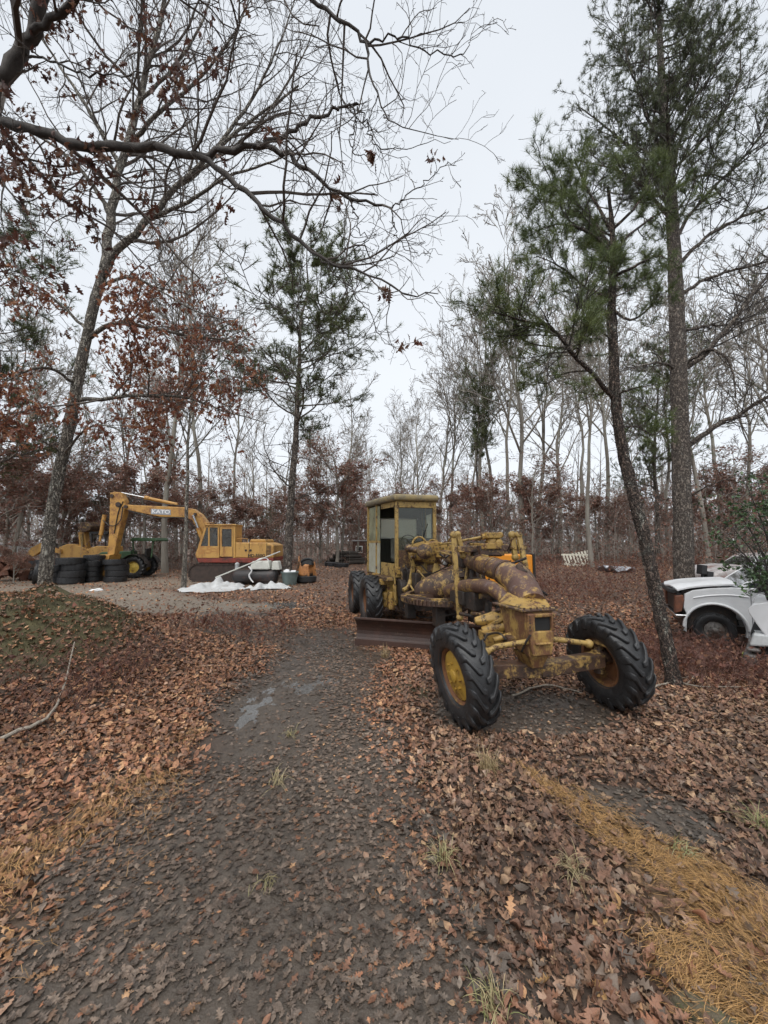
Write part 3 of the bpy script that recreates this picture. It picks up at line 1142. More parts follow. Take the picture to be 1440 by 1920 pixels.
# --- near oak whose limb hangs into the picture from the upper left (its trunk stands just outside the frame)
def overhang_oak():
    bx, by = -6.9, 4.9
    Yd = 4.9
    tr = spline([(bx, by, gz(bx, by) - .2), (bx + .1, by, 2.5), (bx + .05, by, 4.6), (bx + .3, by, 6.3)], 24)
    tv, tf = rough_trunk(tr, np.linspace(.27, .19, 24), 28, .02, (5, 1.6), 3)
    J = np.array([bx + .22, by, 5.95])

    def lim(rows, r0, r1, start=None):
        pts = [P(*r) for r in rows]
        if start is not None:
            pts = [start] + pts
        return spline(pts, 26), np.linspace(r0, r1, 26)
    D = []
    D.append(lim([(-60, 205, 4.9), (0, 225, 4.9), (60, 245, 4.8), (130, 268, 4.8), (180, 276, 4.75), (255, 270, 4.7), (330, 287, 4.65), (372, 291, 4.6)], .10, .062, J))
    D.append(lim([(372, 291, 4.6), (430, 283, 4.6), (490, 276, 4.6), (540, 290, 4.55), (575, 318, 4.5), (620, 352, 4.5), (680, 376, 4.5), (735, 391, 4.45)], .058, .016))
    D.append(lim([(365, 290, 4.6), (420, 325, 4.55), (470, 366, 4.5), (500, 402, 4.5), (548, 438, 4.45), (600, 482, 4.4), (650, 500, 4.4), (705, 514, 4.35), (765, 552, 4.3), (822, 551, 4.3)], .052, .007))
    D.append(lim([(480, 276, 4.6), (510, 262, 4.65), (560, 240, 4.7), (600, 218, 4.75), (640, 200, 4.8), (672, 196, 4.8)], .044, .018))
    D.append(lim([(660, 198, 4.8), (668, 225, 4.78), (658, 262, 4.75), (664, 288, 4.75), (705, 296, 4.7), (770, 300, 4.7)], .016, .004))
    D.append(lim([(670, 200, 4.8), (690, 240, 4.8), (705, 272, 4.8), (760, 278, 4.8), (845, 265, 4.8)], .015, .004))
    D.append(lim([(735, 391, 4.45), (770, 360, 4.4), (820, 322, 4.4), (855, 303, 4.4)], .012, .004))
    D.append(lim([(735, 391, 4.45), (742, 440, 4.4), (770, 470, 4.4), (830, 478, 4.4)], .012, .003))
    D.append(lim([(560, -60, 4.6), (590, 0, 4.6), (640, 42, 4.6), (685, 80, 4.6), (690, 130, 4.6), (715, 190, 4.6), (745, 235, 4.6), (860, 262, 4.6)], .040, .004))
    D.append(lim([(685, 80, 4.6), (740, 70, 4.6), (800, 95, 4.6), (868, 100, 4.6), (892, 45, 4.6)], .020, .004))
    D.append(lim([(655, 370, 4.5), (668, 410, 4.5), (685, 450, 4.5), (700, 470, 4.5)], .014, .003))
    D.append(lim([(600, 482, 4.4), (640, 525, 4.4), (690, 580, 4.4), (720, 640, 4.4), (750, 650, 4.4)], .013, .003))
    D.append(lim([(-40, 190, 4.9), (5, 150, 4.8), (45, 95, 4.8), (70, 40, 4.7), (95, -40, 4.6), (140, -180, 4.5), (230, -380, 4.5), (330, -620, 4.5)], .15, .05, J))
    D.append(lim([(60, 60, 4.7), (140, 10, 4.5), (240, -60, 4.4), (420, -120, 4.4), (560, -60, 4.5)], .06, .04))
    D.append(lim([(45, 95, 4.8), (130, 130, 4.6), (250, 140, 4.6), (360, 110, 4.6)], .022, .005))
    D.append(lim([(-40, 330, 4.9), (15, 360, 4.8), (60, 420, 4.8), (120, 470, 4.8)], .03, .004, np.array([bx + .1, by, 5.4])))
    Q = np.stack([d[0] for d in D])
    R = np.stack([d[1] for d in D])
    Q[:, 1:-1] += rng.normal(size=Q[:, 1:-1].shape) * .02
    pl = np.linalg.norm(np.diff(Q, axis=1), axis=2).sum(1)
    c = np.maximum(4, (pl * 4.4).astype(int))
    c[0] = 8
    c[12] = 14
    Q1, R1 = grow(Q, R, c, .12, 1, 48, 14, .30, .4, 7, .22, (0, 0, .03), .55, .35, lt=.3, rmax=.012)
    L1 = np.linalg.norm(np.diff(Q1, axis=1), axis=2).sum(1)
    Q2, R2 = grow(Q1, R1, np.maximum(2, (L1 * 6.5).astype(int)), .2, 1, 45, 14, .45, .4, 5, .24, (0, 0, .03), .65, .4, rmax=.009)
    Q3, R3 = grow(Q2, R2, 2, .3, 1, 48, 14, .5, .4, 3, .24, (0, 0, .02), .8, .5, rmax=.02)
    R2, R3 = np.maximum(R2, .0026), np.maximum(R3, .0022)
    V, F = join([(tv, tf), tubes(Q, R * .72, 10, .4)])
    Vc, Fc = join([tubes(Q1, np.maximum(R1, .003), 5), tubes(Q2, R2, 3), tubes(Q3, R3, 3)])
    # dead leaves: in bunches on the left part, a few out on the limbs
    ends = Q2[:, -1]
    ex, ey = pix(ends[:, 0], ends[:, 1], ends[:, 2])
    pr = sstep(400, 80, ex) * .26 + sstep(620, 380, ex) * .05 + .006
    pr = pr * (ey > 0)
    sel = np.where(rng.random(len(ends)) < pr)[0]
    bp = np.repeat(ends[sel], 7, 0) + rng.normal(size=(len(sel) * 7, 3)) * .05
    extra = []
    for (px, py, k, sp) in [(505, 365, 0, .1), (300, 185, 16, .1), (440, 90, 14, .08), (270, 60, 14, .09), (300, 165, 14, .1), (360, 150, 14, .1), (145, 40, 14, .12),
                            (70, 120, 10, .1), (115, 320, 14, .1), (35, 330, 16, .12), (165, 345, 12, .08), (385, 65, 16, .1), (330, 230, 16, .1), (425, 240, 0, .1),
                            (410, 380, 10, .06), (705, 310, 12, .04), (730, 555, 9, .04), (455, 5, 12, .08), (100, 250, 10, .1), (250, 385, 14, .1), (200, 300, 12, .1), (320, 125, 12, .1),
                            (20, 300, 18, .14), (60, 270, 18, .12), (95, 330, 18, .12), (130, 350, 16, .1), (15, 400, 18, .14), (45, 345, 18, .12), (15, 480, 18, .14), (60, 500, 14, .12), (180, 250, 16, .1), (90, 60, 18, .12), (60, 30, 16, .12), (190, 130, 16, .1), (230, 190, 14, .1)]:
        c0 = P(px, py, 4.7)
        j = np.argmin(((np.concatenate([Q1.reshape(-1, 3), Q2.reshape(-1, 3)]) - c0) ** 2).sum(1))
        a = np.concatenate([Q1.reshape(-1, 3), Q2.reshape(-1, 3)])[j]
        extra.append(a + rng.normal(size=(k, 3)) * sp)
    bp = np.concatenate([bp] + extra)
    LV, LF, LC = leafset(bp, .125, TPL[2:], RUST * .62, 1.6)  # palette darkened so the bunches look like silhouettes against the sky
    base = (bx, by, gz(bx, by))
    put_tree('oak_tree', 'near oak at the upper left whose dark limb arches over the track', 'tree', base,
             [('trunk', V, F, MT['bark_dark'], None, True), ('crown', Vc, Fc, MT['twig'], None, False), ('foliage', LV, LF, MT['treeleaf'], LC, False)])


overhang_oak()


# --- leaning oak behind the mound, left
def left_oak():
    Y = 9.0
    rows = [(72, 1180, Y), (82, 1110, Y), (95, 980, Y), (108, 900, Y), (128, 810, Y), (150, 690, Y), (172, 590, Y), (188, 530, Y), (200, 495, Y)]
    tr = pxl(rows, 90)
    rd = np.interp(np.linspace(0, 1, 90), [0, .08, .3, .6, 1], [.175, .138, .122, .108, .095])
    tv, tf = rough_trunk(tr, rd, 40, .02, (6, 1.7), 8)
    D = [([(197, 505, Y), (208, 420, Y + .2), (228, 320, Y + .3), (250, 230, Y + .5), (272, 140, Y + .7), (295, 60, Y + .8), (318, -60, Y + 1)], .115, .05),
         ([(195, 515, Y), (225, 465, Y - .2), (280, 410, Y - .3), (340, 345, Y - .4), (400, 285, Y - .5), (460, 235, Y - .5), (560, 160, Y - .6)], .10, .02),
         ([(280, 410, Y - .3), (350, 380, Y - .5), (430, 330, Y - .7), (520, 300, Y - .8), (600, 250, Y - .8)], .05, .01),
         ([(170, 632, Y), (215, 605, Y - .3), (280, 615, Y - .5), (350, 630, Y - .7), (430, 640, Y - .8), (470, 675, Y - .9), (530, 715, Y - 1)], .055, .008),
         ([(150, 750, Y), (200, 747, Y - .5), (270, 742, Y - 1), (345, 745, Y - 1.3), (420, 770, Y - 1.5), (505, 795, Y - 1.6)], .05, .006),
         ([(185, 540, Y), (240, 520, Y - .4), (300, 545, Y - .6), (360, 580, Y - .8), (450, 610, Y - .9)], .04, .008),
         ([(120, 850, Y), (170, 800, Y - .6), (230, 810, Y - 1.1), (260, 850, Y - 1.3)], .03, .006),
         ([(210, 410, Y + .2), (170, 340, Y), (110, 280, Y), (30, 230, Y), (-60, 200, Y)], .06, .01),
         ([(228, 320, Y + .3), (180, 230, Y), (130, 150, Y), (70, 60, Y), (10, -40, Y)], .055, .012),
         ([(240, 270, Y + .4), (300, 210, Y), (370, 150, Y), (440, 60, Y), (480, -40, Y)], .055, .012),
         ([(260, 190, Y + .5), (330, 120, Y + .4), (380, 40, Y + .3), (410, -60, Y + .3)], .05, .014),
         ([(340, 345, Y - .4), (400, 300, Y), (480, 240, Y), (560, 120, Y), (600, 20, Y)], .05, .008),
         ([(400, 285, Y - .5), (470, 190, Y - .4), (520, 90, Y - .4), (560, -20, Y - .4)], .045, .01),
         ([(165, 620, Y), (100, 560, Y - .2), (40, 520, Y - .2), (-40, 500, Y - .2)], .04, .008),
         ([(145, 720, Y), (90, 690, Y - .6), (40, 700, Y - 1), (-20, 740, Y - 1.2)], .04, .008),
         ([(120, 850, Y), (70, 820, Y - .5), (20, 800, Y - .9), (-40, 810, Y - 1)], .03, .006)]
    Q, R = limbs(D, 20)
    pl = np.linalg.norm(np.diff(Q, axis=1), axis=2).sum(1)
    Q1, R1 = grow(Q, R, np.maximum(5, (pl * 3.3).astype(int)), .15, 1, 40, 12, .34, .35, 7, .15, (0, 0, .05), .55, .3, lt=.35, rmax=.012)
    L1 = np.linalg.norm(np.diff(Q1, axis=1), axis=2).sum(1)
    Q2, R2 = grow(Q1, R1, np.maximum(3, (L1 * 5.5).astype(int)), .15, 1, 40, 12, .42, .35, 5, .17, (0, 0, .04), .65, .4, rmax=.009)
    Q3, R3 = grow(Q2, R2, 3, .2, 1, 42, 12, .5, .4, 3, .18, (0, 0, .03), .8, .5, rmax=.02)
    V, F = join([(tv, tf), tubes(Q, R, 9, .2)])
    Vc, Fc = join([tubes(Q1, np.maximum(R1, .005), 5), ribbons(Q2, np.maximum(R2, .0045)), ribbons(Q3, np.maximum(R3, .0034))])
    ends = Q3[:, -1]
    ex, ey = pix(ends[:, 0], ends[:, 1], ends[:, 2])
    pr = sstep(400, 680, ey) * (.5 + .45 * sstep(360, 240, ex)) * (fbm(ends[:, 0] * .9, ends[:, 2] * .9 + ends[:, 1], 3) > -.03) + .004 * (ey > 350)
    pr = pr * sstep(520, 400, ex)
    sel = np.where(rng.random(len(ends)) < pr)[0]
    bp = np.repeat(ends[sel], 6, 0) + rng.normal(size=(len(sel) * 6, 3)) * .11
    LV, LF, LC = leafset(bp, .135, TMID[2:6], RUST * np.array((1.25, 1.15, 1.0)), 1.1)
    base = (tr[0][0], tr[0][1], gz(tr[0][0], tr[0][1]) - .1)
    put_tree('oak_tree', 'leaning lichen-barked oak behind the mossy mound at the left', 'tree', base,
             [('trunk', V, F, MT['bark_oak'], None, True), ('crown', Vc, Fc, MT['twig'], None, False), ('foliage', LV, LF, MT['treeleaf'], LC, False)])


left_oak()

NG1, NG2 = (.075, .10, .042), (.045, .062, .032)


# --- tall pine, right
def tall_pine():
    Y = 10.5
    tr = pxl([(1284, 1150, Y), (1282, 1050, Y), (1278, 900, Y), (1274, 750, Y), (1268, 580, Y), (1262, 430, Y), (1252, 300, Y), (1242, 170, Y), (1236, 40, Y), (1235, -10, Y)], 150)
    rd = np.interp(np.linspace(0, 1, 150), [0, .04, .3, .55, .75, 1], [.29, .235, .20, .165, .105, .02])
    tv, tf = rough_trunk(tr, rd, 40, .022, (4.5, 1.0), 21)
    D = [([(1292, 835, Y), (1340, 800, Y - .3), (1390, 775, Y - .6), (1440, 742, Y - .9), (1520, 700, Y - 1)], .075, .03),
         ([(1288, 690, Y), (1330, 655, Y - .3), (1375, 600, Y - .5), (1420, 540, Y - .6), (1480, 470, Y - .6)], .07, .03),
         ([(1288, 680, Y), (1330, 655, Y - .4), (1365, 675, Y - .6), (1375, 710, Y - .7), (1380, 745, Y - .7)], .05, .012),
         ([(1285, 620, Y), (1330, 610, Y + .3), (1390, 605, Y + .5), (1450, 560, Y + .6)], .05, .015),
         ([(1270, 560, Y), (1330, 520, Y), (1400, 500, Y - .2), (1480, 480, Y - .3)], .055, .02),
         ([(1268, 500, Y), (1330, 440, Y - .2), (1410, 400, Y - .3), (1480, 380, Y - .3)], .055, .02),
         ([(1262, 450, Y), (1320, 370, Y + .2), (1390, 300, Y + .4), (1450, 220, Y + .4)], .055, .02),
         ([(1262, 420, Y), (1215, 360, Y - .2), (1160, 320, Y - .4), (1080, 300, Y - .5)], .05, .012),
         ([(1258, 380, Y), (1210, 310, Y), (1150, 250, Y), (1085, 200, Y)], .05, .012),
         ([(1255, 350, Y), (1280, 250, Y), (1310, 150, Y), (1350, 50, Y)], .05, .015),
         ([(1250, 300, Y), (1210, 210, Y), (1180, 120, Y), (1160, 40, Y)], .045, .012),
         ([(1250, 330, Y), (1320, 260, Y - .5), (1380, 170, Y - .6), (1390, 80, Y - .6)], .045, .012),
         ([(1265, 690, Y), (1235, 680, Y - .3), (1190, 690, Y - .5), (1150, 700, Y - .6)], .035, .008),
         ([(1270, 790, Y), (1245, 780, Y + .5), (1210, 760, Y + 1), (1170, 740, Y + 1.4)], .03, .008),
         ([(1296, 930, Y), (1330, 910, Y - .4), (1390, 890, Y - .7), (1450, 880, Y - .9)], .022, .006)]
    Q, R = limbs(D, 18)
    Qt, Rt = grow(tr[None, ::6], rd[None, ::6], 60, .58, .985, 62, 14, .15, .3, 18 - 1, .1, (0, 0, .05), .4, .2, lt=.45, rmax=.014)
    Q, R = np.concatenate([Q, Qt]), np.concatenate([R, Rt])
    pl = np.linalg.norm(np.diff(Q, axis=1), axis=2).sum(1)
    Q1, R1 = grow(Q, R, np.maximum(7, (pl * 8).astype(int)), .2, 1, 48, 12, .32, .3, 6, .15, (0, 0, .05), .5, .3, lt=.3, rmax=.014)
    L1 = np.linalg.norm(np.diff(Q1, axis=1), axis=2).sum(1)
    Q2, R2 = grow(Q1, R1, np.maximum(4, (L1 * 8).astype(int)), .25, 1, 48, 12, .45, .35, 4, .2, (0, 0, .22), .7, .5, rmax=.02)
    V, F = join([(tv, tf), tubes(Q, R, 8, .2)])
    Vc, Fc = join([tubes(Q1, np.maximum(R1, .006), 4), ribbons(Q2, np.maximum(R2, .005))])
    e, tn = Q2[:, -1], unit(Q2[:, -1] - Q2[:, -2])
    ex, ey = pix(e[:, 0], e[:, 1], e[:, 2])
    pr = (sstep(620, 380, ey) * (ex < 1330) + sstep(560, 300, ey) * (ex >= 1330) * .85) * .85 + .03
    k = rng.random(len(e)) < pr
    NV, NF, NC = needles(e[k], tn[k], 30, .13, .0046, (.155, .175, .085), (.09, .11, .06), 1.25)
    base = (tr[0][0], tr[0][1], gz(tr[0][0], tr[0][1]) - .1)
    put_tree('pine_tree', 'tall straight pine with thick grey trunk behind the white pickup', 'tree', base,
             [('trunk', V, F, MT['bark_pine'], None, True), ('crown', Vc, Fc, MT['bark_dark'], None, False), ('foliage', NV, NF, MT['needle'], NC, False)])


tall_pine()


# --- leaning pine right of the grader
def leaning_pine():
    Y = 5.35
    tr = pxl([(1266, 1300, Y), (1258, 1250, Y), (1240, 1160, Y + .05), (1224, 1080, Y + .1), (1204, 990, Y + .15), (1182, 905, Y + .2), (1165, 830, Y + .2), (1154, 750, Y + .2), (1150, 660, Y + .2),
              (1147, 580, Y + .2), (1150, 500, Y + .2), (1148, 430, Y + .2), (1140, 350, Y + .2)], 130)
    rd = np.interp(np.linspace(0, 1, 130), [0, .06, .3, .6, .85, 1], [.135, .09, .077, .064, .045, .01])
    tv, tf = rough_trunk(tr, rd, 44, .022, (4.5, 2.6), 33)
    Y = Y + .2
    D = [([(1150, 745, Y), (1105, 695, Y - .3), (1065, 655, Y - .5), (1035, 615, Y - .6), (990, 603, Y - .7), (925, 585, Y - .8)], .035, .008),
         ([(1065, 655, Y - .5), (1030, 650, Y - .3), (985, 640, Y - .2), (950, 610, Y - .2)], .016, .005),
         ([(1100, 695, Y - .3), (1060, 700, Y - .1), (1020, 720, Y + .1), (990, 705, Y + .2)], .014, .004),
         ([(1150, 480, Y), (1110, 440, Y - .2), (1060, 420, Y - .4), (1010, 430, Y - .5)], .028, .006),
         ([(1150, 470, Y), (1100, 400, Y + .2), (1050, 360, Y + .3), (1000, 345, Y + .3)], .026, .006),
         ([(1150, 440, Y), (1110, 370, Y), (1090, 330, Y), (1080, 305, Y)], .024, .006),
         ([(1148, 430, Y), (1190, 390, Y - .2), (1215, 350, Y - .2), (1225, 320, Y - .2)], .024, .006),
         ([(1150, 470, Y), (1195, 430, Y + .2), (1235, 400, Y + .3), (1260, 390, Y + .3)], .024, .006),
         ([(1148, 520, Y), (1190, 500, Y - .3), (1230, 480, Y - .4), (1262, 490, Y - .5)], .024, .006),
         ([(1147, 580, Y), (1185, 600, Y - .2), (1220, 575, Y - .3), (1250, 545, Y - .4)], .022, .006),
         ([(1150, 560, Y), (1100, 540, Y + .3), (1050, 500, Y + .4), (1005, 480, Y + .4)], .022, .006),
         ([(1152, 740, Y), (1190, 728, Y - .3), (1225, 722, Y - .4)], .016, .005),
         ([(1160, 800, Y), (1195, 800, Y + .2), (1225, 815, Y + .3), (1250, 800, Y + .3)], .014, .005),
         ([(1150, 640, Y), (1120, 620, Y - .3), (1090, 630, Y - .5)], .014, .004),
         ([(1152, 720, Y), (1120, 740, Y + .3), (1085, 735, Y + .5)], .012, .004)]
    Q, R = limbs(D, 14)
    Qt, Rt = grow(tr[None, ::5], rd[None, ::5], 20, .74, .99, 58, 12, .13, .3, 13, .1, (0, 0, .05), .4, .2, lt=.3, rmax=.014)
    Q, R = np.concatenate([Q, Qt]), np.concatenate([R, Rt])
    pl = np.linalg.norm(np.diff(Q, axis=1), axis=2).sum(1)
    Q1, R1 = grow(Q, R, np.maximum(6, (pl * 13).astype(int)), .3, 1, 45, 12, .34, .3, 5, .16, (0, 0, .06), .6, .35, lt=.3, rmax=.014)
    L1 = np.linalg.norm(np.diff(Q1, axis=1), axis=2).sum(1)
    Q2, R2 = grow(Q1, R1, np.maximum(2, (L1 * 16).astype(int)), .3, 1, 45, 12, .5, .35, 3, .2, (0, 0, .2), .7, .5, rmax=.02)
    V, F = join([(tv, tf), tubes(Q, R, 8, .2)])
    Vc, Fc = join([tubes(Q1, np.maximum(R1, .004), 4), tubes(Q2, np.maximum(R2, .003), 3)])
    e, tn = Q2[:, -1], unit(Q2[:, -1] - Q2[:, -2])
    k = rng.random(len(e)) < .9
    NV, NF, NC = needles(e[k], tn[k], 46, .125, .0024, (.18, .22, .07), (.095, .13, .05), 1.1)
    base = (tr[0][0], tr[0][1], gz(tr[0][0], tr[0][1]) - .05)
    put_tree('pine_tree', 'slender leaning pine with scaly bark right of the far front grader tyre', 'tree', base,
             [('trunk', V, F, MT['bark_lean'], None, True), ('crown', Vc, Fc, MT['bark_dark'], None, False), ('foliage', NV, NF, MT['needle'], NC, False)])


leaning_pine()


# --- generic trees, built at their base near the origin for a height of 10 m
def gen_bare(seed, lean=.06, fork=.32, spread=38, dens=1.0, leaves=0, leafsize=.16, low=.0):
    global rng
    keep_, rng = rng, np.random.default_rng(seed)
    k = 12
    pts = np.zeros((k, 3))
    a = rng.random() * 6.28
    z = np.linspace(0, 1, k)
    pts[:, 2] = z * 9.6
    bend = np.cumsum(rng.normal(size=(k, 2)) * .05, 0) * z[:, None] * 3
    pts[:, 0] = np.cos(a) * lean * z * 10 + bend[:, 0]
    pts[:, 1] = np.sin(a) * lean * z * 10 + bend[:, 1]
    tr, R = pts[None], (.078 * (1 - z * .93) + .004)[None]
    R[0, 0] *= 1.25
    Q1, R1 = grow(tr, R, int(19 * dens), fork, .98, spread, 10, .40, .25, 9, .07, (0, 0, .045), .62, .12, lt=.62, rmax=.018)
    Q2, R2 = grow(Q1, R1, 7, .2, .98, 36, 10, .42, .3, 6, .09, (0, 0, .04), .6, .2, lt=.5, rmax=.012)
    Q3, R3 = grow(Q2, R2, 5, .2, 1, 38, 12, .46, .3, 4, .1, (0, 0, .03), .7, .35, lt=.4, rmax=.010)
    Q4, R4 = grow(Q3, R3, 3, .2, 1, 38, 12, .5, .3, 2, .12, (0, 0, .03), .8, .5, lt=.3, rmax=.02)
    tv = join([tubes(tr, R, 9), tubes(Q1, R1, 6)])
    cv = join([tubes(Q2, np.maximum(R2, .009), 4), ribbons(Q3, np.maximum(R3, .0078)), ribbons(Q4, np.maximum(R4, .0062))])
    lv = None
    if leaves:
        e = Q4.reshape(-1, 3)
        zz = e[:, 2]
        p = np.clip(fbm(e[:, 0] * .6 + seed, zz * .6 + e[:, 1] * .4, 3) + .18, 0, 1) * (sstep(9.5, 5.5, zz) if low else 1) + 1e-6
        i = rng.choice(len(e), leaves, p=p / p.sum())
        lv = leafset(e[i] + rng.normal(size=(leaves, 3)) * .10, leafsize, TQ, RUSTF, .8, .6)
    rng = keep_
    return tv, cv, lv


def gen_pine(seed, clear=.45, width=.2, tufts=4000, c1=(.17, .195, .08), c2=(.10, .125, .058), nl=.14, nw=.0055, nn=22):
    global rng
    keep_, rng = rng, np.random.default_rng(seed)
    k = 14
    z = np.linspace(0, 1, k)
    pts = np.zeros((k, 3))
    bend = np.cumsum(rng.normal(size=(k, 2)) * .035, 0) * z[:, None] * 2.5
    pts[:, 0], pts[:, 1], pts[:, 2] = bend[:, 0], bend[:, 1], z * 9.8
    tr, R = pts[None], (.11 * (1 - z * .92))[None]
    Q1, R1 = grow(tr, R, 44, clear, .99, 66, 12, width, .35, 8, .12, (0, 0, .06), .4, .25, lt=.45, rmax=.016)
    Q0, R0 = grow(tr, R, 9, clear * .5, clear, 75, 10, width * .7, .35, 8, .14, (0, 0, .02), .25, .25, lt=.2, rmax=.010)
    Q2, R2 = grow(Q1, R1, 10, .25, 1, 45, 12, .42, .3, 5, .15, (0, 0, .06), .6, .3, lt=.35, rmax=.012)
    Q3, R3 = grow(Q2, R2, 5, .25, 1, 45, 12, .5, .3, 3, .15, (0, 0, .2), .7, .4, lt=.3, rmax=.02)
    Q4, R4 = grow(Q0, R0, 8, .25, 1, 45, 12, .4, .3, 5, .15, (0, 0, .02), .6, .3, lt=.35, rmax=.012)
    tv = join([tubes(tr, R, 10), tubes(Q1, R1, 6), tubes(Q0, R0, 5)])
    cv = join([tubes(Q2, np.maximum(R2, .008), 3), ribbons(Q4, np.maximum(R4, .008)), ribbons(Q3, np.maximum(R3, .008))])
    e, tn = Q3[:, -1], unit(Q3[:, -1] - Q3[:, -2])
    i = rng.choice(len(e), min(tufts, len(e)), replace=False)
    nv = needles(e[i], tn[i], nn, nl, nw, c1, c2, 1.2)
    rng = keep_
    return tv, cv, nv


def proto(name, gen, bark, twig, foliage):
    tv, cv, lv = gen
    d = [('trunk', mesh_np(name + '_trunk', tv[0], [tv[1]], bark, smooth=True)), ('crown', mesh_np(name + '_crown', cv[0], [cv[1]], twig))]
    if lv is not None:
        d.append(('foliage', mesh_np(name + '_foliage', lv[0], [lv[1]], foliage, col=lv[2])))
    return d


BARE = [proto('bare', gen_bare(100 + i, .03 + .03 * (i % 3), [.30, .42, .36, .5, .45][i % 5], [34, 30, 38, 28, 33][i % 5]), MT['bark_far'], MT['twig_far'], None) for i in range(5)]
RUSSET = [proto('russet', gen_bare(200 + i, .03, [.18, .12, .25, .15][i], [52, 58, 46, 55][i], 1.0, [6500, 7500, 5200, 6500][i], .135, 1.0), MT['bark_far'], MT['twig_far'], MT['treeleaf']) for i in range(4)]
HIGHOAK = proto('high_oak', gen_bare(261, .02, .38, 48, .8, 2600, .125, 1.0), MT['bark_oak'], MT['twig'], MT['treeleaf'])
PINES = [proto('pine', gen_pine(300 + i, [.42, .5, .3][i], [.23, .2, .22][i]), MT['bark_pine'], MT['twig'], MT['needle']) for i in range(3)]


def place(name, label, cat, meshes, px, Y, top, group=None, rz=None, wide=1.0, base_py=None):
    """base at photo column px and depth Y, crown top at photo row top"""
    p = P(px, base_py or 1060, Y)
    z0 = gz(p[0], Y)
    H = P(px, top, Y)[2] - z0
    s = H / 10.0
    t = thing(name, label, cat, (p[0], Y, z0 - .05), rng.random() * 6.28 if rz is None else rz, group)
    t.scale = (s * wide, s * wide, s)
    for pn, me in meshes:
        link(pn, me, t)
    return t


# mid-distance individuals one can point to
place('pine_tree', 'slim pine with a bare lower trunk standing behind the grey tub', 'tree', PINES[0], 539, 18.6, 440, rz=2.0, wide=1.18)
place('oak_tree', 'russet-leaved oak in front of the excavator boom', 'tree', HIGHOAK, 346, 15.2, 500, rz=.4, wide=.8)
for i, (px, Y, top, k, rz) in enumerate([(1110, 19, 560, 3, 1.0), (1330, 20, 520, 1, 2.2), (985, 25, 450, 0, 4.0), (905, 30, 505, 1, 1.3), (310, 23, 430, 3, 2.1), (640, 33, 690, 0, .8)]):
    lb = ['bare grey tree behind the white slatted pallet', 'bare forked tree between the tall pine and the holly', 'tallest bare tree in the wood right of the grader cab',
          'bare tree rising behind the grader cab, left of the tallest one', 'tall bare tree behind the excavator boom', 'small bare tree right of the slim pine'][i]
    place('bare_tree', lb, 'tree', BARE[k], px, Y, top, rz=rz)
place('pine_tree', 'thin pine among bare trees behind the grader', 'tree', PINES[1], 893, 31, 690, rz=1, wide=.8)
place('pine_tree', 'dark pine cut by the left edge of the picture', 'tree', PINES[2], -25, 17, 440, rz=3, wide=1.1)
place('pine_tree', 'low dense evergreen behind the excavator cab', 'tree', PINES[2], 492, 33, 950, rz=.3, wide=1.4)
place('pine_tree', 'pine in the wood between the leaning pine and the tall pine', 'tree', PINES[2], 1235, 21, 640, rz=4)
place('pine_tree', 'shadowed evergreen behind the green tractor', 'tree', PINES[2], 175, 28, 930, rz=5, wide=1.6)

LAND = [(-400, 'at the left edge behind the trailer'), (100, 'behind the tyre stacks'), (190, 'behind the green tractor'), (270, 'behind the excavator boom'), (400, 'behind the excavator cab'),
        (470, 'between excavator and slim pine'), (560, 'just right of the slim pine'), (650, 'above the far shed'), (725, 'left of the grader cab roof'), (790, 'right above the grader cab roof'), (835, 'behind the grader lift arms'),
        (920, 'behind the grader gooseneck'), (985, 'above the orange compressor'), (1050, 'behind the slatted pallet'), (1120, 'behind the metal sheet'), (1180, 'beyond the leaning pine'),
        (1240, 'beyond the tall pine'), (1320, 'behind the silver car'), (1380, 'behind the holly shrub'), (1440, 'past the right edge behind the holly')]


def where(px, Y):
    w = [t for (p, t) in LAND if p <= px][-1]
    return w + (', near row' if Y < 25 else ', middle row' if Y < 35 else ', far row')


G1, L1_ = 'bare trees of the wood on the right', 'bare grey tree '
for i, (px, Y, top) in enumerate([(733, 56, 810), (757, 48, 770), (790, 44, 720), (822, 38, 670), (850, 38, 660), (925, 34, 590), (955, 30, 560),
                                  (1010, 36, 540), (1050, 30, 560), (1085, 40, 600), (1140, 28, 540), (1185, 34, 600), (1210, 40, 620), (1255, 30, 600),
                                  (1350, 28, 540), (1400, 24, 580), (1455, 22, 480), (1500, 28, 480), (770, 60, 800), (700, 62, 830), (880, 50, 690)]):
    place('bare_tree', L1_ + where(px, Y), 'tree', BARE[(i * 3 + 1) % 5], px, Y, top, G1)
G2, L2_ = 'bare trees of the wood on the left', 'bare grey tree '
for i, (px, Y, top) in enumerate([(20, 22, 600), (120, 28, 680), (205, 30, 620), (285, 40, 720), (375, 28, 500), (440, 36, 660), (480, 48, 760),
                                  (515, 42, 760), (590, 50, 800), (615, 58, 820), (665, 54, 810), (330, 36, 620), (-60, 26, 560), (90, 46, 740)]):
    place('bare_tree', L2_ + where(px, Y), 'tree', BARE[(i * 2 + 3) % 5], px, Y, top, G2)
G3 = 'russet-leaved oaks behind the excavator'
for i, (px, Y, top) in enumerate([(5, 24, 780), (50, 27, 830), (110, 26, 800), (165, 26, 850), (225, 27, 840), (270, 25.5, 800), (300, 30, 870), (395, 27, 860), (430, 33, 880), (468, 30, 900), (505, 36, 900),
                                  (-40, 20, 720), (75, 30, 850), (140, 36, 870), (340, 38, 880), (550, 40, 900)]):
    place('russet_tree', 'russet-leaved oak ' + where(px, Y), 'tree', RUSSET[i % 4], px, Y, top, G3, wide=1.5)
G4 = 'russet-leaved oaks around the far end of the clearing'
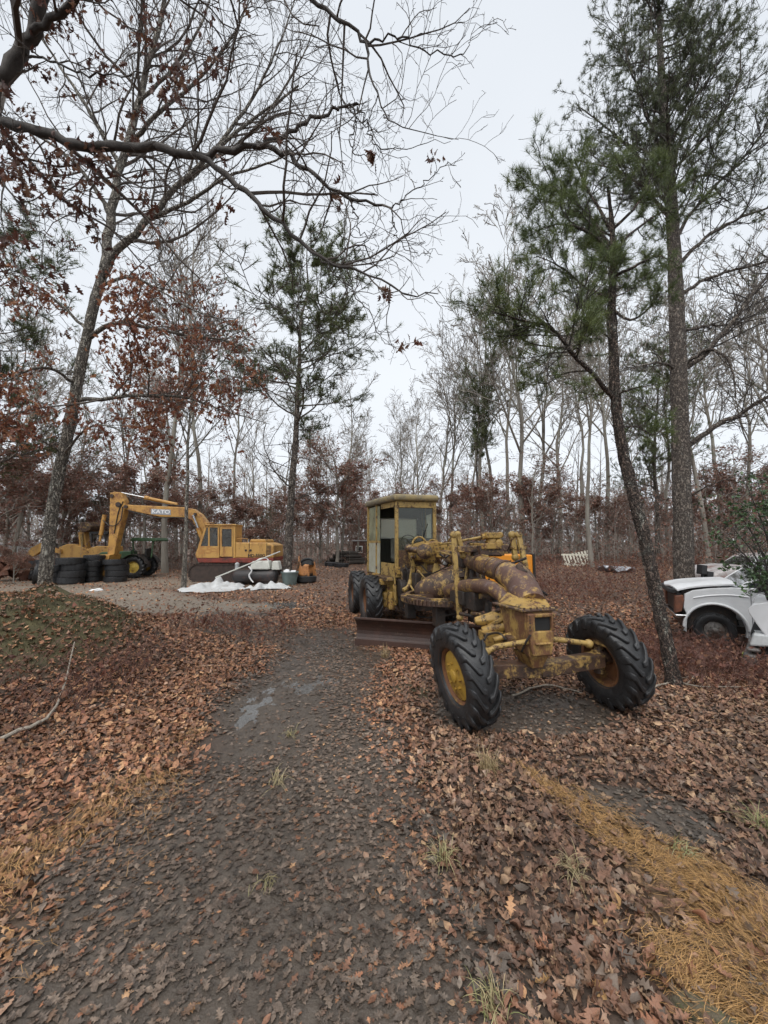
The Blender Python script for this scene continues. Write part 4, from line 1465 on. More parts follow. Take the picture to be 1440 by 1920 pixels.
for i, (px, Y, top) in enumerate([(600, 34, 860), (632, 31, 800), (668, 33, 870), (655, 44, 880), (700, 40, 880), (735, 46, 900), (780, 38, 890)]):
    place('russet_tree', 'russet-leaved oak ' + where(px, Y), 'tree', RUSSET[(i + 1) % 4], px, Y, top, G4, wide=1.5)
G5 = 'russet-leaved oaks behind the grader'
for i, (px, Y, top) in enumerate([(840, 34, 880), (885, 32, 870), (925, 26, 850), (960, 30, 880), (1000, 24, 830), (1035, 27, 870), (1070, 32, 890), (1120, 26, 880), (1160, 30, 900), (1200, 28, 890), (1290, 30, 880),
                                  (1340, 26, 860), (1390, 24, 820), (1430, 28, 850), (1465, 20, 800)]):
    place('russet_tree', 'russet-leaved oak ' + where(px, Y), 'tree', RUSSET[(i + 2) % 4], px, Y, top, G5, wide=1.5)


# --- far wood that reads as one mass
def far_wood():
    global rng
    n = 260
    an = rng.uniform(-1.0, 1.0, n)
    d = rng.uniform(48, 120, n)
    x, y = d * np.sin(an) * 1.1, d * np.cos(an)
    H = rng.uniform(9, 15, n)
    k = 6
    z = np.linspace(0, 1, k)
    T = np.empty((n, k, 3))
    T[:, :, 0] = x[:, None] + rng.normal(size=(n, 1)) * z * .8
    T[:, :, 1] = y[:, None]
    T[:, :, 2] = hgt(x, y)[:, None] + H[:, None] * z
    R = (.16 * (1 - z * .9))[None] * rng.uniform(.7, 1.2, (n, 1))
    Q1, R1 = grow(T, R, 11, .3, 1, 38, 10, .36, .3, 5, .1, (0, 0, .05), .5, .3, lt=.5)
    Q2, R2 = grow(Q1, R1, 6, .2, 1, 38, 10, .42, .3, 3, .1, (0, 0, .04), .6, .4)
    V, F = join([tubes(T, R, 5), ribbons(Q1, R1 * 1.25), ribbons(Q2, np.maximum(R2, .017))])
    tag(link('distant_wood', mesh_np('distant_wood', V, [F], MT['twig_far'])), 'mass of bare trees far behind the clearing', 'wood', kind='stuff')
    # brush and saplings closing the view near the ground
    for (m, d0, d1, h0, h1, rr, nleaf, ls, lab) in ((1700, 22, 44, .5, 5.2, .013, 110000, .125, 'nearer'), (1700, 42, 95, 1.5, 8.0, .024, 105000, .23, 'farther')):
        an = rng.uniform(-1.0, 1.0, m)
        d = rng.uniform(d0, d1, m)
        x, y = d * np.sin(an) * 1.1, d * np.cos(an)
        k = (masks(x, y)[3] < .2) & ~((abs(x + .5) < 4) & (y < 31)) & ~((x < -3) & (x > -16) & (y < 25))
        x, y = x[k], y[k]
        m = len(x)
        T = np.empty((m, 5, 3))
        zz = np.linspace(0, 1, 5)
        h = h0 + (h1 - h0) * rng.random(m) ** 1.4
        T[:, :, 0] = x[:, None] + np.cumsum(rng.normal(size=(m, 5)), 1) * zz * .12
        T[:, :, 1] = y[:, None] + np.cumsum(rng.normal(size=(m, 5)), 1) * zz * .12
        T[:, :, 2] = hgt(x, y)[:, None] + h[:, None] * zz
        R = (rr * (1 - zz * .8))[None] * np.ones((m, 1))
        Q1, R1 = grow(T, R, 7, .12, 1, 48, 14, .45, .3, 2, .15, (0, 0, .04), .7, .4)
        Q2, R2 = grow(Q1, R1, 2, .2, 1, 45, 14, .6, .3, 2, .15, (0, 0, .02), .7, .5)
        V, F = join([tubes(T, R, 3), ribbons(Q1, np.maximum(R1, rr * .5)), ribbons(Q2, np.maximum(R2, rr * .36))])
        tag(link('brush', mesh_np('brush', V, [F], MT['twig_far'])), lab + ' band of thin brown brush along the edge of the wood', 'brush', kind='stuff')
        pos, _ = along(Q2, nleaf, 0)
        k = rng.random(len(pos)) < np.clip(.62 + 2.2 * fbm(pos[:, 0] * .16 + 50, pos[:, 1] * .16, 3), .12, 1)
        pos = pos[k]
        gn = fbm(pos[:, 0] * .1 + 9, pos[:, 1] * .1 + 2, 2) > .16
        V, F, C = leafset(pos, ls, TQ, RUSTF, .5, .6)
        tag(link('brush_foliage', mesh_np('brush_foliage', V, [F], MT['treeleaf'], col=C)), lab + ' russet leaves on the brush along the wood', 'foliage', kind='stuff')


far_wood()


# low brambles on the right and beside the mound: twigs nobody could count
def bramble(label, regions, n, hmax, leafn):
    xs, ys = [], []
    for (cx, cy, rx, ry, w) in regions:
        k = int(n * w)
        xs.append(cx + rng.normal(size=k) * rx)
        ys.append(cy + rng.normal(size=k) * ry)
    x, y = np.concatenate(xs), np.concatenate(ys)
    m = len(x)
    T = np.empty((m, 5, 3))
    zz = np.linspace(0, 1, 5)
    az = rng.random(m) * 6.28
    h = rng.uniform(.15, hmax, m)
    T[:, :, 0] = x[:, None] + np.cos(az)[:, None] * h[:, None] * zz * .8
    T[:, :, 1] = y[:, None] + np.sin(az)[:, None] * h[:, None] * zz * .8
    T[:, :, 2] = hgt(x, y)[:, None] + h[:, None] * (zz * 1.5 - zz ** 2 * .7)
    R = (.0045 * (1 - zz * .7))[None] * np.ones((m, 1))
    Q1, R1 = grow(T, R, 4, .25, 1, 50, 14, .45, .3, 3, .2, (0, 0, 0), .7, .5)
    V, F = join([tubes(T, R, 3), ribbons(Q1, np.maximum(R1, .0022))])
    tag(link('bramble', mesh_np('bramble', V, [F], MT['bramble'])), label, 'brambles', kind='stuff')
    if leafn:
        pos, _ = along(Q1, leafn)
        V, F, C = leafset(pos, .075, TLO, RUST, .8)
        tag(link('bramble_leaves', mesh_np('bramble_leaves', V, [F], MT['treeleaf'], col=C)), 'withered leaves caught in the ' + label, 'leaves', kind='stuff')


MT['bramble'] = M('bramble stems', (.16, .075, .055), (.09, .05, .04), 8, rough=.8)
bramble('reddish brambles around the pickup wheel', [(5.5, 7.0, 1.0, .7, .4), (4.5, 6.0, .6, .5, .2), (5.8, 5.6, .8, .7, .4)], 1300, .5, 2600)
bramble('brown brambles on the bank behind the grader', [(5.5, 15.0, 1.6, 2.2, .35), (8.5, 14., 2.0, 2.5, .2), (11, 18., 3.5, 2.5, .3), (6., 21., 3., 1.5, .15)], 1900, .8, 6500)
bramble('dark thin twigs at the foot of the mound', [(-3.55, 5.2, .3, .5, .55), (-4.4, 4.3, .5, .35, .45)], 260, .5, 120)
bramble('low leafy sprigs between the leaf bed and the sandy road', [(-3.0, 8.2, .8, .45, 1.)], 110, .55, 420)
# ------------------------------------------------------------------ shared vehicle materials
MT['rubber'] = M('wet worn rubber', (.030, .031, .033), (.017, .017, .018), 9, rough=.42, spec=.5, bump=.25, bscale=90, c3=(.075, .062, .05), thr=.66, c3scale=5)
MT['gy'] = M('ochre grader paint, rusting', (.42, .265, .07), (.29, .18, .05), 5, rough=.5, bump=.35, bscale=60, c3=(.10, .043, .024), thr=.55, c3scale=6.5, c3soft=.03, c4=(.028, .02, .016), thr4=.575, c4scale=9, rough2=.75)
MT['gpost'] = M('cab post paint', (.41, .275, .085), (.30, .20, .065), 6, rough=.55, bump=.3, bscale=60, c3=(.065, .03, .02), thr=.56, c3scale=8, c3soft=.03, rough2=.8, c4=(.03, .02, .016), thr4=.60, c4scale=12)
MT['gr'] = M('brown rust with paint left', (.105, .056, .036), (.042, .026, .02), 6, rough=.5, bump=.4, bscale=50, c3=(.38, .245, .08), thr=.55, c3scale=5, c3soft=.035, c4=(.022, .016, .013), thr4=.575, c4scale=7)
MT['neck'] = M('weathered gooseneck paint', (.12, .062, .045), (.075, .042, .034), 5, rough=.38, bump=.3, bscale=50, c3=(.40, .255, .08), thr=.55, c3scale=4.5, c3soft=.035, c4=(.22, .18, .175), thr4=.62, c4scale=4)
MT['grease'] = M('black grease and rust', (.035, .026, .021), (.016, .013, .012), 9, rough=.55, bump=.5, bscale=40, c3=(.095, .05, .03), thr=.6, c3scale=7)
MT['blade'] = M('rusty blade steel', (.075, .037, .026), (.036, .021, .017), 5, rough=.5, bump=.35, bscale=40, c3=(.13, .08, .055), thr=.63, c3scale=5)
MT['rimy'] = M('ochre rim paint', (.44, .27, .04), (.33, .19, .032), 6, rough=.5, bump=.2, bscale=60, c3=(.11, .045, .022), thr=.58, c3scale=7, rough2=.8)
MT['rimr'] = M('rusted rim', (.20, .085, .03), (.10, .042, .022), 8, rough=.75, bump=.4, bscale=60, c3=(.30, .18, .04), thr=.62, c3scale=6)
MT['nose'] = M('rust streaked nose paint', (.40, .255, .075), (.28, .175, .052), 6, rough=.5, bump=.4, bscale=60, stretch=(1, 1, .55), c3=(.15, .068, .034), thr=.49, c3scale=6, c4=(.03, .02, .016), thr4=.62, c4scale=7, rough2=.75)
MT['dark'] = M('dark interior', (.02, .02, .02), (.012, .012, .012), 5, rough=.8)
MT['panel'] = M('grey green cab lining', (.06, .06, .047), (.035, .035, .028), 6, rough=.8, stretch=(6, 6, .5))
MT['pale'] = M('pale cab panel', (.42, .42, .34), (.30, .29, .22), 5, rough=.7, c3=(.14, .09, .05), thr=.66)
MT['cabglass'] = glass('dusty cab glass', (.84, .87, .82), .07, (.30, .31, .27))
MT['rearglass'] = milky('milky rear glass')
MT['whitetrim'] = M('white rubber trim', (.75, .75, .72), (.6, .6, .57), 8, rough=.6)
MT['chrome'] = M('dull chrome', (.55, .55, .55), (.4, .4, .4), 8, rough=.2, metal=1)
MT['lens'] = M('lamp lens', (.6, .62, .62), (.5, .52, .52), 20, rough=.08, spec=.8)


def tyre_mb(R, W, rim, lug, n, sweep=.34, half=.078, style='lug', sides=48):
    b = MB()
    c = R - lug
    pr = [(rim, -W * .40), (rim + (c - rim) * .35, -W * .49), (rim + (c - rim) * .7, -W * .5), (c - .035 * R, -W * .46), (c, -W * .33), (c + .012 * R, 0)]
    prof = pr + [(r, -a) for (r, a) in pr[-2::-1]]
    prof += [(rim * .97, W * .34), (rim * .97, -W * .34)]
    b.lathe(prof, sides=sides, close=True)
    if style == 'lug':
        st = [(.03, 0), (.16, .22), (.30, .52), (.42, .84), (.495, 1.0), (.515, 1.06)]
        for side in (-1, 1):
            for i in range(n):
                f0 = (i + (.5 if side > 0 else 0)) * 2 * math.pi / n
                V = []
                for k, (ax, sw) in enumerate(st):
                    f = f0 + sweep * sw + .05 * math.sin(sw * 6)
                    ro = R + [.0, .004, .0, -.012 * R, -.05 * R, -.17 * R][k]
                    ri = c - [.02, .02, .02, .05, .1, .22][k] * R
                    hw = half * [.8, 1, 1.0, 1.1, 1.15, 1.0][k]
                    x = side * ax * W
                    for (r, q) in ((ri, -hw * 1.15), (ri, hw * 1.15), (ro, hw * .85), (ro, -hw * .85)):
                        V.append((x, r * math.cos(f + q), r * math.sin(f + q)))
                F = []
                for k in range(len(st) - 1):
                    for j in range(4):
                        a, bq = k * 4 + j, k * 4 + (j + 1) % 4
                        F.append((a, bq, bq + 4, a + 4))
                F += [(3, 2, 1, 0), tuple(len(st) * 4 - 4 + j for j in range(4))]
                b.raw(V, F)
    elif style == 'rib':
        for ax in (-.3, -.1, .1, .3):
            b.lathe([(c * .98, (ax - .075) * W), (R, (ax - .065) * W), (R, (ax + .065) * W), (c * .98, (ax + .075) * W)], sides=sides, close=True)
        for side in (-1, 1):
            for i in range(n):
                f = i * 2 * math.pi / n
                Rm = np.array([[1, 0, 0], [0, math.cos(f), -math.sin(f)], [0, math.sin(f), math.cos(f)]])
                b.box(Rm @ np.array((side * .45 * W, c - .01, 0)), (.09 * W, .05 * R, R * 3.4 / n), Rm)
    return b


def rim_ring(rim, W, dish, o, sides=32):
    """steel rim: flange, well and inner flange, as a closed ring"""
    return MB().lathe([(rim * 1.04, o * W * .42), (rim * 1.04, o * W * .36), (rim * .94, o * W * .30), (rim * .88, o * (dish + .004)), (rim * .88, -o * W * .34), (rim * 1.04, -o * W * .38), (rim * 1.04, -o * W * .42),
                       (rim * .97, -o * W * .2), (rim * .97, o * W * .2)], sides=sides, close=True)


_tyres = {}


def make_wheel(parent, R, W, rim, lug, n, loc, rot=(0, 0, 0), out=1, style='lug', rimmat=None, sweep=.34, dish=None, half=.078, flip=1):
    dish = W * .12 if dish is None else dish
    o = out
    w = MB().lathe([(rim * .86, o * dish), (rim * .84, o * (dish + .018)), (rim * .55, o * (dish + .03)), (rim * .34, o * (dish + .05)), (rim * .2, o * (dish + .05)), (rim * .2, o * (dish - .03)), (rim * .86, o * (dish - .03))], sides=32, close=True).build('wheel', rimmat or MT['rimy'], parent, smooth=True)
    rim_ring(rim, W, dish, o).build('rim', MT['rimr'] if rimmat is None else rimmat, w, smooth=True)
    w.location = loc
    w.rotation_euler = rot
    key = (R, W, rim, lug, n, sweep * flip, half, style)
    if key in _tyres:
        t = link('tyre', _tyres[key], w)
        if style == 'lug':
            bv = t.modifiers.new('bevel', 'BEVEL')
            bv.width, bv.segments, bv.limit_method, bv.angle_limit = .012, 2, 'ANGLE', math.radians(40)
    else:
        t = tyre_mb(R, W, rim, lug, n, sweep * flip, half, style).build('tyre', MT['rubber'], w, smooth=(style != 'lug'), bevel=.012 if style == 'lug' else 0)
        _tyres[key] = t.data
    if style == 'lug':
        t.data.polygons.foreach_set('use_smooth', np.ones(len(t.data.polygons), bool))
        t.data.set_sharp_from_angle(angle=math.radians(50))
    h = MB()
    h.lathe([(rim * .24, out * (dish + .04)), (rim * .22, out * (dish + .065)), (rim * .14, out * (dish + .075))], sides=16)
    for i in range(8):
        f = i * math.pi / 4
        c = (out * (dish + .035), rim * .45 * math.cos(f), rim * .45 * math.sin(f))
        h.cyl(c, (c[0] + out * .025, c[1], c[2]), .014, sides=6)
    h.build('hub', rimmat or MT['rimy'], w, smooth=True)
    return w


# ------------------------------------------------------------------ the motor grader
gO = np.array([1.75, 4.42, 0.0])
gr = Frame(gO, math.radians(13.5))
A = gr.at
grader = thing('motor_grader', 'rusty ochre motor grader with cab parked on the leaves beside the muddy track', 'grader', tuple(gO), gr.rz)

# wheels; front pair steered a little and leaning
fw_rot = (0, math.radians(-9), math.radians(3))
make_wheel(grader, .53, .30, .295, .036, 18, (-.95, .0, .50), fw_rot, out=-1, dish=.05, flip=-1)
make_wheel(grader, .53, .30, .28, .036, 18, (.90, .02, .51), (0, math.radians(-11), math.radians(0)), out=1, dish=.05, rimmat=MT['rimr'], flip=-1)
for (L, s, x) in ((4.95, 1, -.93), (6.35, 1, -1.0), (4.95, -1, .93), (6.35, -1, .97)):
    make_wheel(grader, .57, .36, .30, .036, 18, (x, L, .55), (0, 0, 0), out=-s, dish=.02, flip=-1, rimmat=MT['rimr'])

# front axle, knuckles, rods
b = MB()
b.beam((-.74, .08, .50), (0, .05, .46), .17, .15)
b.beam((0, .05, .46), (.80, .0, .53), .17, .15)
b.build('front_axle', MT['gr'], grader, bevel=.012)
for s in (-1, 1):
    k = MB()
    xx = s * .80
    k.cyl((xx, .03, .36), (xx + .03 * s, .03, .78), .055)
    k.cyl((xx - .06 * s, .03, .55), (xx + .16 * s, .0, .56), .085)
    k.box((xx - .02, -.1, .74), (.1, .26, .07))
    k.build('knuckle', MT['gr'], grader, bevel=.008, smooth=True)
b = MB()
b.tube([A(912, 1222, -.12), A(930, 1213, -.12), A(1000, 1201, -.14)], .03, 10)
b.tube([A(1000, 1201, -.14), A(1045, 1199, -.14), A(1104, 1207, -.12)], .03, 10)
b.ball(A(912, 1222, -.12), .045, 6)
b.ball(A(1104, 1207, -.12), .05, 6)
b.build('tie_rod', MT['gpost'], grader, smooth=True)
b = MB()
b.tube([A(905, 1185, .5), A(925, 1178, .45), A(960, 1172, .3)], [.06, .075, .055], 10)
b.tube([A(890, 1165, .55), A(925, 1160, .5), A(960, 1168, .35)], [.05, .09, .06], 8)
b.box(A(925, 1195, .42), (.30, .2, .16))
b.tube([A(925, 1200, .2), A(960, 1190, .15), A(1000, 1196, .1)], .035, 8)
b.build('lean_linkage', MT['gy'], grader, bevel=.01, smooth=True)

# nose casting with rectangular opening
x0, x1 = A(991, 1190, -.2)[0], A(1042, 1190, -.2)[0]
z1, z0 = A(1015, 1147, -.2)[2], A(1015, 1234, -.2)[2]
zh1, zh0 = A(1015, 1158, -.2)[2], A(1015, 1184, -.2)[2]
xh0, xh1 = A(1004, 1170, -.2)[0], A(1035, 1170, -.2)[0]
b = MB()
b.hexa([(x0 + .04, -.15, z0), (x1 - .04, -.15, z0), (x1, .22, z0 + .06), (x0, .22, z0 + .06), (x0 - .01, -.16, z1 - .005), (x1 + .01, -.16, z1 - .005), (x1 + .03, .34, z1 - .005), (x0 - .03, .34, z1 - .005)])
b.bb(x0 + .004, xh0, -.2, -.156, zh0 - .01, z1 - .02)
b.bb(xh1, x1 - .004, -.2, -.156, zh0 - .01, z1 - .02)
b.bb(xh0, xh1, -.2, -.156, zh1, z1 - .02)
b.hexa([(x0 + .05, -.2, z0 + .02), (x1 - .05, -.2, z0 + .02), (x1 - .05, -.153, z0 + .02), (x0 + .05, -.153, z0 + .02), (x0 + .006, -.2, zh0), (x1 - .006, -.2, zh0), (x1 - .006, -.157, zh0), (x0 + .006, -.157, zh0)])
b.bb(x0 + .07, x1 - .07, -.235, -.2, z0 + .14, z0 + .165)
b.hexa([(x0 + .1, -.1, z0 - .14), (x1 - .1, -.1, z0 - .14), (x1 - .1, .14, z0 - .14), (x0 + .1, .14, z0 - .14), (x0 + .045, -.146, z0 + .004), (x1 - .045, -.146, z0 + .004), (x1 - .045, .2, z0 + .004), (x0 + .045, .2, z0 + .004)])
nose = b.build('nose_casting', MT['nose'], grader, bevel=.014)
MB().bb(xh0 - .004, xh1 + .004, -.168, -.161, zh0 - .004, zh1 + .004).build('hole_shade', MT['dark'], nose)  # dark plate standing for the shade inside the hole
f = MB()
f.hexa([(x0 - .06, -.19, z1), (x1 + .05, -.19, z1), (x1 + .06, .38, z1), (x0 - .10, .38, z1), (x0 - .06, -.19, z1 + .025), (x1 + .05, -.19, z1 + .025), (x1 + .06, .38, z1 + .025), (x0 - .10, .38, z1 + .025)])
f.build('nose_flange', MT['gr'], nose, bevel=.008)

# frame tube and gooseneck
pts = spline([A(800, 1042, 4.25), A(850, 1045, 3.0), A(888, 1053, 2.0), A(915, 1062, 1.4), A(940, 1070, 1.0), A(962, 1084, .68), A(980, 1104, .42), A(998, 1135, .12)], 40)
rad = np.interp(np.linspace(0, 1, 40), [0, .3, .55, .75, .88, 1], [.13, .135, .15, .185, .19, .165])
fr = MB().tube(pts, rad, 28).build('frame_tube', MT['neck'], grader, smooth=True)
sk = MB()
tp = A(988, 1112, .30)
q = [(-.15, -.16), (.15, -.16), (.17, .16), (-.17, .16)]
sk.hexa([(x0 - .03, -.165, z1 + .022), (x1 + .03, -.165, z1 + .022), (x1 + .04, .34, z1 + .022), (x0 - .07, .34, z1 + .022)] + [(tp[0] + u, tp[1] + v + .03, tp[2]) for (u, v) in q])
sk.build('neck_skirt', MT['gy'], grader, bevel=.05, seg=3)
d = MB()
n = unit(np.array([.55, -.5, .62]))
cpt = A(968, 1087, .62) + n * .172
xa = n
ya = unit(np.cross(n, [0, 0, 1.]))
za = np.cross(xa, ya)
Rd = np.stack([xa, ya, za], 1)
d.lathe([(.148, -.05), (.148, .012), (.132, .02), (.128, .012), (.05, .016), (.01, .018)], c=cpt, R=Rd, sides=28)
for i in range(10):
    a_ = i * .628
    c = cpt + Rd @ np.array((.012, .138 * math.cos(a_), .138 * math.sin(a_)))
    d.cyl(c, c + n * .016, .009, sides=6)
d.build('cover_plate', MT['gr'], fr, smooth=True)
for k in (14, 19, 24):
    t_ = unit(pts[k + 1] - pts[k])
    MB().tube([pts[k] - t_ * .025, pts[k] + t_ * .025], rad[k] + .012, 28).build('clamp_band', MT['gr'], fr, smooth=True)

# drawbar below the neck, with its elbow
db = spline([A(958, 1142, .34), A(946, 1122, .5), A(928, 1106, .72), A(905, 1099, 1.05), A(872, 1100, 1.6), A(842, 1108, 2.2)], 26)
MB().tube(db, np.interp(np.linspace(0, 1, 26), [0, .4, 1], [.085, .095, .11]), 18).build('drawbar', MT['neck'], grader, smooth=True)
b = MB()
b.box(A(893, 1125, 1.35), (.24, .34, .26))
b.box(A(872, 1118, 1.7), (.3, .5, .2))
b.cyl(A(915, 1128, 1.1), A(915, 1150, 1.1), .05)
b.tube(spline([A(862, 1150, 1.6), A(890, 1156, 1.3), A(930, 1165, .9)], 8), .028, 8)
b.cyl(A(933, 1130, .9), A(933, 1170, .9), .02)
b.build('drawbar_mount', MT['grease'], grader, bevel=.01, smooth=True)

# circle gear under the drum
cz = .88
b = MB()
yR = np.array([[0, 1, 0], [0, 0, 1], [1, 0, 0]], float)
b.lathe([(.76, -.05), (.76, .05), (.66, .05), (.66, -.05)], c=(-.02, 2.75, cz), R=yR, sides=56, close=True)
b.lathe([(.70, .05), (.70, .075), (.62, .075), (.62, .05)], c=(-.02, 2.75, cz), R=yR, sides=56, close=True)
for i in range(64):
    a_ = i * 2 * math.pi / 64
    Rm = rotm('Z', math.degrees(a_))
    b.box(np.array((-.02, 2.75, cz)) + Rm @ np.array((.772, 0, 0)), (.03, .035, .085), Rm)
b.beam((-.68, 2.75, cz + .02), (.64, 2.75, cz + .02), .16, .1)
b.beam((-.02, 2.1, cz + .02), (-.02, 3.4, cz + .02), .16, .1)
b.build('circle_gear', MT['gr'], grader, bevel=.004)
b = MB()
for (x, y) in ((-.55, 3.1), (.45, 2.5), (-.3, 2.3)):
    b.box((x, y, .66), (.16, .2, .36))
b.box((-.05, 2.95, .72), (.9, .35, .14))
b.build('circle_bracket', MT['grease'], grader, bevel=.01)

# tapered rusty drum lying on the circle
e0, e1 = A(779, 1113, 3.1), A(905, 1079, 2.35)
ax = unit(e1 - e0)
prof = np.array([(0, .06), (.03, .13), (.09, .19), (.2, .235), (.4, .27), (.6, .275), (.85, .27), (.96, .24), (1, .12)])
b = MB().tube([e0 + (e1 - e0) * t for t, _ in prof], prof[:, 1], 30)
drum = b.build('drum', MT['gr'], grader, smooth=True)
b = MB()
for t in (.33, .66):
    b.tube([e0 + (e1 - e0) * (t - .012), e0 + (e1 - e0) * (t + .012)], np.interp(t, prof[:, 0], prof[:, 1]) + .008, 30)
b.build('band', MT['gr'], drum, smooth=True)
b = MB()
for i in range(14):
    t = .62 + i * .022
    b.tube([e0 + (e1 - e0) * (t - .004), e0 + (e1 - e0) * (t + .004)], np.interp(t, prof[:, 0], prof[:, 1]) + .004, 30)
b.build('cooling_fin', MT['grease'], drum)

# blade: curved moldboard
w0, wd_ = np.array([-.53, 7.22, 0]), unit(np.array([.93, -.30, 0]))
def w2l(p):
    q = np.array(p) - gO
    return np.array([q[0] * gr.c + q[1] * gr.s, -q[0] * gr.s + q[1] * gr.c, q[2]])
fwd = np.array([wd_[1], -wd_[0], 0])
V = []
nz = 9
for e in (0, 2.45):
    for k in range(nz):
        t = k / (nz - 1)
        bow = .13 * (1 - (2 * t - 1) ** 2) - .05 * t
        for th in (0, .022):
            V.append(w2l(w0 + wd_ * e - fwd * (bow + th) + np.array([0, 0, .02 + .47 * t])))
F = []
o2 = 2 * nz
for k in range(nz - 1):
    a = 2 * k
    F += [(a, a + 2, o2 + a + 2, o2 + a), (a + 1, o2 + a + 1, o2 + a + 3, a + 3), (a, a + 1, a + 3, a + 2), (o2 + a, o2 + a + 2, o2 + a + 3, o2 + a + 1)]
F += [(0, o2, o2 + 1, 1), (2 * nz - 2, 2 * nz - 1, o2 + 2 * nz - 1, o2 + 2 * nz - 2)]
bl = MB().raw(V, F).build('blade', MT['blade'], grader)
e = MB()
e.beam(w2l(w0 + np.array([0, 0, .5]) + fwd * .04), w2l(w0 + wd_ * 2.45 + np.array([0, 0, .5]) + fwd * .04), .05, .035)
e.beam(w2l(w0 + np.array([0, 0, .06]) + fwd * .01), w2l(w0 + wd_ * 2.45 + np.array([0, 0, .06]) + fwd * .01), .02, .13)
e.build('blade_edge', MT['blade'], bl, bevel=.005)

# lift arms, yoke, gear housings and control shafts
def arm(name, rows, w, h, mat):
    m_ = MB()
    for p_, q_ in zip(rows[:-1], rows[1:]):
        m_.beam(p_, q_, w, h, up=(0, 1, 0))
    m_.ball(rows[0], w * .8, 6)
    m_.ball(rows[-1], w * .75, 6)
    return m_.build(name, mat, grader, bevel=.006, smooth=True)
arm('lift_arm', [A(850, 1003, 1.75), A(855, 1070, 1.7), A(862, 1158, 1.62)], .075, .05, MT['gpost'])
arm('lift_arm', [A(858, 1002, 1.85), A(868, 1042, 1.85)], .07, .08, MT['gpost'])
arm('lift_arm', [A(960, 1003, 1.75), A(966, 1045, 1.7)], .08, .06, MT['gpost'])
arm('lift_arm', [A(972, 1003, 1.7), A(984, 1056, 1.55), A(992, 1120, 1.5)], .08, .06, MT['gpost'])
b = MB()
b.beam(A(856, 1030, 1.8), A(985, 1026, 1.8), .13, .1)
b.box(A(915, 1032, 1.8), (.42, .3, .16))
b.cyl(A(880, 1035, 1.95), A(940, 1035, 1.95), .075, sides=16)
b.build('lift_yoke', MT['gr'], grader, bevel=.012, smooth=True)
b = MB()
b.box(A(921, 1004, 1.75), (.26, .22, .09))
b.cyl(A(903, 1007, 1.75), A(941, 1003, 1.75), .05, sides=16)
b.cyl(A(921, 1008, 1.75), A(921, 1030, 1.75), .085, .11, sides=18)
b.ball(A(934, 1018, 1.7), .075, 8)
b.box(A(915, 1024, 1.75), (.34, .26, .09))
b.build('swing_gearbox', MT['gy'], grader, bevel=.012, smooth=True)
b = MB()
b.cyl(A(860, 1015, 2.0), A(903, 1007, 1.75), .02, sides=8)
b.cyl(A(815, 1021, 4.1), A(858, 1017, 2.1), .018, sides=8)
b.cyl(A(852, 1028, 2.6), A(940, 1027, 1.9), .012, sides=6)
b.cyl(A(800, 1030, 4.1), A(846, 1040, 2.6), .014, sides=6)
b.build('control_shaft', MT['gpost'], grader, smooth=True)

b = MB()
b.prism([tuple(A(px, py, 3.7)[[0, 2]]) for (px, py) in ((778, 1024), (812, 1014), (852, 1024), (855, 1050), (842, 1060), (800, 1055), (782, 1050))], 3.55, 4.3)
b.build('gear_housing', MT['gy'], grader, bevel=.025)
b = MB()
b.cyl(A(766, 1029, 3.7), A(800, 1034, 3.45), .06, .075, sides=16)
b.lathe([(.15, -.05), (.15, .05), (.09, .08), (.04, .10)], c=A(796, 1034, 3.4), R=np.array([[0, 1, 0], [-1, 0, 0], [0, 0, 1]], float), sides=22)
b.ball(A(766, 1028, 3.7), .085, 8)
b.build('worm_gear', MT['gr'], grader, smooth=True)
ring = MB()
ang_ = np.linspace(0, math.pi * 1.1, 14)
ctr = A(786, 1022, 3.8)
ring.tube([ctr + np.array((.15 * math.cos(t), 0, .17 * math.sin(t))) for t in ang_], .02, 8)
ring.build('sector_ring', MT['gpost'], grader, smooth=True)
b = MB()
b.beam(A(770, 1038, 3.9), A(775, 1062, 3.9), .07, .07, up=(0, 1, 0))
b.beam(A(775, 1060, 3.9), A(770, 1092, 3.9), .09, .06, up=(0, 1, 0))
b.tube(spline([A(770, 1088, 3.9), A(766, 1100, 3.85), A(756, 1107, 3.8)], 6), .05, 8)
b.beam(A(800, 1055, 3.7), A(793, 1090, 3.6), .10, .05, up=(0, 1, 0))
b.beam(A(783, 1068, 3.6), A(797, 1085, 3.5), .03, .03, up=(0, 1, 0))
b.beam(A(820, 1058, 3.5), A(815, 1085, 3.4), .14, .05, up=(0, 1, 0))
b.build('side_bracket', MT['gpost'], grader, bevel=.008, smooth=True)
hl = MB()
hl.lathe([(.02, .1), (.05, .09), (.075, .02), (.078, -.01), (.07, -.015)], c=A(834, 1053, 3.2), R=np.array([[0, -1, 0], [1, 0, 0], [0, 0, 1]], float), sides=20)
hlo = hl.build('headlight', MT['gr'], grader, smooth=True)
ls = MB()
ls.lathe([(.068, -.012), (.05, -.03), (.01, -.036)], c=A(834, 1053, 3.2), R=np.array([[0, -1, 0], [1, 0, 0], [0, 0, 1]], float), sides=20)
ls.build('lens', MT['lens'], hlo, smooth=True)
for rows in ([(838, 1062, 3.1), (846, 1045, 2.9), (870, 1030, 2.4)], [(770, 1150, 3.2), (800, 1158, 2.9), (850, 1152, 2.4), (880, 1140, 1.9)], [(876, 1020, 2.2), (886, 1017, 2.1), (898, 1028, 1.9)],
             [(790, 1060, 3.6), (808, 1075, 3.4), (838, 1062, 3.0)], [(908, 1200, -.05), (915, 1190, .1), (935, 1187, .2), (950, 1200, .1)]):
    MB().tube(spline([A(*r) for r in rows], 10), .013, 6).build('hose', MT['grease'], grader, smooth=True)

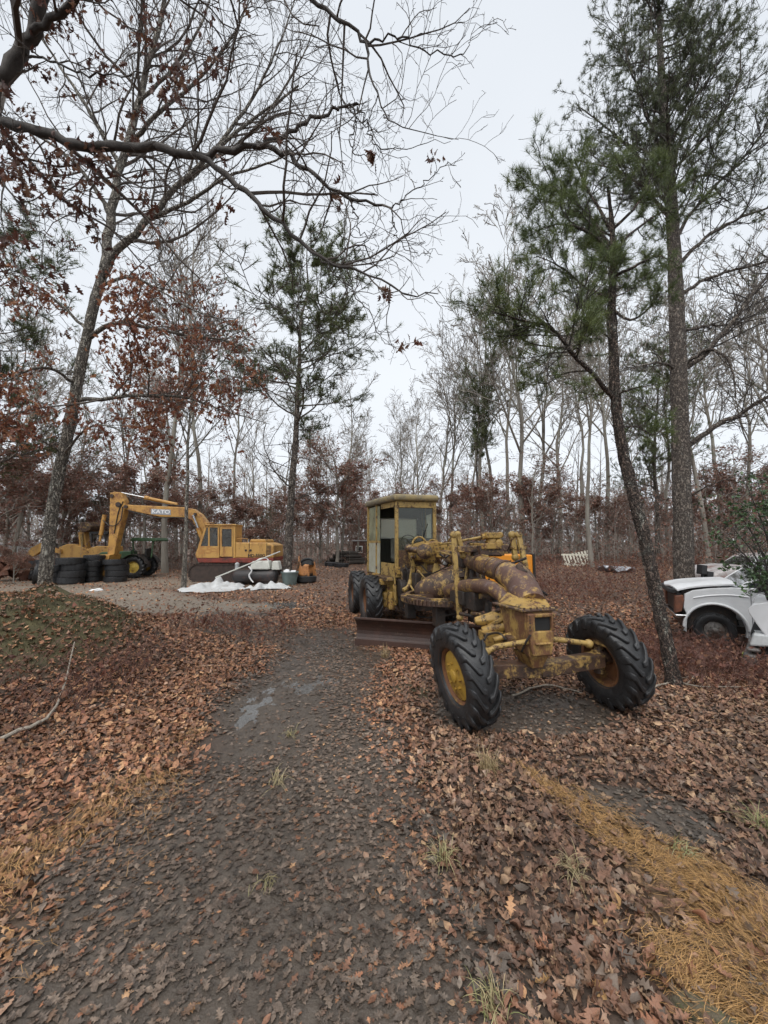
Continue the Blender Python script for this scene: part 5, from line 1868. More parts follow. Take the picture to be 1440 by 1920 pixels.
# chassis, transmission, engine, steps
b = MB()
b.bb(-.34, .34, 3.9, 6.4, .55, 1.02)
b.bb(-.28, .28, 3.6, 4.3, .75, 1.25)
b.cyl((-.44, 4.3, .88), (-.30, 4.3, .88), .2)
b.cyl((-.3, 4.0, 1.2), (.3, 4.0, 1.2), .12)
b.bb(-.42, -.30, 4.35, 5.0, .45, .8)
b.build('transmission', MT['grease'], grader, bevel=.02, smooth=True)
for s in (-1, 1):
    b = MB().bb(s * .62 - .09, s * .62 + .09, 4.6, 6.75, .42, .76)
    b.build('tandem_case', MT['gy'], grader, bevel=.05)
b = MB()
b.bb(-.38, .38, 6.15, 7.9, .85, 1.72)
b.bb(-.41, .41, 7.9, 8.05, .7, 1.78)
b.build('engine_hood', MT['gy'], grader, bevel=.05)
b = MB()
b.bb(-.74, .70, 4.42, 6.15, 1.02, 1.10)
b.build('cab_floor', MT['gr'], grader, bevel=.01)
b = MB()
b.bb(-.80, -.46, 4.55, 5.3, .93, 1.05)
b.bb(-.78, -.50, 5.32, 5.6, .93, 1.12)
b.build('step_box', MT['gy'], grader, bevel=.012)
b = MB()
b.bb(-.62, -.46, 4.62, 4.8, .42, .92)
b.bb(-.50, -.40, 4.46, 4.56, .52, .92)
b.cyl((-.55, 4.52, .40), (-.55, 4.52, .78), .085)
b.beam((-.52, 4.4, .95), (-.48, 4.4, .5), .05, .05, up=(0, 1, 0))
b.build('side_plate', MT['gy'], grader, bevel=.01)

# ---- cab
PF, PM, PR = (.45, 4.42), (.655, 5.5), (.76, 6.08)
ZT = 2.80
cab = MB()
cab.bb(-PF[0] + .04, PF[0] - .04, PF[1] - .03, PF[1] + .03, 2.66, ZT)
cabo = cab.build('cab', MT['gpost'], grader, bevel=.008)
for s in (-1, 1):
    for (x, y), w in ((PF, .075), (PM, .07), (PR, .07)):
        MB().bb(s * x - w / 2, s * x + w / 2, y - w / 2, y + w / 2, 1.102, ZT).build('post', MT['gpost'], cabo, bevel=.008)
MB().bb(-PF[0] + .04, PF[0] - .04, PF[1] - .03, PF[1] + .03, 1.105, 1.16).build('front_sill', MT['gpost'], cabo, bevel=.008)
def slab(mb, p, q, z0_, z1_, t=.03):
    mb.beam((p[0], p[1], (z0_ + z1_) / 2), (q[0], q[1], (z0_ + z1_) / 2), t, z1_ - z0_)
# roof
r_ = MB()
hexp = [(-.53, 4.30), (.53, 4.30), (.72, 5.25), (.85, 6.2), (-.85, 6.2), (-.72, 5.25)]
r_.prism([(x, y) for (x, y) in hexp], ZT + .002, ZT + .16, axis=2)
roof = r_.build('roof', M('weathered roof paint', (.33, .245, .10), (.24, .19, .10), 5, rough=.7, c3=(.16, .14, .10), thr=.5, c3scale=3, c4=(.07, .05, .03), thr4=.64), cabo, bevel=.07, seg=4)
# rear wall with its white-framed window, lining
rw = MB()
y_ = 6.06
wx0, wx1, wz0, wz1 = -.44, .56, 1.98, 2.50
rw.bb(-.72, wx0, y_, y_ + .03, 1.1, ZT)
rw.bb(wx1, .72, y_, y_ + .03, 1.1, ZT)
rw.bb(wx0, wx1, y_, y_ + .03, 1.1, wz0)
rw.bb(wx0, wx1, y_, y_ + .03, wz1, ZT)
rw.build('rear_wall', MT['panel'], cabo)
wf = MB()
wf.tube(spline([(wx0 + .05, y_ - .01, wz0), (wx1 - .05, y_ - .01, wz0), (wx1, y_ - .01, wz0 + .05), (wx1, y_ - .01, wz1 - .05), (wx1 - .05, y_ - .01, wz1), (wx0 + .05, y_ - .01, wz1), (wx0, y_ - .01, wz1 - .05), (wx0, y_ - .01, wz0 + .05), (wx0 + .05, y_ - .01, wz0)], 60), .014, 6)
wo = wf.build('rear_window', MT['whitetrim'], cabo, smooth=True)
MB().bb(wx0, wx1, y_ + .01, y_ + .016, wz0, wz1).build('pane', MT['rearglass'], wo)
# right side: lining with narrow window
def side(L_):
    return (.44 + (L_ - 4.46) * .195, L_)
rs = MB()
slab(rs, side(4.46), side(6.04), 1.104, 1.98)
slab(rs, side(4.46), side(6.04), 2.56, ZT - .002)
slab(rs, side(4.46), side(4.66), 1.981, 2.559)
slab(rs, side(5.62), side(6.04), 1.981, 2.559)
rs.build('side_lining', MT['panel'], cabo)
g_ = MB()
slab(g_, side(4.66), side(5.62), 1.981, 2.559, .008)
g_.build('side_window', MT['rearglass'], cabo)
# left rear quarter: window over pale panel
g_ = MB()
slab(g_, (-.63, 5.30), (-.745, 6.03), 1.92, ZT - .03, .008)
g_.build('quarter_window', glass('greenish quarter glass', (.5, .55, .42), .75, (.34, .36, .25)), cabo)
p_ = MB()
slab(p_, (-.63, 5.30), (-.745, 6.03), 1.12, 1.86, .02)
p_.build('quarter_panel', MT['pale'], cabo)
for (nm_, a_, b_, z0_, z1_) in (('window_sill', (-.63, 5.30), (-.745, 6.03), 1.862, 1.918), ('door_header', (-.47, 4.5), (-.61, 5.2), ZT - .12, ZT - .002), ('door_panel', (-.47, 4.5), (-.61, 5.2), 1.104, 1.40)):
    p_ = MB()
    slab(p_, a_, b_, z0_, z1_, .03)
    p_.build(nm_, MT['gpost'], cabo)
# windscreen in two panes, lower front panel
MB().bb(-.405, .405, 4.418, 4.424, 1.72, 2.655).build('windscreen', MT['cabglass'], cabo)
MB().bb(-.405, .405, 4.40, 4.43, 1.165, 1.70).build('front_panel', MT['gr'], cabo)
MB().beam((.1, 4.405, 1.74), (.28, 4.405, 2.3), .012, .012, up=(0, 1, 0)).build('wiper', MT['dark'], cabo)
# seat, steering wheel, console
s_ = MB()
s_.bb(-.25, .25, 5.25, 5.7, 1.38, 1.5)
s_.hexa([(-.25, 5.68, 1.45), (.25, 5.68, 1.45), (.25, 5.78, 1.45), (-.25, 5.78, 1.45), (-.22, 5.8, 1.98), (.22, 5.8, 1.98), (.22, 5.88, 1.98), (-.22, 5.88, 1.98)])
s_.bb(-.15, .15, 5.3, 5.6, 1.1, 1.38)
s_.build('seat', M('faded seat vinyl', (.20, .20, .17), (.13, .13, .11), 8, rough=.6), cabo, bevel=.035)
t_ = MB()
a2 = np.linspace(0, 2 * math.pi, 25)
sw = np.array([.0, 4.95, 1.86])
t_.tube([sw + np.array((.2 * math.cos(t), .07 * math.sin(t), .19 * math.sin(t))) for t in a2], .012, 6, cap=False)
t_.cyl(sw, (0, 4.75, 1.25), .02)
t_.cyl(sw + np.array((-.2, 0, 0)), sw + np.array((.2, 0, 0)), .008, sides=5)
t_.build('steering_wheel', MT['dark'], cabo, smooth=True)
c_ = MB()
c_.bb(-.2, .3, 4.55, 4.8, 1.1, 1.62)
for i in range(7):
    c_.cyl((-.18 + i * .07, 4.85, 1.3), (-.18 + i * .07, 4.9 + .02 * (i % 2), 1.85 - .03 * (i % 3)), .01, sides=5)
c_.build('control_console', MT['gr'], cabo, bevel=.01)

# grader clutter: pipes, rods, bolts, brackets seen between the big pieces
def rod(name, rows, r, mat):
    return MB().tube(spline([A(*q) for q in rows], max(6, 3 * len(rows))), r, 7).build(name, mat, grader, smooth=True)
for rows, r, mt in (([(806, 1047, 4.0), (846, 1052, 2.9), (880, 1060, 2.0), (905, 1070, 1.45)], .016, 'grease'), ([(808, 1036, 4.0), (850, 1033, 2.9), (888, 1038, 2.0), (915, 1043, 1.4)], .014, 'gpost'),
                    ([(915, 1046, 1.5), (938, 1052, 1.05), (958, 1060, .75)], .012, 'grease'), ([(868, 1090, 2.0), (885, 1084, 1.7), (905, 1086, 1.3), (925, 1096, .95)], .014, 'grease'),
                    ([(770, 1098, 3.7), (790, 1128, 3.3), (830, 1140, 2.9)], .018, 'gpost'), ([(798, 1092, 3.5), (812, 1120, 3.2)], .022, 'gr'), ([(868, 1120, 1.9), (880, 1140, 1.8), (905, 1150, 1.6)], .02, 'gr'),
                    ([(884, 1062, 2.0), (884, 1095, 1.95)], .03, 'grease'), ([(876, 1062, 2.1), (872, 1096, 2.1)], .022, 'gpost'), ([(904, 1062, 1.5), (908, 1088, 1.45)], .026, 'gr'),
                    ([(940, 1142, .5), (915, 1152, .75), (885, 1150, 1.3)], .024, 'gr'), ([(955, 1150, .3), (930, 1168, .4), (905, 1172, .6)], .03, 'gy'), ([(838, 1030, 2.9), (842, 1012, 2.8), (850, 1006, 2.5)], .014, 'gpost'),
                    ([(800, 1022, 4.0), (808, 1012, 3.9), (820, 1014, 3.7)], .014, 'gpost'), ([(735, 1060, 4.4), (740, 1085, 4.38), (742, 1125, 4.36)], .02, 'gpost'), ([(752, 1058, 4.3), (756, 1100, 4.25)], .024, 'gr'),
                    ([(760, 1060, 4.2), (766, 1080, 4.1), (762, 1120, 4.0)], .016, 'grease'), ([(780, 1062, 3.9), (786, 1080, 3.8), (806, 1090, 3.6)], .02, 'gy'), ([(928, 1020, 1.75), (950, 1024, 1.72), (968, 1030, 1.7)], .028, 'gy'),
                    ([(995, 1190, -.2), (985, 1206, -.16), (978, 1222, -.1)], .012, 'grease'), ([(850, 1128, 2.1), (866, 1118, 1.9), (880, 1104, 1.7)], .02, 'grease')):
    rod('pipe' if r < .02 else 'link_rod', rows, r, MT[mt])
for (px, py, L, sz, mt) in ((874, 1034, 2.2, (.16, .2, .12), 'gr'), (892, 1026, 1.9, (.1, .16, .14), 'gy'), (945, 1030, 1.75, (.12, .14, .14), 'gr'), (868, 1052, 2.2, (.12, .16, .2), 'grease'), (830, 1040, 3.3, (.2, .2, .12), 'gy'),
                            (812, 1066, 3.6, (.22, .2, .14), 'gr'), (792, 1072, 3.8, (.16, .2, .24), 'gy'), (760, 1078, 4.3, (.16, .14, .3), 'grease'), (748, 1070, 4.4, (.12, .1, .16), 'gy'), (905, 1112, 1.2, (.14, .2, .16), 'gr'),
                            (860, 1134, 2.0, (.2, .22, .14), 'gr'), (945, 1160, .45, (.2, .2, .1), 'gy'), (962, 1200, .12, (.18, .16, .12), 'gr'), (896, 1010, 1.85, (.06, .1, .08), 'gr')):
    MB().box(A(px, py, L), sz, rotm('Z', rng.uniform(-12, 12)) @ rotm('Y', rng.uniform(-10, 10))).build('bracket', MT[mt], grader, bevel=.012)
bt = MB()
for i in range(6):
    for (xx, yy) in ((x0 - .03 + (x1 - x0 + .06) * i / 5, -.18),):
        bt.cyl((xx, yy, z1 + .02), (xx, yy, z1 + .045), .012, sides=6)
for i in range(5):
    for xx in (x0 + .018, x1 - .018):
        bt.cyl((xx, -.215, zh0 + .02 + i * (z1 - zh0 - .06) / 4), (xx, -.198, zh0 + .02 + i * (z1 - zh0 - .06) / 4), .008, sides=6)
nb_ = bt.build('nose_bolts', MT['gr'], nose)
nb_['kind'] = 'stuff'
ro_ = MB()
for i in range(9):
    c = A(800 + i * 6.2, 1027 + (i % 2), 3.54)
    ro_.cyl(c + np.array((0, -.02, 0)), c + np.array((0, .01, 0)), .013, sides=6)
    c = A(800 + i * 6.2, 1050 + i * .7, 3.54)
    ro_.cyl(c + np.array((0, -.02, 0)), c + np.array((0, .01, 0)), .013, sides=6)
hb_ = ro_.build('housing_bolts', MT['gr'], grader)
hb_['kind'] = 'stuff'

# random small hoses, wires and levers in the crowded middle of the machine
for i in range(46):
    L_ = rng.uniform(1.3, 4.0)
    px_, py_ = 792 + (4.2 - L_) * 45 + rng.uniform(-30, 40), rng.uniform(1018, 1125)
    p0 = A(px_, py_, L_)
    p0[0] = np.clip(p0[0], -.55, .6)
    d_ = np.array((rng.normal() * .22, rng.normal() * .3, rng.normal() * .16))
    mid_ = p0 + d_ * .5 + np.array((0, 0, -.05 - .08 * rng.random()))
    r_ = rng.choice([.008, .011, .016, .022])
    MB().tube(spline([p0, mid_, p0 + d_], 7), r_, 6).build('hose' if r_ < .012 else 'lever', MT[['grease', 'gr', 'gpost', 'gy'][rng.integers(4)]], grader, smooth=True)
for i in range(16):
    L_ = rng.uniform(1.4, 3.9)
    c_ = A(800 + (4.2 - L_) * 45 + rng.uniform(-25, 30), rng.uniform(1030, 1125), L_)
    MB().box(c_, rng.uniform(.04, .13, 3), rotm('X', rng.uniform(-30, 30)) @ rotm('Z', rng.uniform(-40, 40))).build('fitting', MT[['grease', 'gr', 'gy'][rng.integers(3)]], grader, bevel=.008)
# ------------------------------------------------------------------ excavator
MT['ey'] = M('excavator yellow', (.58, .335, .095), (.47, .26, .075), 2.5, rough=.55, bump=.15, bscale=30, stretch=(1, 1, .45), c3=(.34, .16, .05), thr=.57, c3scale=2.6, c4=(.10, .055, .035), thr4=.63, c4scale=6)
MT['eo'] = M('excavator boom paint', (.54, .295, .072), (.42, .22, .058), 2.5, rough=.55, bump=.15, bscale=30, c3=(.24, .11, .045), thr=.56, c3scale=3, c4=(.08, .045, .03), thr4=.63, c4scale=5)
MT['ered'] = M('faded red skirt paint', (.30, .05, .03), (.17, .04, .03), 3, rough=.6, c3=(.07, .035, .025), thr=.58)
MT['eworn'] = M('worn decal', (.40, .17, .05), (.48, .26, .08), 9, rough=.7)
MT['track'] = M('rusty track steel', (.07, .045, .035), (.035, .026, .022), 6, rough=.7, bump=.5)
MT['eglass'] = glass('excavator glass', (.45, .47, .45), .3, (.12, .12, .11))
MT['sign'] = M('grey sign plate', (.33, .35, .38), (.28, .30, .33), 5, rough=.5)
MT['white'] = M('white lettering', (.8, .8, .8), (.7, .7, .7), 5, rough=.6)
MT['black'] = M('black lettering', (.02, .02, .02), (.015, .015, .015), 5, rough=.6)


def text(s, name, mat, parent, loc, size, rot=(math.pi / 2, 0, 0), bold=.0, sx=1.0):
    c = bpy.data.curves.new('text', 'FONT')
    c.body = s
    c.size = size
    c.extrude = .002
    c.offset = bold
    c.align_x = 'CENTER'
    c.align_y = 'CENTER'
    o = bpy.data.objects.new('text', c)
    COL.objects.link(o)
    bpy.context.view_layer.update()
    me = bpy.data.meshes.new_from_object(o.evaluated_get(bpy.context.evaluated_depsgraph_get()))
    bpy.data.objects.remove(o)
    bpy.data.curves.remove(c)
    me.materials.clear()
    me.materials.append(mat)
    q = link(name, me, parent, loc, rot)
    q.scale = (sx, 1, 1)
    return q


eY = 19.5
ex = Frame((P(430, 1060, eY)[0], eY, gz(P(430, 1060, eY)[0], eY)), math.radians(4))
E = ex.at
exc = thing('excavator', 'yellow crawler excavator with raised boom behind the tyre stacks', 'excavator', tuple(ex.o), ex.rz)


def poly(rows, c):
    return [tuple(E(px, py, c)[[0, 2]]) for (px, py) in rows]


def flat(mb, rows, c0, c1):
    """outline read in the plane c0, extruded to c1"""
    return mb.prism(poly(rows, c0), c0, c1)


# tracks
for (c0, c1) in ((-1.35, -.85), (.75, 1.25)):
    xa, xb = E(356, 1080, -1.1)[0], E(512, 1080, -1.1)[0]
    zc, zr = .42, .40
    th = np.linspace(math.pi / 2, 3 * math.pi / 2, 9)
    out = [(xa + zr + zr * math.cos(t), zc + zr * math.sin(t)) for t in th] + [(xb - zr - zr * math.cos(t), zc - zr * math.sin(t)) for t in th]
    tk = MB().prism([(x, z) for (x, z) in out], c0 + .05, c1 - .05).build('track', MT['track'], exc)
    sh = MB()
    ring_ = np.array(out + [out[0]])
    seg = np.linalg.norm(np.diff(ring_, axis=0), axis=1)
    cum = np.concatenate([[0], np.cumsum(seg)])
    for s in np.arange(0, cum[-1], .19):
        i = np.searchsorted(cum, s, side='right') - 1
        i = min(i, len(seg) - 1)
        u = (s - cum[i]) / seg[i]
        p_ = ring_[i] * (1 - u) + ring_[i + 1] * u
        d_ = (ring_[i + 1] - ring_[i]) / seg[i]
        a_ = math.atan2(d_[1], d_[0])
        sh.box((p_[0], (c0 + c1) / 2, p_[1]), (.15, c1 - c0, .05), np.array([[math.cos(a_), 0, -math.sin(a_)], [0, 1, 0], [math.sin(a_), 0, math.cos(a_)]]))
    sh.build('track_shoes', MT['track'], tk)
b = MB()
b.cyl((E(430, 1060, 0)[0], 0, .7), (E(430, 1060, 0)[0], 0, 1.0), .75, sides=24)
b.bb(E(400, 1060, 0)[0], E(465, 1060, 0)[0], -.9, .9, .4, .75)
b.build('turntable', MT['track'], exc, smooth=True)
# deck, body, cab
b = MB()
flat(b, [(368, 1046), (513, 1046), (513, 1053), (505, 1056), (372, 1055)], -1.22, 1.2)
b.build('deck_skirt', MT['ered'], exc, bevel=.03)
b = MB()
flat(b, [(440, 1017), (497, 1017), (505, 1019), (513, 1022), (513, 1046), (440, 1046)], -1.2, 1.18)
body = b.build('engine_housing', MT['ey'], exc, bevel=.05)
b = MB()
flat(b, [(467, 1017), (470, 1011), (497, 1011), (499, 1017)], -1.0, .9)
b.build('hood', MT['ey'], body, bevel=.05)
for px in (467, 500):
    q = E(px, 1032, -1.205)
    MB().box((q[0], -1.203, q[2]), (.022, .014, .70)).build('panel_seam', MT['black'], body)
for px in (461, 470):
    q = E(px, 1032, -1.2)
    MB().cyl((q[0], -1.225, q[2]), (q[0], -1.195, q[2]), .055, sides=10).build('latch', MT['track'], body)
q = E(481, 1042, -1.21)
text('HD-550G', 'model_lettering', MT['black'], body, (q[0], -1.206, q[2]), .19, bold=.006, sx=1.05)
# cab: pillars and panels around window openings
cb = MB()
c0, c1 = -1.24, -.15
flat(cb, [(366, 1040), (372, 1024), (411, 1024), (411, 1046), (368, 1046)], c0, c1)
flat(cb, [(384, 987), (388, 987), (376, 1025), (371, 1025)], c0, c0 + .08)
flat(cb, [(390, 987), (393, 987), (393, 1025), (390, 1025)], c0, c0 + .06)
flat(cb, [(408, 987), (411, 987), (411, 1025), (408, 1025)], c0, c0 + .06)
flat(cb, [(384, 985.5), (441, 985.5), (441, 989), (383, 989)], c0, c1)
flat(cb, [(437, 988), (441, 988), (441, 1046), (437, 1046)], c0, c1)
cb.beam((*E(372, 1024, c0)[:1], c1, E(372, 1024, c0)[2]), (*E(386, 988, c0)[:1], c1, E(386, 988, c0)[2]), .06, .08)
cabe = cb.build('cab', MT['ey'], exc, bevel=.012)
b = MB()
flat(b, [(382, 982.5), (442, 982.5), (442, 985.4), (382, 985.4)], c0 - .06, c1 + .05)
b.build('roof', MT['ey'], cabe, bevel=.02)
b = MB()
flat(b, [(412, 1025), (436, 1025), (436, 1044), (412, 1044)], c0 - .03, c0 + .02)
flat(b, [(412, 989), (416, 989), (416, 1026), (412, 1026)], c0 - .03, c0 + .02)
flat(b, [(434, 989), (436.5, 989), (436.5, 1026), (434, 1026)], c0 - .03, c0 + .02)
flat(b, [(415, 989), (435, 989), (435, 992), (415, 992)], c0 - .03, c0 + .02)
door = b.build('door', MT['ey'], cabe, bevel=.012)
b = MB()
flat(b, [(415, 991), (435, 991), (435, 1026), (415, 1026)], c0 + .0, c0 + .008)
b.build('door_window', MT['eglass'], door)
for rows in ([(387, 989), (390.5, 989), (390.5, 1025), (376, 1025)], [(393, 989), (408.5, 989), (408.5, 1025), (393, 1025)]):
    b = MB()
    flat(b, rows, c0 + .02, c0 + .03)
    b.build('window', MT['eglass'], cabe)
b = MB()
q0, q1 = E(400, 1038, -.7), E(408, 1010, -.5)
b.bb(q0[0] - .3, q0[0] + .3, -.9, -.4, 1.2, 1.7)
b.bb(q0[0] + .15, q0[0] + .3, -.9, -.4, 1.7, 2.3)
b.build('seat', MT['black'], cabe, bevel=.05)
q = E(383, 1034, c0)
text('55', 'rust_lettering', MT['eworn'], cabe, (q[0] + .05, c0 - .004, q[2] + .05), .5, bold=.012, sx=1.3)
for i, (px, py, w_, h_) in enumerate(((399, 1029, .22, .06), (406, 1030, .12, .05), (400, 1034, .26, .05), (407, 1035, .12, .1))):
    q = E(px, py, c0)
    MB().box((q[0], c0 - .001, q[2]), (w_, .006, h_)).build('rust_lettering', MT['eworn'], cabe)
# boom, stick, cylinders
bo = MB()
flat(bo, [(232, 946), (300, 949), (345, 951), (362, 954), (376, 964), (388, 980), (392, 995), (384, 1012), (376, 1012), (371, 995), (360, 975), (345, 970), (300, 969), (262, 961), (234, 955), (229, 951)], -.22, .22)
boom = bo.build('boom', MT['eo'], exc, bevel=.03)
b = MB()
flat(b, [(283, 954), (320, 955.5), (320, 965.5), (283, 964)], -.232, -.222)
sg = b.build('sign_plate', MT['sign'], boom)
q = E(301.5, 959.7, -.236)
tx = text('KATO', 'maker_lettering', MT['white'], sg, (q[0], -.236, q[2]), .26, rot=(math.pi / 2, math.radians(2), 0), bold=.008, sx=1.25)
b = MB()
flat(b, [(206, 924), (214, 922), (226, 923), (233, 938), (234, 950), (231, 965), (226, 985), (219, 1012), (214, 1040), (205, 1044), (201, 1040), (204, 1000), (205, 960)], -.24, .18)
stickp = b.build('dipper_arm', MT['eo'], exc, bevel=.03)
b = MB()
b.cyl(E(228, 924, 0), E(276, 934, 0), .04)
b.build('cylinder_rod', MT['chrome'], exc, smooth=True)
b = MB()
b.cyl(E(274, 933.5, 0), E(333, 946, 0), .085)
b.cyl(E(272, 933, 0), E(279, 934.6, 0), .11)
b.build('arm_cylinder', MT['eo'], exc, smooth=True)
b = MB()
b.cyl(E(196, 965, -.1), E(189, 1003, -.1), .09)
b.cyl(E(189, 1003, -.1), E(187, 1015, -.1), .05)
b.build('bucket_cylinder', MT['eo'], exc, smooth=True)
b = MB()
b.cyl(E(362, 966, -.32), E(372, 992, -.32), .055)
b.build('lift_cylinder_rod', MT['chrome'], exc, smooth=True)
b = MB()
b.cyl(E(371, 990, -.32), E(382, 1018, -.32), .1)
b.build('lift_cylinder', MT['eo'], exc, smooth=True)
b = MB()
flat(b, [(186, 1040), (206, 1040), (200, 1062), (199, 1088), (188, 1090), (183, 1072)], -.5, .45)
b.build('bucket', MT['eo'], exc, bevel=.03)
b = MB()
b.tube(spline([E(230, 950, -.27), E(226, 975, -.3), E(214, 986, -.3), E(200, 982, -.3), E(193, 975, -.25)], 14), .02, 6)
b.build('hydraulic_hose', MT['black'], exc, smooth=True)

for rows, r in (([(383, 987, -1.3), (383, 980, -1.3), (400, 980, -1.3), (400, 983, -1.3)], .015), ([(445, 1018, -1.15), (445, 1010, -1.15), (464, 1010, -1.15), (464, 1018, -1.15)], .018)):
    MB().tube([E(*q) for q in rows], r, 6).build('handrail', MT['ey'], exc, smooth=True)
for rows in ([(240, 944, -.1), (262, 936, -.14), (300, 944, -.14), (345, 949, -.1)], [(240, 957, -.24), (290, 970.5, -.24), (345, 972, -.24), (372, 1000, -.26)], [(231, 940, -.26), (222, 960, -.27), (214, 1000, -.27)]):
    MB().tube(spline([E(*q) for q in rows], 12), .022, 6).build('hydraulic_hose', MT['black'], exc, smooth=True)
for (px, py, r) in ((222, 946, .12), (210, 930, .09), (384, 1004, .13), (366, 964, .07), (236, 950, .09)):
    q = E(px, py, -.25)
    MB().cyl((q[0], -.30, q[2]), (q[0], .25, q[2]), r, sides=14).build('pin', MT['track'], exc, smooth=True)
b = MB()
for i in range(7):
    q = E(504, 1024 + i * 2.6, -1.2)
    b.box((q[0], -1.205, q[2]), (.20, .014, .03))
b.build('vent_louvres', MT['black'], body)

# ------------------------------------------------------------------ green tractor
MT['green'] = M('tractor green', (.035, .085, .03), (.025, .06, .024), 4, rough=.5, bump=.1, c3=(.06, .05, .03), thr=.66)
tY = 20.6
tf_ = Frame((P(263, 1078, tY)[0], tY, gz(P(263, 1078, tY)[0], tY)), math.radians(5))
Tt = tf_.at
trac = thing('tractor', 'old green farm tractor with canopy between the tyre stacks and the excavator', 'tractor', tuple(tf_.o), tf_.rz)


def tflat(mb, rows, c0, c1):
    return mb.prism([tuple(Tt(px, py, c0)[[0, 2]]) for (px, py) in rows], c0, c1)


make_wheel(trac, .56, .38, .30, .05, 16, (0, -.6, .55), (0, 0, math.radians(90)), out=-1, rimmat=M('yellow tractor rim', (.62, .45, .09), (.5, .36, .08), 6, rough=.5, c3=(.2, .1, .04), thr=.62))
make_wheel(trac, .56, .38, .30, .05, 16, (0, .6, .55), (0, 0, math.radians(90)), out=1, rimmat=MT['rimy'])
for s in (-.55, .55):
    make_wheel(trac, .33, .18, .18, .02, 12, (-1.9, s, .33), (0, 0, math.radians(90)), out=-1 if s < 0 else 1, style='rib', rimmat=MT['rimy'])
b = MB()
tflat(b, [(184, 1038), (190, 1035), (246, 1033), (246, 1047), (186, 1048)], -.32, .32)
b.build('hood', MT['green'], trac, bevel=.05)
b = MB()
b.bb(-1.9, .4, -.25, .25, .5, .85)
b.cyl((0, -.55, .55), (0, .55, .55), .12)
b.cyl((-1.9, -.5, .33), (-1.9, .5, .33), .06)
b.build('chassis', MT['grease'], trac, bevel=.02, smooth=True)
for s in (-1, 1):
    b = MB()
    an_ = np.linspace(math.radians(15), math.radians(160), 10)
    V = []
    for r in (.64, .67):
        for t in an_:
            for c in (s * .42, s * .80):
                V.append((r * math.cos(t), c, .55 + r * math.sin(t)))
    F = []
    for k in range(9):
        a = 2 * k
        F += [(a, a + 1, a + 3, a + 2), (20 + a, 20 + a + 2, 20 + a + 3, 20 + a + 1), (a, a + 2, 22 + a, 20 + a), (a + 1, 21 + a, 23 + a, a + 3)]
    F += [(0, 20, 21, 1), (18, 19, 39, 38)]
    b.raw(V, F)
    b.build('fender', MT['grease'], trac)
b = MB()
for (px, c) in ((249, -.5), (288, -.5), (249, .5), (288, .5)):
    q = Tt(px, 1012, c)
    q2 = Tt(px - (4 if px > 260 else -2), 1045, c)
    b.beam(q, q2, .06, .06, up=(0, 1, 0))
b.build('canopy_posts', MT['green'], trac)
b = MB()
tflat(b, [(243, 1012), (247, 1008), (290, 1008.5), (294, 1013), (293, 1015), (244, 1014.5)], -.65, .65)
b.build('canopy', MT['green'], trac, bevel=.04)
b = MB()
b.bb(-.1, .35, -.25, .25, 1.05, 1.15)
b.bb(.3, .4, -.25, .25, 1.1, 1.5)
b.build('seat', MT['black'], trac, bevel=.03)
b = MB()
b.cyl((-.75, 0, 1.1), (-.45, 0, 1.45), .02, sides=6)
b.lathe([(.2, -.015), (.2, .015), (.17, .015), (.17, -.015)], c=(-.45, 0, 1.45), R=rotm('Y', -50), sides=18, close=True)
b.build('steering_wheel', MT['black'], trac)

# ------------------------------------------------------------------ yellow backhoe far left
bY = 23.0
bf = Frame((P(120, 1070, bY)[0], bY, gz(P(120, 1070, bY)[0], bY)), 0)
Bk = bf.at
back = thing('backhoe', 'yellow backhoe with raised rusty bucket behind the leaning oak', 'backhoe', tuple(bf.o))


def bflat(mb, rows, c0, c1):
    return mb.prism([tuple(Bk(px, py, c0)[[0, 2]]) for (px, py) in rows], c0, c1)


bflat(MB(), [(166, 1028), (180, 1024), (205, 1024), (206, 1040), (190, 1050), (166, 1050)], -.6, .6).build('body', MT['ey'], back, bevel=.05)
bflat(MB(), [(146, 998), (158, 996), (161, 1018), (166, 1045), (152, 1045), (148, 1020)], -.18, .18).build('dipper_arm', MT['ey'], back, bevel=.03)
bflat(MB(), [(110, 1026), (124, 1020), (140, 1022), (168, 1030), (168, 1046), (112, 1048)], -.35, .35).build('engine_hood', MT['ey'], back, bevel=.04)
bflat(MB(), [(144, 984), (150, 979), (165, 978), (171, 986), (169, 994), (158, 998), (148, 997)], -.4, .4).build('bucket', MT['gr'], back, bevel=.05)
bflat(MB(), [(48, 1040), (58, 1027), (76, 1018), (80, 1022), (112, 1030), (112, 1038), (78, 1032), (62, 1044)], -.55, -.35).build('loader_arm', MT['ey'], back, bevel=.02)
bflat(MB(), [(48, 1040), (58, 1027), (76, 1018), (80, 1022), (112, 1030), (112, 1038), (78, 1032), (62, 1044)], .35, .55).build('loader_arm', MT['ey'], back, bevel=.02)
MB().cyl(Bk(153, 1002, -.25), Bk(156, 1038, -.25), .07).build('cylinder', MT['gpost'], back, smooth=True)
for (px, r) in ((128, .5), (190, .62)):
    for s in (-.62, .62):
        q = Bk(px, 1050, s)
        make_wheel(back, r, .35, r * .5, .04, 14, (q[0], s, r), (0, 0, math.radians(90)), out=-1 if s < 0 else 1)
b = MB()
for (px, c) in ((172, -.5), (198, -.5), (172, .5), (198, .5)):
    b.beam(Bk(px, 1024, c), Bk(px, 1000, c), .06, .06, up=(0, 1, 0))
bflat(b, [(169, 997), (202, 997), (202, 1001), (169, 1001)], -.6, .6)
b.build('canopy', MT['black'], back)

# ------------------------------------------------------------------ tyres in stacks
tyre_mesh = None


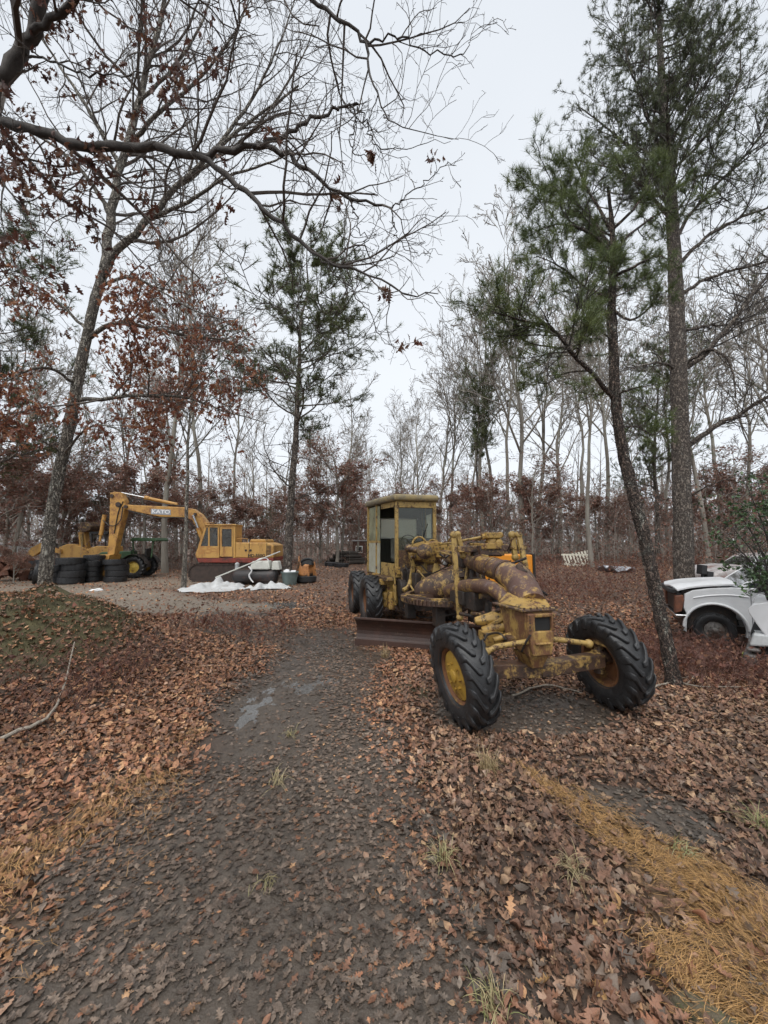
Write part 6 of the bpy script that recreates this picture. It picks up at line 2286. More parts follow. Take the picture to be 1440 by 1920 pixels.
def truck_tyre(label, loc, rot=(0, 0, 0), s=1.0, group='old tyres by the excavator'):
    global tyre_mesh
    if tyre_mesh is None:
        m_ = tyre_mb(.5, .27, .29, .018, 22, style='rib', sides=40)
        tyre_mesh = m_.mesh('tyre', MT['rubber'], True)
        tyre_mesh.set_sharp_from_angle(angle=math.radians(35))
    o = link('tyre', tyre_mesh, None, loc, rot, s)
    return tag(o, label, 'tyre', group)


def stack(px, Y, n, s, words, lab):
    x = P(px, 1085, Y)[0]
    z = gz(x, Y)
    for i in range(n):
        pos_ = ('bottom', 'second from bottom', 'middle', 'fourth from bottom')[i] if i < n - 1 else 'top'
        truck_tyre('%s tyre of the %s' % (pos_, lab), (x + rng.normal() * .06, Y + rng.normal() * .06, z + (.135 + i * .272) * s), (rng.normal() * .03, math.pi / 2 + rng.normal() * .035, rng.random() * 6), s * rng.uniform(.94, 1.03))


stack(132, 17.6, 4, 1.06, '', 'left stack of black tyres beside the leaning oak')
stack(174, 18.4, 5, .92, '', 'middle stack of black tyres, the tallest one')
stack(217, 18.4, 4, .98, '', 'right stack of black tyres by the excavator bucket')
stack(100, 17.4, 3, 1.0, '', 'tyre stack half hidden behind the leaning oak')
for (px, py, Y, ry, rz, lab) in ((52, 1072, 19.5, .35, .5, 'tyre leaning at the far left of the heap, nearest the junk'), (66, 1072, 18.8, .2, .9, 'tyre leaning against the heap left of the oak trunk'),
                                 (120, 1060, 20.2, .1, 1.3, 'upright tyre behind the left stack'), (142, 1060, 20.4, .15, 1.6, 'upright tyre behind the tallest stack'),
                                 (72, 1090, 17.2, .12, .6, 'upright tyre seen just left of the oak trunk')):
    p_ = P(px, py, Y)
    truck_tyre(lab, (p_[0], Y, gz(p_[0], Y) + .5 * math.cos(ry)), (0, ry, rz))
for (px, Y, k, lab) in ((622, 29.5, 0, 'left tyre lying flat at the far end of the clearing'), (640, 28.5, 0, 'right tyre lying flat at the far end of the clearing')):
    p_ = P(px, 1060, Y)
    truck_tyre(lab, (p_[0], Y, gz(p_[0], Y) + .14), (0, math.pi / 2, 0), 1.1, 'tyres at the far end')
# log pile and shed at the far end
MT['logw'] = M('dark wet logs', (.06, .05, .042), (.03, .026, .022), 6, rough=.9, bump=.6)
for i, (px, y, Y) in enumerate([(632, 0, 32), (641, 0, 32.2), (650, 0, 32), (659, 0, 32.1), (668, 0, 32), (636, 1, 32), (646, 1, 32.1), (655, 1, 32), (664, 1, 32.1), (642, 2, 32), (652, 2, 32.1), (660, 2, 32), (650, 3, 32)]):
    p_ = P(px, 1050, Y)
    zb = gz(p_[0], Y)
    L_ = 1.2 + rng.random() * .6
    pts_ = spline([(-L_ / 2, -.3, 0), (0, rng.normal() * .04, .02), (L_ / 2, .3, 0)], 6)
    o = MB().tube(pts_, rng.uniform(.13, .19), 10).build('log', MT['logw'], smooth=True)
    o.location = (p_[0] + rng.normal() * .05, Y, zb + .15 + y * .25)
    nth = ['leftmost', 'second from left', 'third from left', 'fourth from left', 'rightmost']
    k_ = i - (0, 5, 9, 12)[y]
    tag(o, ['%s dark log in the bottom row of the pile by the shed' % nth[k_], '%s dark log in the second row of the far pile' % nth[k_], '%s dark log in the third row of the far pile' % nth[k_], 'topmost dark log of the pile beside the shed'][y], 'log', 'log pile by the shed')
sh_o = P(682, 1050, 33)
shed = thing('shed', 'small brown shed half hidden behind the grader cab', 'shed', (sh_o[0], 33, gz(sh_o[0], 33)))
b = MB()
b.bb(-.95, 1.5, 0, 2.2, 0, 1.9)
b.build('wall', M('brown siding', (.15, .075, .055), (.10, .055, .042), 3, rough=.8, stretch=(.2, 1, 8)), shed)
b = MB()
b.bb(-1.08, 1.6, -.15, 2.35, 1.902, 2.0)
b.build('roof', M('pale tin roof', (.45, .45, .45), (.3, .29, .28), 3, rough=.5), shed)
b = MB()
b.bb(-.7, -.1, -.04, .002, .9, 1.5)
w_ = b.build('window', MT['whitetrim'], shed)
MB().bb(-.64, -.16, -.05, -.041, .96, 1.44).build('pane', MT['eglass'], w_)
MB().bb(.2, 1.0, -.03, .002, .02, 1.75).build('door', MT['dark'], shed)

# pale trailer and blue drum at the far left
p_ = P(20, 1040, 26)
tr_ = thing('trailer', 'long pale grey trailer at the left edge beyond the tyres', 'trailer', (p_[0], 26, gz(p_[0], 26)))
MT['palegrey'] = M('pale grey paint', (.42, .43, .43), (.32, .33, .33), 3, rough=.6, c3=(.2, .15, .1), thr=.66)
b = MB()
b.bb(-2.6, 2.3, 0, .06, 1.0, 1.75)
b.bb(-2.6, 2.3, 1.7, 1.76, 1.0, 1.75)
b.bb(2.3, 2.36, 0, 1.76, 1.0, 1.75)
b.bb(-2.6, 2.3, .06, 1.7, .9, 1.0)
b.build('bed', MT['palegrey'], tr_)
MB().bb(-2.65, 2.4, -.04, .08, 1.752, 1.82).build('rail', MT['white'], tr_, bevel=.01)
for x in (-1.2, .9):
    make_wheel(tr_, .45, .25, .25, .015, 14, (x, -.05, .45), (0, 0, math.pi / 2), out=-1, style='rib', rimmat=MT['palegrey'])
b = MB()
b.lathe([(.26, 0), (.29, .02), (.29, .28), (.3, .3), (.29, .32), (.29, .56), (.3, .58), (.29, .6), (.29, .86), (.26, .88)], R=np.array([[0, 1, 0], [0, 0, 1], [1, 0, 0]], float), sides=24)
o = b.build('drum', M('blue plastic', (.02, .07, .22), (.015, .05, .17), 5, rough=.4), smooth=True)
q = P(49, 1010, 26.8)
o.location = (q[0], 26.8, tr_.location[2] + 1.0)
tag(o, 'blue plastic drum standing in the pale trailer', 'drum')

# rusty heap at the left edge
MT['rustheap'] = M('rust red scrap', (.20, .085, .05), (.10, .05, .035), 5, rough=.85, bump=.8, bscale=18, c3=(.3, .2, .15), thr=.64)
p_ = P(18, 1068, 18.5)
hp = thing('scrap_heap', 'rust red heap of bent scrap sheets at the left edge', 'scrap', (p_[0], 18.5, gz(p_[0], 18.5)))
for i in range(9):
    b = MB()
    w_, l_ = rng.uniform(.5, 1.2), rng.uniform(.4, .9)
    n_ = 6
    V = [(w_ * (u / n_ - .5), l_ * (v / n_ - .5), .12 * math.sin(u * 1.3 + i) + .1 * math.cos(v * 1.7 + i) + t) for t in (0, .015) for v in range(n_ + 1) for u in range(n_ + 1)]
    k_ = (n_ + 1) ** 2
    F = []
    for v in range(n_):
        for u in range(n_):
            a = v * (n_ + 1) + u
            F += [(a, a + n_ + 1, a + n_ + 2, a + 1), (k_ + a, k_ + a + 1, k_ + a + n_ + 2, k_ + a + n_ + 1)]
    for u in range(n_):
        a, c = u, n_ * (n_ + 1) + u
        F += [(a, a + 1, k_ + a + 1, k_ + a), (c, k_ + c, k_ + c + 1, c + 1)]
        a, c = u * (n_ + 1), u * (n_ + 1) + n_
        F += [(a, k_ + a, k_ + a + n_ + 1, a + n_ + 1), (c, c + n_ + 1, k_ + c + n_ + 1, k_ + c)]
    o = b.raw(V, F).build('sheet', MT['rustheap'], hp, smooth=True)
    o.location = (rng.uniform(-.9, .7), rng.uniform(-.3, .5), .25 + .08 * i)
    o.rotation_euler = (rng.uniform(.2, 1.0), rng.uniform(-.5, .5), rng.random() * 3)
place('russet_tree', 'russet-leaved sapling in front of the scrap heap at the left edge', 'tree', RUSSET[1], 28, 17.4, 985, wide=1.3)

# ------------------------------------------------------------------ tarps, tank and junk in the middle
MT['tarp'] = M('dirty white tarpaulin', (.60, .61, .61), (.50, .50, .49), 4, rough=.5, bump=.6, bscale=9, c3=(.4, .36, .3), thr=.68)


def tarp(name, label, outline, Y, hmax, seed, rough_=1.0):
    """crumpled sheet: closed shell with folds; outline rows are photo pixels on the ground"""
    r0 = np.random.default_rng(seed)
    c = np.array([Gp(px, py) for (px, py) in outline])
    cen = c.mean(0)
    n, m_ = 150, 46
    th = np.linspace(0, 2 * math.pi, n, endpoint=False)
    ca = np.arctan2(c[:, 1] - cen[1], c[:, 0] - cen[0])
    cr = np.hypot(c[:, 0] - cen[0], c[:, 1] - cen[1])
    o_ = np.argsort(ca)
    ca, cr = ca[o_], cr[o_]
    rad_ = np.interp((th + math.pi) % (2 * math.pi) - math.pi, np.concatenate([ca - 2 * math.pi, ca, ca + 2 * math.pi]), np.tile(cr, 3))
    rad_ = rad_ * (1 + .18 * fbm(np.cos(th) * 3 + seed, np.sin(th) * 3, 3) * 2)
    t = np.linspace(0, 1, m_)[1:]
    X = cen[0] + np.outer(t, rad_ * np.cos(th))
    Y_ = cen[1] + np.outer(t, rad_ * np.sin(th))
    wx, wy = fbm(X * .9 + seed, Y_ * .9, 3) * 9, fbm(X * .9 + 40 + seed, Y_ * .9 + 11, 3) * 9
    fold = .5 + .5 * np.sin(7.5 * X + 2.5 * Y_ + 1.3 * wx)
    fold2 = .5 + .5 * np.sin(-6 * X + 11 * Y_ + 1.6 * wy)
    fine_ = .5 + .5 * np.sin(21 * X + 9 * Y_ + 2.2 * wy)
    env = (1 - t[:, None] ** 3) * np.ones_like(X)
    lump = np.clip(.45 + 2.2 * fbm(X * .8 + 3 * seed, Y_ * 1.4, 2), .10, 1.1)
    Z = hgt(X, Y_) + .015 + hmax * env * lump * (.35 + .75 * fold ** .8 * (.4 + .6 * fold2)) + .05 * env * fine_ * fold2 + .035 * (1 - env) * fold
    V = np.concatenate([[[cen[0], cen[1], Z[0].mean()]], np.stack([X, Y_, Z], -1).reshape(-1, 3)])
    T = np.array([[0, 1 + k, 1 + (k + 1) % n] for k in range(n)])
    Q = np.array([[1 + a * n + k, 1 + (a + 1) * n + k, 1 + (a + 1) * n + (k + 1) % n, 1 + a * n + (k + 1) % n] for a in range(m_ - 2) for k in range(n)])
    o = link(name, mesh_np(name, V, [T, Q], MT['tarp'], smooth=True))
    o.modifiers.new('thick', 'SOLIDIFY').thickness = -.006
    return tag(o, label, 'tarpaulin')


tarp('tarpaulin', 'large crumpled white tarpaulin in front of the black tank', [(333, 1108), (400, 1112), (440, 1108), (458, 1102), (452, 1098), (420, 1094), (395, 1095), (372, 1098), (370, 1104)], 15, .36, 3)
tarp('tarpaulin', 'smaller crumpled white tarpaulin beside the grey tub', [(474, 1108), (495, 1105), (538, 1104), (540, 1100), (515, 1098), (500, 1096), (484, 1100)], 16, .28, 8)
tY2 = 17.2
tk_c = P(479, 1082, tY2)
tz = gz(tk_c[0], tY2)
tank = thing('tank', 'black steel tank lying behind the white tarpaulins', 'tank', (tk_c[0], tY2, tz), math.radians(-4))
b = MB()
prof = [(-1.0, .1), (-.98, .2), (-.92, .29), (-.8, .33), (.8, .33), (.92, .29), (.98, .2), (1.0, .1)]
b.tube([(x, 0, .36) for x, _ in prof], [r for _, r in prof], 28)
b.build('shell', M('black tank paint', (.03, .026, .026), (.02, .018, .018), 5, rough=.45, c3=(.07, .035, .028), thr=.58), tank, smooth=True)
for x in (-.6, .6):
    MB().bb(x - .12, x + .12, -.28, .28, .0, .12).build('foot', MT['grease'], tank)
b = MB()
b.cyl((-.85, 0, .6), (-.85, 0, .86), .09, sides=12)
b.ball((-.85, 0, .88), .1, 6)
b.build('valve', MT['palegrey'], tank, smooth=True)
q = P(494, 1064, tY2)
cow = thing('motor_cowl', 'white boxy motor cowl resting on the black tank', 'cowl', (q[0], tY2, tz + .68))
MT['offwhite'] = M('off white plastic', (.62, .62, .56), (.50, .50, .45), 4, rough=.4, c3=(.3, .28, .22), thr=.68)
b = MB()
b.hexa([(-.55, -.3, 0), (.38, -.3, 0), (.38, .3, 0), (-.55, .3, 0), (-.44, -.24, .36), (.30, -.24, .38), (.30, .24, .38), (-.44, .24, .36)])
b.build('cover', MT['offwhite'], cow, bevel=.06, seg=3)
b = MB()
b.hexa([(.42, -.25, -.02), (.78, -.25, -.02), (.78, .25, -.02), (.42, .25, -.02), (.44, -.22, .36), (.70, -.22, .36), (.70, .22, .36), (.44, .22, .36)])
b.build('end_cap', MT['offwhite'], cow, bevel=.04, seg=3)
b = MB()
b.tube(spline([(-.3, -.1, .36), (-.1, -.15, .47), (.15, -.1, .48), (.25, -.1, .38)], 8), .025, 6)
b.build('handle', MT['white'], cow, smooth=True)
b = MB()
q0 = np.array(cow.location)
b.tube(spline([P(466, 1062, tY2 - .4), P(472, 1070, tY2 - .42), P(467, 1078, tY2 - .42), P(470, 1086, tY2 - .42), P(475, 1092, tY2 - .42)], 14), .032, 8)
tag(b.build('pipe', MT['white'], smooth=True), 'bent white plastic pipe hanging in front of the tank', 'pipe')
b = MB()
b.cyl(P(404, 1083, 15.6), P(525, 1034, 17.5), .028, sides=8)
tag(b.build('pole', MT['offwhite'], smooth=True), 'long white pole leaning from the large tarpaulin over the tank', 'pole')
for (px, Y, nm, lab) in ((543, 17.3, 'tub', 'grey green plastic tub with white scraps beside the slim pine'),):
    q = P(px, 1090, Y)
    tub = thing(nm, lab, 'tub', (q[0], Y, gz(q[0], Y)))
    b = MB()
    b.lathe([(.29, 0), (.37, .52), (.40, .52), (.40, .57), (.345, .57), (.33, .5), (.26, .06)], R=np.array([[0, 1, 0], [0, 0, 1], [1, 0, 0]], float), sides=28)
    b.build('basin', M('grey green plastic', (.15, .19, .18), (.11, .14, .135), 4, rough=.5, c3=(.06, .06, .05), thr=.62), tub, smooth=True)
    for i in range(7):
        s_ = MB().box((rng.uniform(-.2, .2), rng.uniform(-.2, .2), .56 + rng.random() * .05), (.2, .16, .03), rotm('X', rng.uniform(-30, 30)) @ rotm('Z', rng.uniform(0, 90)))
        s_.build('scrap', MT['white'], tub)
q = P(574, 1088, 17.9)
jk = thing('broken_shell', 'broken black and orange machine shell right of the grey tub', 'scrap', (q[0], 17.9, gz(q[0], 17.9)))
b = MB()
b.lathe([(.40, .02), (.47, .1), (.47, .3), (.42, .34), (.36, .3), (.34, .1)], R=np.array([[0, 1, 0], [0, 0, 1], [1, 0, 0]], float), sides=24)
b.build('base_tray', MT['black'], jk, smooth=True)
V = [((.46 - .1 * v / 6) * math.cos(t) * (1 + .12 * math.sin(3 * t)), .36 * math.sin(t), .3 + .62 * (v / 6) * (1 + .25 * math.sin(2.3 * t + 1) + .1 * math.sin(7 * t)) - .1 * math.cos(t)) for v in range(7) for t in np.linspace(0, 5.2, 26)]
F = [(v * 26 + u, v * 26 + u + 1, v * 26 + u + 27, v * 26 + u + 26) for v in range(6) for u in range(25)]
o = MB().raw(V, F).build('shell', M('torn orange shell', (.55, .25, .09), (.40, .17, .06), 3, rough=.55, c3=(.03, .025, .02), thr=.52, c3scale=2.2), jk, smooth=True)
o.modifiers.new('thick', 'SOLIDIFY').thickness = .025
b = MB()
b.tube(spline([(-.42, .1, .5), (-.3, .15, .95), (.0, .2, 1.1), (.25, .2, 1.02), (.25, .2, .8)], 10), .05, 8)
b.hexa([(-.35, .12, .82), (.2, .16, .82), (.2, .2, .82), (-.35, .16, .82), (-.2, .2, 1.08), (.22, .2, 1.05), (.22, .24, 1.05), (-.2, .24, 1.08)])
b.build('lid', MT['black'], jk, smooth=True)
q = Gp(178, 1109)
b = MB()
b.box((0, 0, .03), (.35, .18, .02), rotm('X', 12))
b.box((.14, .05, .05), (.18, .2, .015), rotm('Y', 25))
o = b.build('paper_scrap', MT['white'])
o.location = (q[0], q[1], gz(*q))
tag(o, 'crumpled white paper scrap on bare ground before the tyre stacks', 'paper')

# ------------------------------------------------------------------ orange compressor behind the grader
oY = 11.2
oq = P(948, 1100, oY)
comp = thing('compressor', 'orange box compressor on wheels behind the grader gooseneck', 'compressor', (oq[0], oY, gz(oq[0], oY)), math.radians(8))
MT['orange'] = M('orange enamel', (.80, .30, .02), (.70, .25, .02), 3, rough=.4, bump=.05, c3=(.35, .14, .03), thr=.70)
b = MB()
b.bb(-.98, .86, 0, 1.1, .68, 1.50)
bo_ = b.build('housing', MT['orange'], comp, bevel=.03)
MB().bb(.862, .93, -.02, 1.12, .60, 1.53).build('end_frame', MT['black'], comp, bevel=.01)
MB().bb(.45, .47, -.008, .002, .72, 1.46).build('door_seam', MT['black'], bo_)
MB().bb(.62, .70, -.025, .002, 1.05, 1.12).build('latch', MT['black'], bo_)
MB().bb(-.95, .86, .05, 1.05, .45, .678).build('chassis', MT['black'], comp, bevel=.01)
for s in (-.08, 1.18):
    make_wheel(comp, .36, .2, .2, .015, 12, (-.1, s, .36), (0, 0, math.pi / 2), out=-1 if s < 0 else 1, style='rib', rimmat=MT['palegrey'])
MB().tube([(.8, .55, .5), (1.3, .55, .45), (1.6, .55, .25)], .04, 8).cyl((1.5, .55, .0), (1.5, .55, .35), .03).build('drawbar', MT['black'], comp, smooth=True)

# ------------------------------------------------------------------ wrecked vehicles on the right
MT['wpaint'] = M('dirty white car paint', (.70, .71, .72), (.60, .61, .62), 2.5, rough=.28, spec=.6, c3=(.42, .40, .36), thr=.68, c3scale=3)
MT['darkrim'] = M('dirty steel rim', (.16, .15, .14), (.08, .07, .065), 8, rough=.5, c3=(.10, .06, .045), thr=.55)
MT['plastic'] = M('black trim plastic', (.022, .023, .025), (.016, .016, .017), 6, rough=.5)
MT['rlamp'] = M('broken rusty lamp socket', (.22, .08, .04), (.10, .045, .03), 12, rough=.6, c3=(.4, .35, .3), thr=.66)
MT['wglass'] = glass('windscreen glass', (.35, .4, .4), .22, (.2, .21, .2))
kO = np.array([6.62, 7.75, -.22])
kf = Frame(kO, math.radians(-29))
K = kf.at
truck = thing('pickup_truck', 'wrecked white pickup truck half sunk in leaves behind the leaning pine', 'truck', tuple(kO), kf.rz)
W_ = 1.5


def kpoly(rows, c=0.0):
    return [tuple(K(px, py, c)[[0, 2]]) for (px, py) in rows]


wc = K(1342, 1182, 0)
ra = .47
arch = [(wc[0] + ra * math.cos(t), wc[2] + .02 + ra * math.sin(t)) for t in np.linspace(math.radians(-14), math.radians(192), 16)]
# near and far fender with arch, one prism each
fx0, fx1 = K(1284, 1112, 0)[0], K(1406, 1100, 0)[0]
up = kpoly([(1406, 1104), (1372, 1102), (1330, 1103.5), (1300, 1107), (1284, 1114), (1282, 1140), (1288, 1152)])
low0 = (arch[-1][0] - .02, arch[-1][1])
fpoly = [(fx1, arch[0][1] - .02)] + up + [low0] + arch[::-1]
for (a_, b_) in ((0, .08), (W_ - .08, W_)):
    MB().prism(fpoly, a_, b_).build('fender', MT['wpaint'], truck, bevel=.02)
# hood with a raised centre and a drooping torn front edge
hz = K(1330, 1104, 0)[2]
hx0, hx1 = K(1257, 1104, 0)[0], K(1380, 1100, 0)[0]
b = MB()
nx, ny = 14, 12
V, F = [], []
for t in (0, -.03):
    for i in range(nx + 1):
        for j in range(ny + 1):
            u, v = i / nx, j / ny
            x = hx0 + (hx1 - hx0) * u + .12 * (2 * v - 1) ** 2 * (1 - u)
            z = hz + .02 + .10 * u + .05 * (1 - (2 * v - 1) ** 4) - .07 * (1 - u) ** 4 + .02 * math.sin(v * 9) * (1 - u)
            V.append((x, .03 + (W_ - .06) * v, z + t))
k2 = (nx + 1) * (ny + 1)
for i in range(nx):
    for j in range(ny):
        a = i * (ny + 1) + j
        F += [(a, a + ny + 1, a + ny + 2, a + 1), (k2 + a, k2 + a + 1, k2 + a + ny + 2, k2 + a + ny + 1)]
for j in range(ny):
    a, c = j, nx * (ny + 1) + j
    F += [(a, a + 1, k2 + a + 1, k2 + a), (c, k2 + c, k2 + c + 1, c + 1)]
for i in range(nx):
    a, c = i * (ny + 1), i * (ny + 1) + ny
    F += [(a, k2 + a, k2 + a + ny + 1, a + ny + 1), (c, c + ny + 1, k2 + c + ny + 1, k2 + c)]
b.raw(V, F).build('hood', MT['wpaint'], truck, smooth=True)
lip = [(wc[0] + (ra + .03) * math.cos(t), -.012, wc[2] + .02 + (ra + .03) * math.sin(t)) for t in np.linspace(math.radians(-8), math.radians(188), 22)]
MB().tube(lip, .026, 8).build('arch_lip', MT['wpaint'], truck, smooth=True)
cr = [K(px, py, -.004) for (px, py) in ((1300, 1121), (1330, 1117), (1370, 1116), (1404, 1120))]
MB().tube(spline(cr, 14), .014, 6).build('body_crease', MT['wpaint'], truck, smooth=True)
# engine bay, grille remains, bumper, lamps
b = MB()
b.bb(hx0 + .2, hx1, .12, W_ - .12, .35, hz - .06)
b.build('engine_bay', MT['grease'], truck)
gx = K(1268, 1130, 0)[0]
b = MB()
b.bb(gx + .02, gx + .1, .1, W_ - .1, K(1275, 1150, 0)[2], K(1275, 1112, 0)[2])
b.build('grille', MT['plastic'], truck, bevel=.01)
b = MB()
b.prism(kpoly([(1256, 1104), (1276, 1106), (1276, 1112), (1262, 1114), (1254, 1111)]), .1, W_ - .1)
b.build('hood_latch_panel', MT['plastic'], truck, bevel=.015)
for (a_, b_) in ((.0, .2), (W_ - .2, W_)):
    MB().prism(kpoly([(1266, 1118), (1281, 1116), (1283, 1126), (1279, 1146), (1266, 1150)]), a_ - .005, b_ + .005).build('headlight', MT['rlamp'], truck, bevel=.015)
b = MB()
b.prism(kpoly([(1264, 1151), (1292, 1152), (1294, 1158), (1268, 1159)]), -.03, W_ + .03)
b.build('bumper', MT['chrome'], truck, bevel=.02)
# cab: lower body with door, pillars, roof, glass
dx0, dx1 = fx1 + .012, fx1 + 1.15
zb = wc[2] - .02
belt = K(1425, 1102, 0)[2]
b = MB()
b.prism([(dx0, zb), (dx1, zb), (dx1, belt), (dx0, belt - .02)], .012, .07)
door = b.build('door', MT['wpaint'], truck, bevel=.02)
MB().bb(dx0 + .75, dx0 + .93, -.012, .014, belt - .2, belt - .15).build('handle', MT['plastic'], door, bevel=.01)
b = MB()
b.prism([(dx0, zb), (dx1, zb), (dx1, belt), (dx0, belt - .02)], W_ - .07, W_ - .012)
b.build('door', MT['wpaint'], truck, bevel=.02)
zt = belt + .52
ax0 = K(1372, 1098, 0)[0]
b = MB()
for c in (.06, W_ - .12):
    b.beam((ax0 + .12, c, belt - .04), (dx0 + .55, c + .02, zt), .07, .05, up=(0, 1, 0))
    b.beam((dx1, c, belt), (dx1 - .05, c + .02, zt), .09, .05, up=(0, 1, 0))
b.bb(dx0 + .5, dx1 + .1, .06, W_ - .06, zt, zt + .05)
b.bb(dx1 + .01, dx1 + .08, .06, W_ - .06, zb, belt)
b.build('cab_frame', MT['wpaint'], truck, bevel=.02)
b = MB()
b.hexa([(ax0 + .10, .1, belt - .02), (ax0 + .10, W_ - .1, belt - .02), (ax0 + .108, W_ - .1, belt - .02), (ax0 + .108, .1, belt - .02), (dx0 + .52, .14, zt), (dx0 + .52, W_ - .14, zt), (dx0 + .528, W_ - .14, zt), (dx0 + .528, .14, zt)])
b.build('windscreen', MT['wglass'], truck)
b = MB()
b.prism([(ax0 + .2, belt - .02), (dx1 - .08, belt), (dx1 - .12, zt - .02), (dx0 + .6, zt - .02)], .07, .076)
b.build('side_window', MT['wglass'], truck)
b = MB()
q = K(1430, 1100, -.12)
b.ball((q[0], -.14, q[2]), (.10, .07, .11), 8)
b.beam((q[0] - .02, -.1, q[2] - .08), (q[0] - .04, .02, q[2] - .12), .04, .03)
b.build('mirror', MT['plastic'], truck, smooth=True)
b = MB()
b.bb(dx1 + .1, dx1 + 2.1, .02, .09, zb, belt - .02)
b.bb(dx1 + .1, dx1 + 2.1, W_ - .09, W_ - .02, zb, belt - .02)
b.bb(dx1 + 2.04, dx1 + 2.1, .09, W_ - .09, zb, belt - .02)
b.bb(dx1 + .1, dx1 + 2.04, .09, W_ - .09, zb + .25, zb + .3)
b.build('cargo_bed', MT['wpaint'], truck, bevel=.015)
b = MB()
b.bb(hx0 + .3, dx1 + 2.0, .3, W_ - .3, .28, .42)
b.build('chassis', MT['grease'], truck)
for x in (wc[0], dx1 + 1.1):
    for (c, o_) in ((.14, -1), (W_ - .14, 1)):
        make_wheel(truck, .345, .22, .20, .012, 18, (x, c, .345), (0, 0, math.pi / 2), out=o_, style='rib', rimmat=MT['darkrim'])
b = MB()
b.prism([(wc[0] + (ra + .0) * math.cos(t), wc[2] + .02 + (ra + .0) * math.sin(t)) for t in np.linspace(math.radians(-10), math.radians(190), 16)], .45, .5)
b.build('wheel_well', MT['dark'], truck)

# silver-white car nose cut by the right edge
cO = np.array([5.78, 5.75, -.2])
cO[2] = gz(5.6, 5.75) - .05
cf = Frame(cO, math.radians(-46))
Cn = cf.at
car = thing('wrecked_car', 'white car front with torn bumper cut by the right edge', 'car', tuple(cO), cf.rz)
c0x = Cn(1397, 1180, 0)[0]
def cpoly(rows, c=0.):
    return [tuple(Cn(px, py, c)[[0, 2]]) for (px, py) in rows]
zf = Cn(1420, 1140, 0)[2]
wcx = c0x + .72
arch2 = [(wcx + .36 * math.cos(t), .36 + .36 * math.sin(t)) for t in np.linspace(math.radians(-8), math.radians(188), 14)]
hb = cpoly([(1404, 1150), (1402, 1142), (1410, 1134), (1425, 1131)])
MB().prism([(wcx + .55, .3), (wcx + .55, zf + .16), (hb[3][0] + .1, hb[3][1] + .03)] + hb[::-1] + [(arch2[-1][0] - .04, arch2[-1][1] + .12)] + arch2[::-1], 0, .07).build('fender', MT['wpaint'], car, bevel=.025)
MB().prism([(wcx + .55, .3), (wcx + .55, zf + .16), (hb[3][0] + .1, hb[3][1] + .03)] + hb[::-1] + [(arch2[-1][0] - .04, arch2[-1][1] + .12)] + arch2[::-1], 1.5, 1.57).build('fender', MT['wpaint'], car, bevel=.025)
MB().hexa([(hb[0][0], .03, hb[1][1] - .04), (wcx + .6, .03, zf + .1), (wcx + .6, 1.54, zf + .1), (hb[0][0], 1.54, hb[1][1] - .04), (hb[0][0] + .05, .03, hb[2][1] + .02), (wcx + .6, .03, zf + .2), (wcx + .6, 1.54, zf + .2), (hb[0][0] + .05, 1.54, hb[2][1] + .02)]).build('hood', MT['wpaint'], car, bevel=.03, seg=3)
bx_ = hb[0][0]
b = MB()
for (u0, u1, z0_, z1_) in ((-.10, .06, .18, .34), (-.06, .10, .38, .44)):
    b.bb(bx_ + u0, bx_ + u1, -.02, 1.6, z0_, z1_)
bmp = b.build('bumper', MT['darkrim'], car, bevel=.03)
MB().bb(bx_ + .0, bx_ + .5, .12, 1.45, .25, .66).build('engine_bay', MT['dark'], car)
b = MB()
b.hexa([(bx_ - .02, .0, .46), (bx_ + .3, -.012, .50), (bx_ + .3, .3, .50), (bx_ - .06, .35, .46), (bx_ + .04, .0, .66), (bx_ + .34, -.012, .68), (bx_ + .34, .3, .68), (bx_ + .0, .35, .66)])
b.build('headlight', MT['lens'], car, bevel=.03)
b = MB()
b.bb(bx_ - .125, bx_ - .105, .15, .4, .22, .30)
b.build('fog_lamp', M('yellow green lens', (.4, .45, .12), (.3, .34, .1), 9, rough=.2), car, bevel=.01)
for c, o_ in ((.1, -1), (1.47, 1)):
    make_wheel(car, .30, .2, .18, .012, 16, (wcx, c, .30), (0, 0, math.pi / 2), out=o_, style='rib', rimmat=MT['palegrey'])
b = MB()
b.bb(wcx + .56, wcx + 2.6, .02, 1.55, .22, zf + .1)
b.hexa([(wcx + .7, .08, zf + .1), (wcx + 2.4, .08, zf + .1), (wcx + 2.4, 1.49, zf + .1), (wcx + .7, 1.49, zf + .1), (wcx + 1.3, .2, zf + .6), (wcx + 2.1, .2, zf + .6), (wcx + 2.1, 1.37, zf + .6), (wcx + 1.3, 1.37, zf + .6)])
b.build('cabin', MT['wpaint'], car, bevel=.05)

# rust-stained sedan behind the pickup
sO = np.array([9.75, 11.6, gz(9.7, 11.6)])
sf = Frame(sO, math.radians(-5))
S_ = sf.at
sed = thing('old_sedan', 'rust stained silver car with leafy hood behind the pickup', 'car', tuple(sO), sf.rz)
MT['sedan'] = M('rusty silver paint', (.48, .46, .45), (.36, .33, .32), 2.5, rough=.3, c3=(.20, .085, .06), thr=.55, c3scale=1.6)
def sp(rows):
    return [tuple(S_(px, py, 0)[[0, 2]]) for (px, py) in rows]
MB().prism(sp([(1338, 1078), (1346, 1071), (1375, 1064), (1412, 1061), (1425, 1063), (1432, 1120), (1340, 1120)]), 0, 1.6).build('front_body', MT['sedan'], sed, bevel=.12, seg=4)
e_ = sp([(1425, 1063), (1460, 1040), (1530, 1038), (1580, 1062), (1590, 1120), (1432, 1120)])
MB().prism(e_, .02, 1.58).build('cabin', MT['sedan'], sed, bevel=.08, seg=3)
g0, g1 = S_(1420, 1064, 0), S_(1452, 1046, 0)
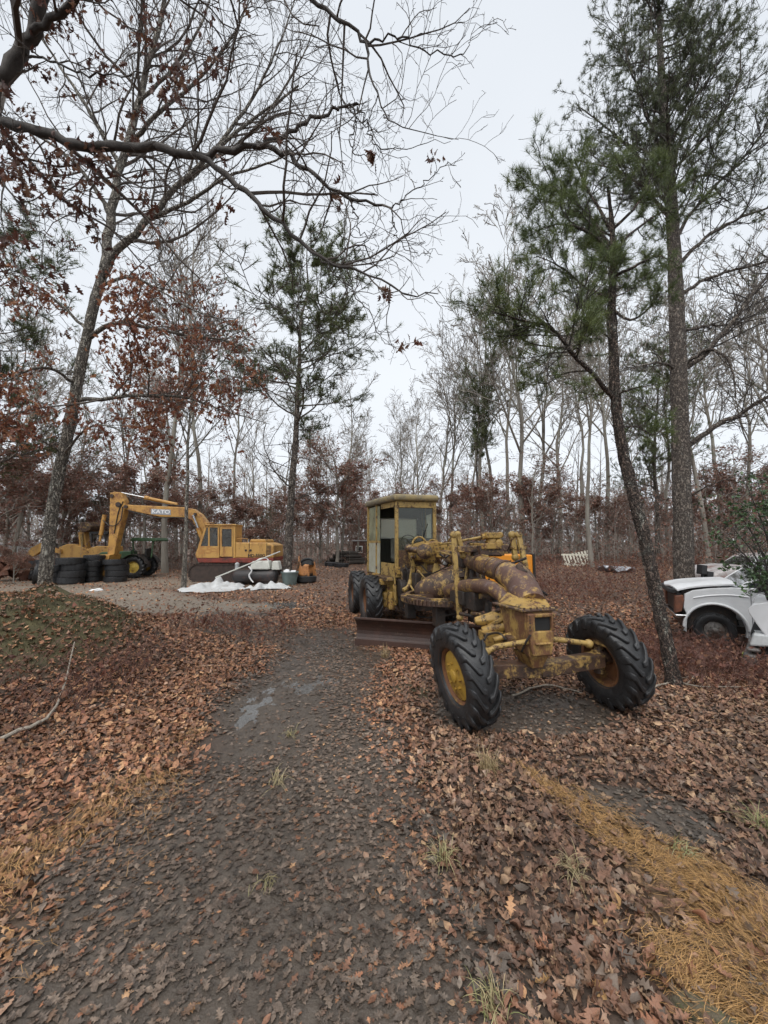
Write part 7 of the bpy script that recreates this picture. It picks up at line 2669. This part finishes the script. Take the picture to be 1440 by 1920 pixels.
MB().hexa([(g0[0] - .02, .15, g0[2]), (g0[0] - .02, 1.45, g0[2]), (g0[0] + .0, 1.45, g0[2]), (g0[0] + .0, .15, g0[2]), (g1[0] - .03, .2, g1[2]), (g1[0] - .03, 1.4, g1[2]), (g1[0], 1.4, g1[2]), (g1[0], .2, g1[2])]).build('windscreen', MT['wglass'], sed)
for px in (1365, 1555):
    q = S_(px, 1120, 0)
    for c, o_ in ((.0, -1), (1.6, 1)):
        make_wheel(sed, .31, .2, .18, .012, 16, (q[0], c, .30), (0, 0, math.pi / 2), out=o_, style='rib', rimmat=MT['palegrey'])
q = P(1317, 1085, 10.0)
b = MB()
zq = gz(q[0], 10.0)
for (px, py, w_) in ((1316, 1068, .14), (1327, 1080, .16)):
    c_ = P(px, py, 10.)
    b.box(c_ - np.array([q[0], 10., zq]), (w_, .18, .24), rotm('Y', 8))
    b.cyl((c_[0] - q[0], 0, 0), (c_[0] - q[0], 0, c_[2] - zq - .1), .035, sides=8)
b.bb(-.35, .3, -.2, .3, 0, .12)
o = b.build('seat_frame', MT['plastic'], bevel=.02)
o.location = (q[0], 10.0, zq)
tag(o, 'black seat frame with two headrests between tall pine and pickup', 'seat')

# ------------------------------------------------------------------ slatted pallet, sheet metal, holly
MT['slat'] = M('whitish weathered slats', (.66, .63, .52), (.52, .49, .40), 4, rough=.8, stretch=(6, 6, 1))
pY = 19.6
pq = P(1088, 1062, pY)
pal = thing('pallet', 'whitish slatted pallet leaning behind a grey trunk on the bank', 'pallet', (pq[0], pY, gz(pq[0], pY)), rot=(math.radians(-14), 0, math.radians(-6)))
for i in range(9):
    x = -.62 + i * .155
    MB().bb(x - .045, x + .045, -.02, 0, .0, .72).build('slat', MT['slat'], pal).rotation_euler = (0, math.radians(-12), 0)
for z in (.12, .6):
    MB().bb(-.72 - z * .2, .68 - z * .2, .002, .06, z - .04, z + .04).build('rail', MT['slat'], pal)
q = P(1155, 1072, 17.5)
sm = thing('sheet_metal', 'crumpled grey metal sheet lying on the leafy bank', 'scrap metal', (q[0], 17.5, gz(q[0], 17.5)))
V = []
n1, n2 = 18, 8
for i in range(n1 + 1):
    for j in range(n2 + 1):
        u, v = i / n1 - .5, j / n2 - .5
        V.append((u * 1.35, v * .8, .12 + .10 * math.sin(u * 9 + v * 3) + .05 * math.sin(v * 11 + u * 17) - u * .08))
F = [(i * (n2 + 1) + j, (i + 1) * (n2 + 1) + j, (i + 1) * (n2 + 1) + j + 1, i * (n2 + 1) + j + 1) for i in range(n1) for j in range(n2)]
o = MB().raw(V, F).build('sheet', M('galvanised sheet', (.42, .44, .47), (.28, .29, .31), 6, rough=.35, metal=.4, c3=(.2, .15, .11), thr=.66), sm, smooth=True)
o.modifiers.new('thick', 'SOLIDIFY').thickness = .01
b = MB()
b.beam(P(1171, 1060, 17.8), P(1186, 1074, 17.4), .06, .04)
tag(b.build('board', MT['stick']), 'grey board propped at the right end of the metal sheet', 'board')


def holly():
    px, Y = 1470, 6.3
    bx, by = P(px, 1180, Y)[0], Y
    z0 = gz(bx, by)
    D = []
    for (ex_, ey_, Yd) in ((1400, 910, 6.1), (1385, 960, 6.0), (1365, 1010, 5.9), (1385, 1050, 5.8), (1420, 900, 6.2), (1430, 960, 5.9), (1420, 1020, 5.7), (1470, 880, 6.3), (1450, 1060, 5.6), (1410, 1070, 6.3), (1520, 930, 6.3), (1375, 990, 6.4)):
        e = P(ex_, ey_, Yd)
        m_ = np.array([bx, by, z0 + .5]) * .45 + e * .55 + np.array([.1, 0, .12])
        D.append(spline([(bx, by, z0), m_, e], 12))
    Q = np.stack(D)
    R = np.tile(np.linspace(.022, .005, 12), (len(D), 1))
    Q1, R1 = grow(Q, R, 10, .35, 1, 50, 15, .28, .3, 5, .15, (0, 0, .02), .6, .4)
    Q2, R2 = grow(Q1, R1, 5, .2, 1, 50, 15, .5, .3, 3, .15, (0, 0, 0), .7, .5)
    V, F = join([tubes(Q, R, 6), tubes(Q1, np.maximum(R1, .003), 4), tubes(Q2, np.maximum(R2, .002), 3)])
    pos_, _ = along(Q2, 3400, .2)
    k = rng.random(len(pos_)) < np.clip(.6 + 2 * fbm(pos_[:, 0] * 3, pos_[:, 2] * 3, 2), 0, 1)
    pal_ = np.array([(.055, .105, .035), (.04, .075, .028), (.075, .13, .045)])
    LV, LF, LC = leafset(pos_[k], .062, TLO, pal_, .2)
    put_tree('holly_shrub', 'dark green holly shrub cut by the right edge above the pickup', 'shrub', (bx, by, z0),
             [('stem', V, F, MT['bark_dark'], None, False), ('foliage', LV, LF, MT['hollyleaf'], LC, False)])


MT['hollyleaf'] = M('glossy holly leaves', (1, 1, 1), (.8, .8, .8), 10, rough=.3, attr=True)
holly()


# tell look-alike trees apart by their order across the picture
def order_labels():
    seen = {}
    for o in COL.objects:
        if o.parent is None and o.get('label') and o.get('category') == 'tree':
            seen.setdefault(o['label'], []).append(o)
    names = ['first', 'second', 'third', 'fourth', 'fifth']
    for lb, os_ in seen.items():
        if len(os_) > 1:
            os_.sort(key=lambda q: q.location[0] / q.location[1])
            for i, q in enumerate(os_):
                q['label'] = lb + ', %s from left' % names[i]


order_labels()
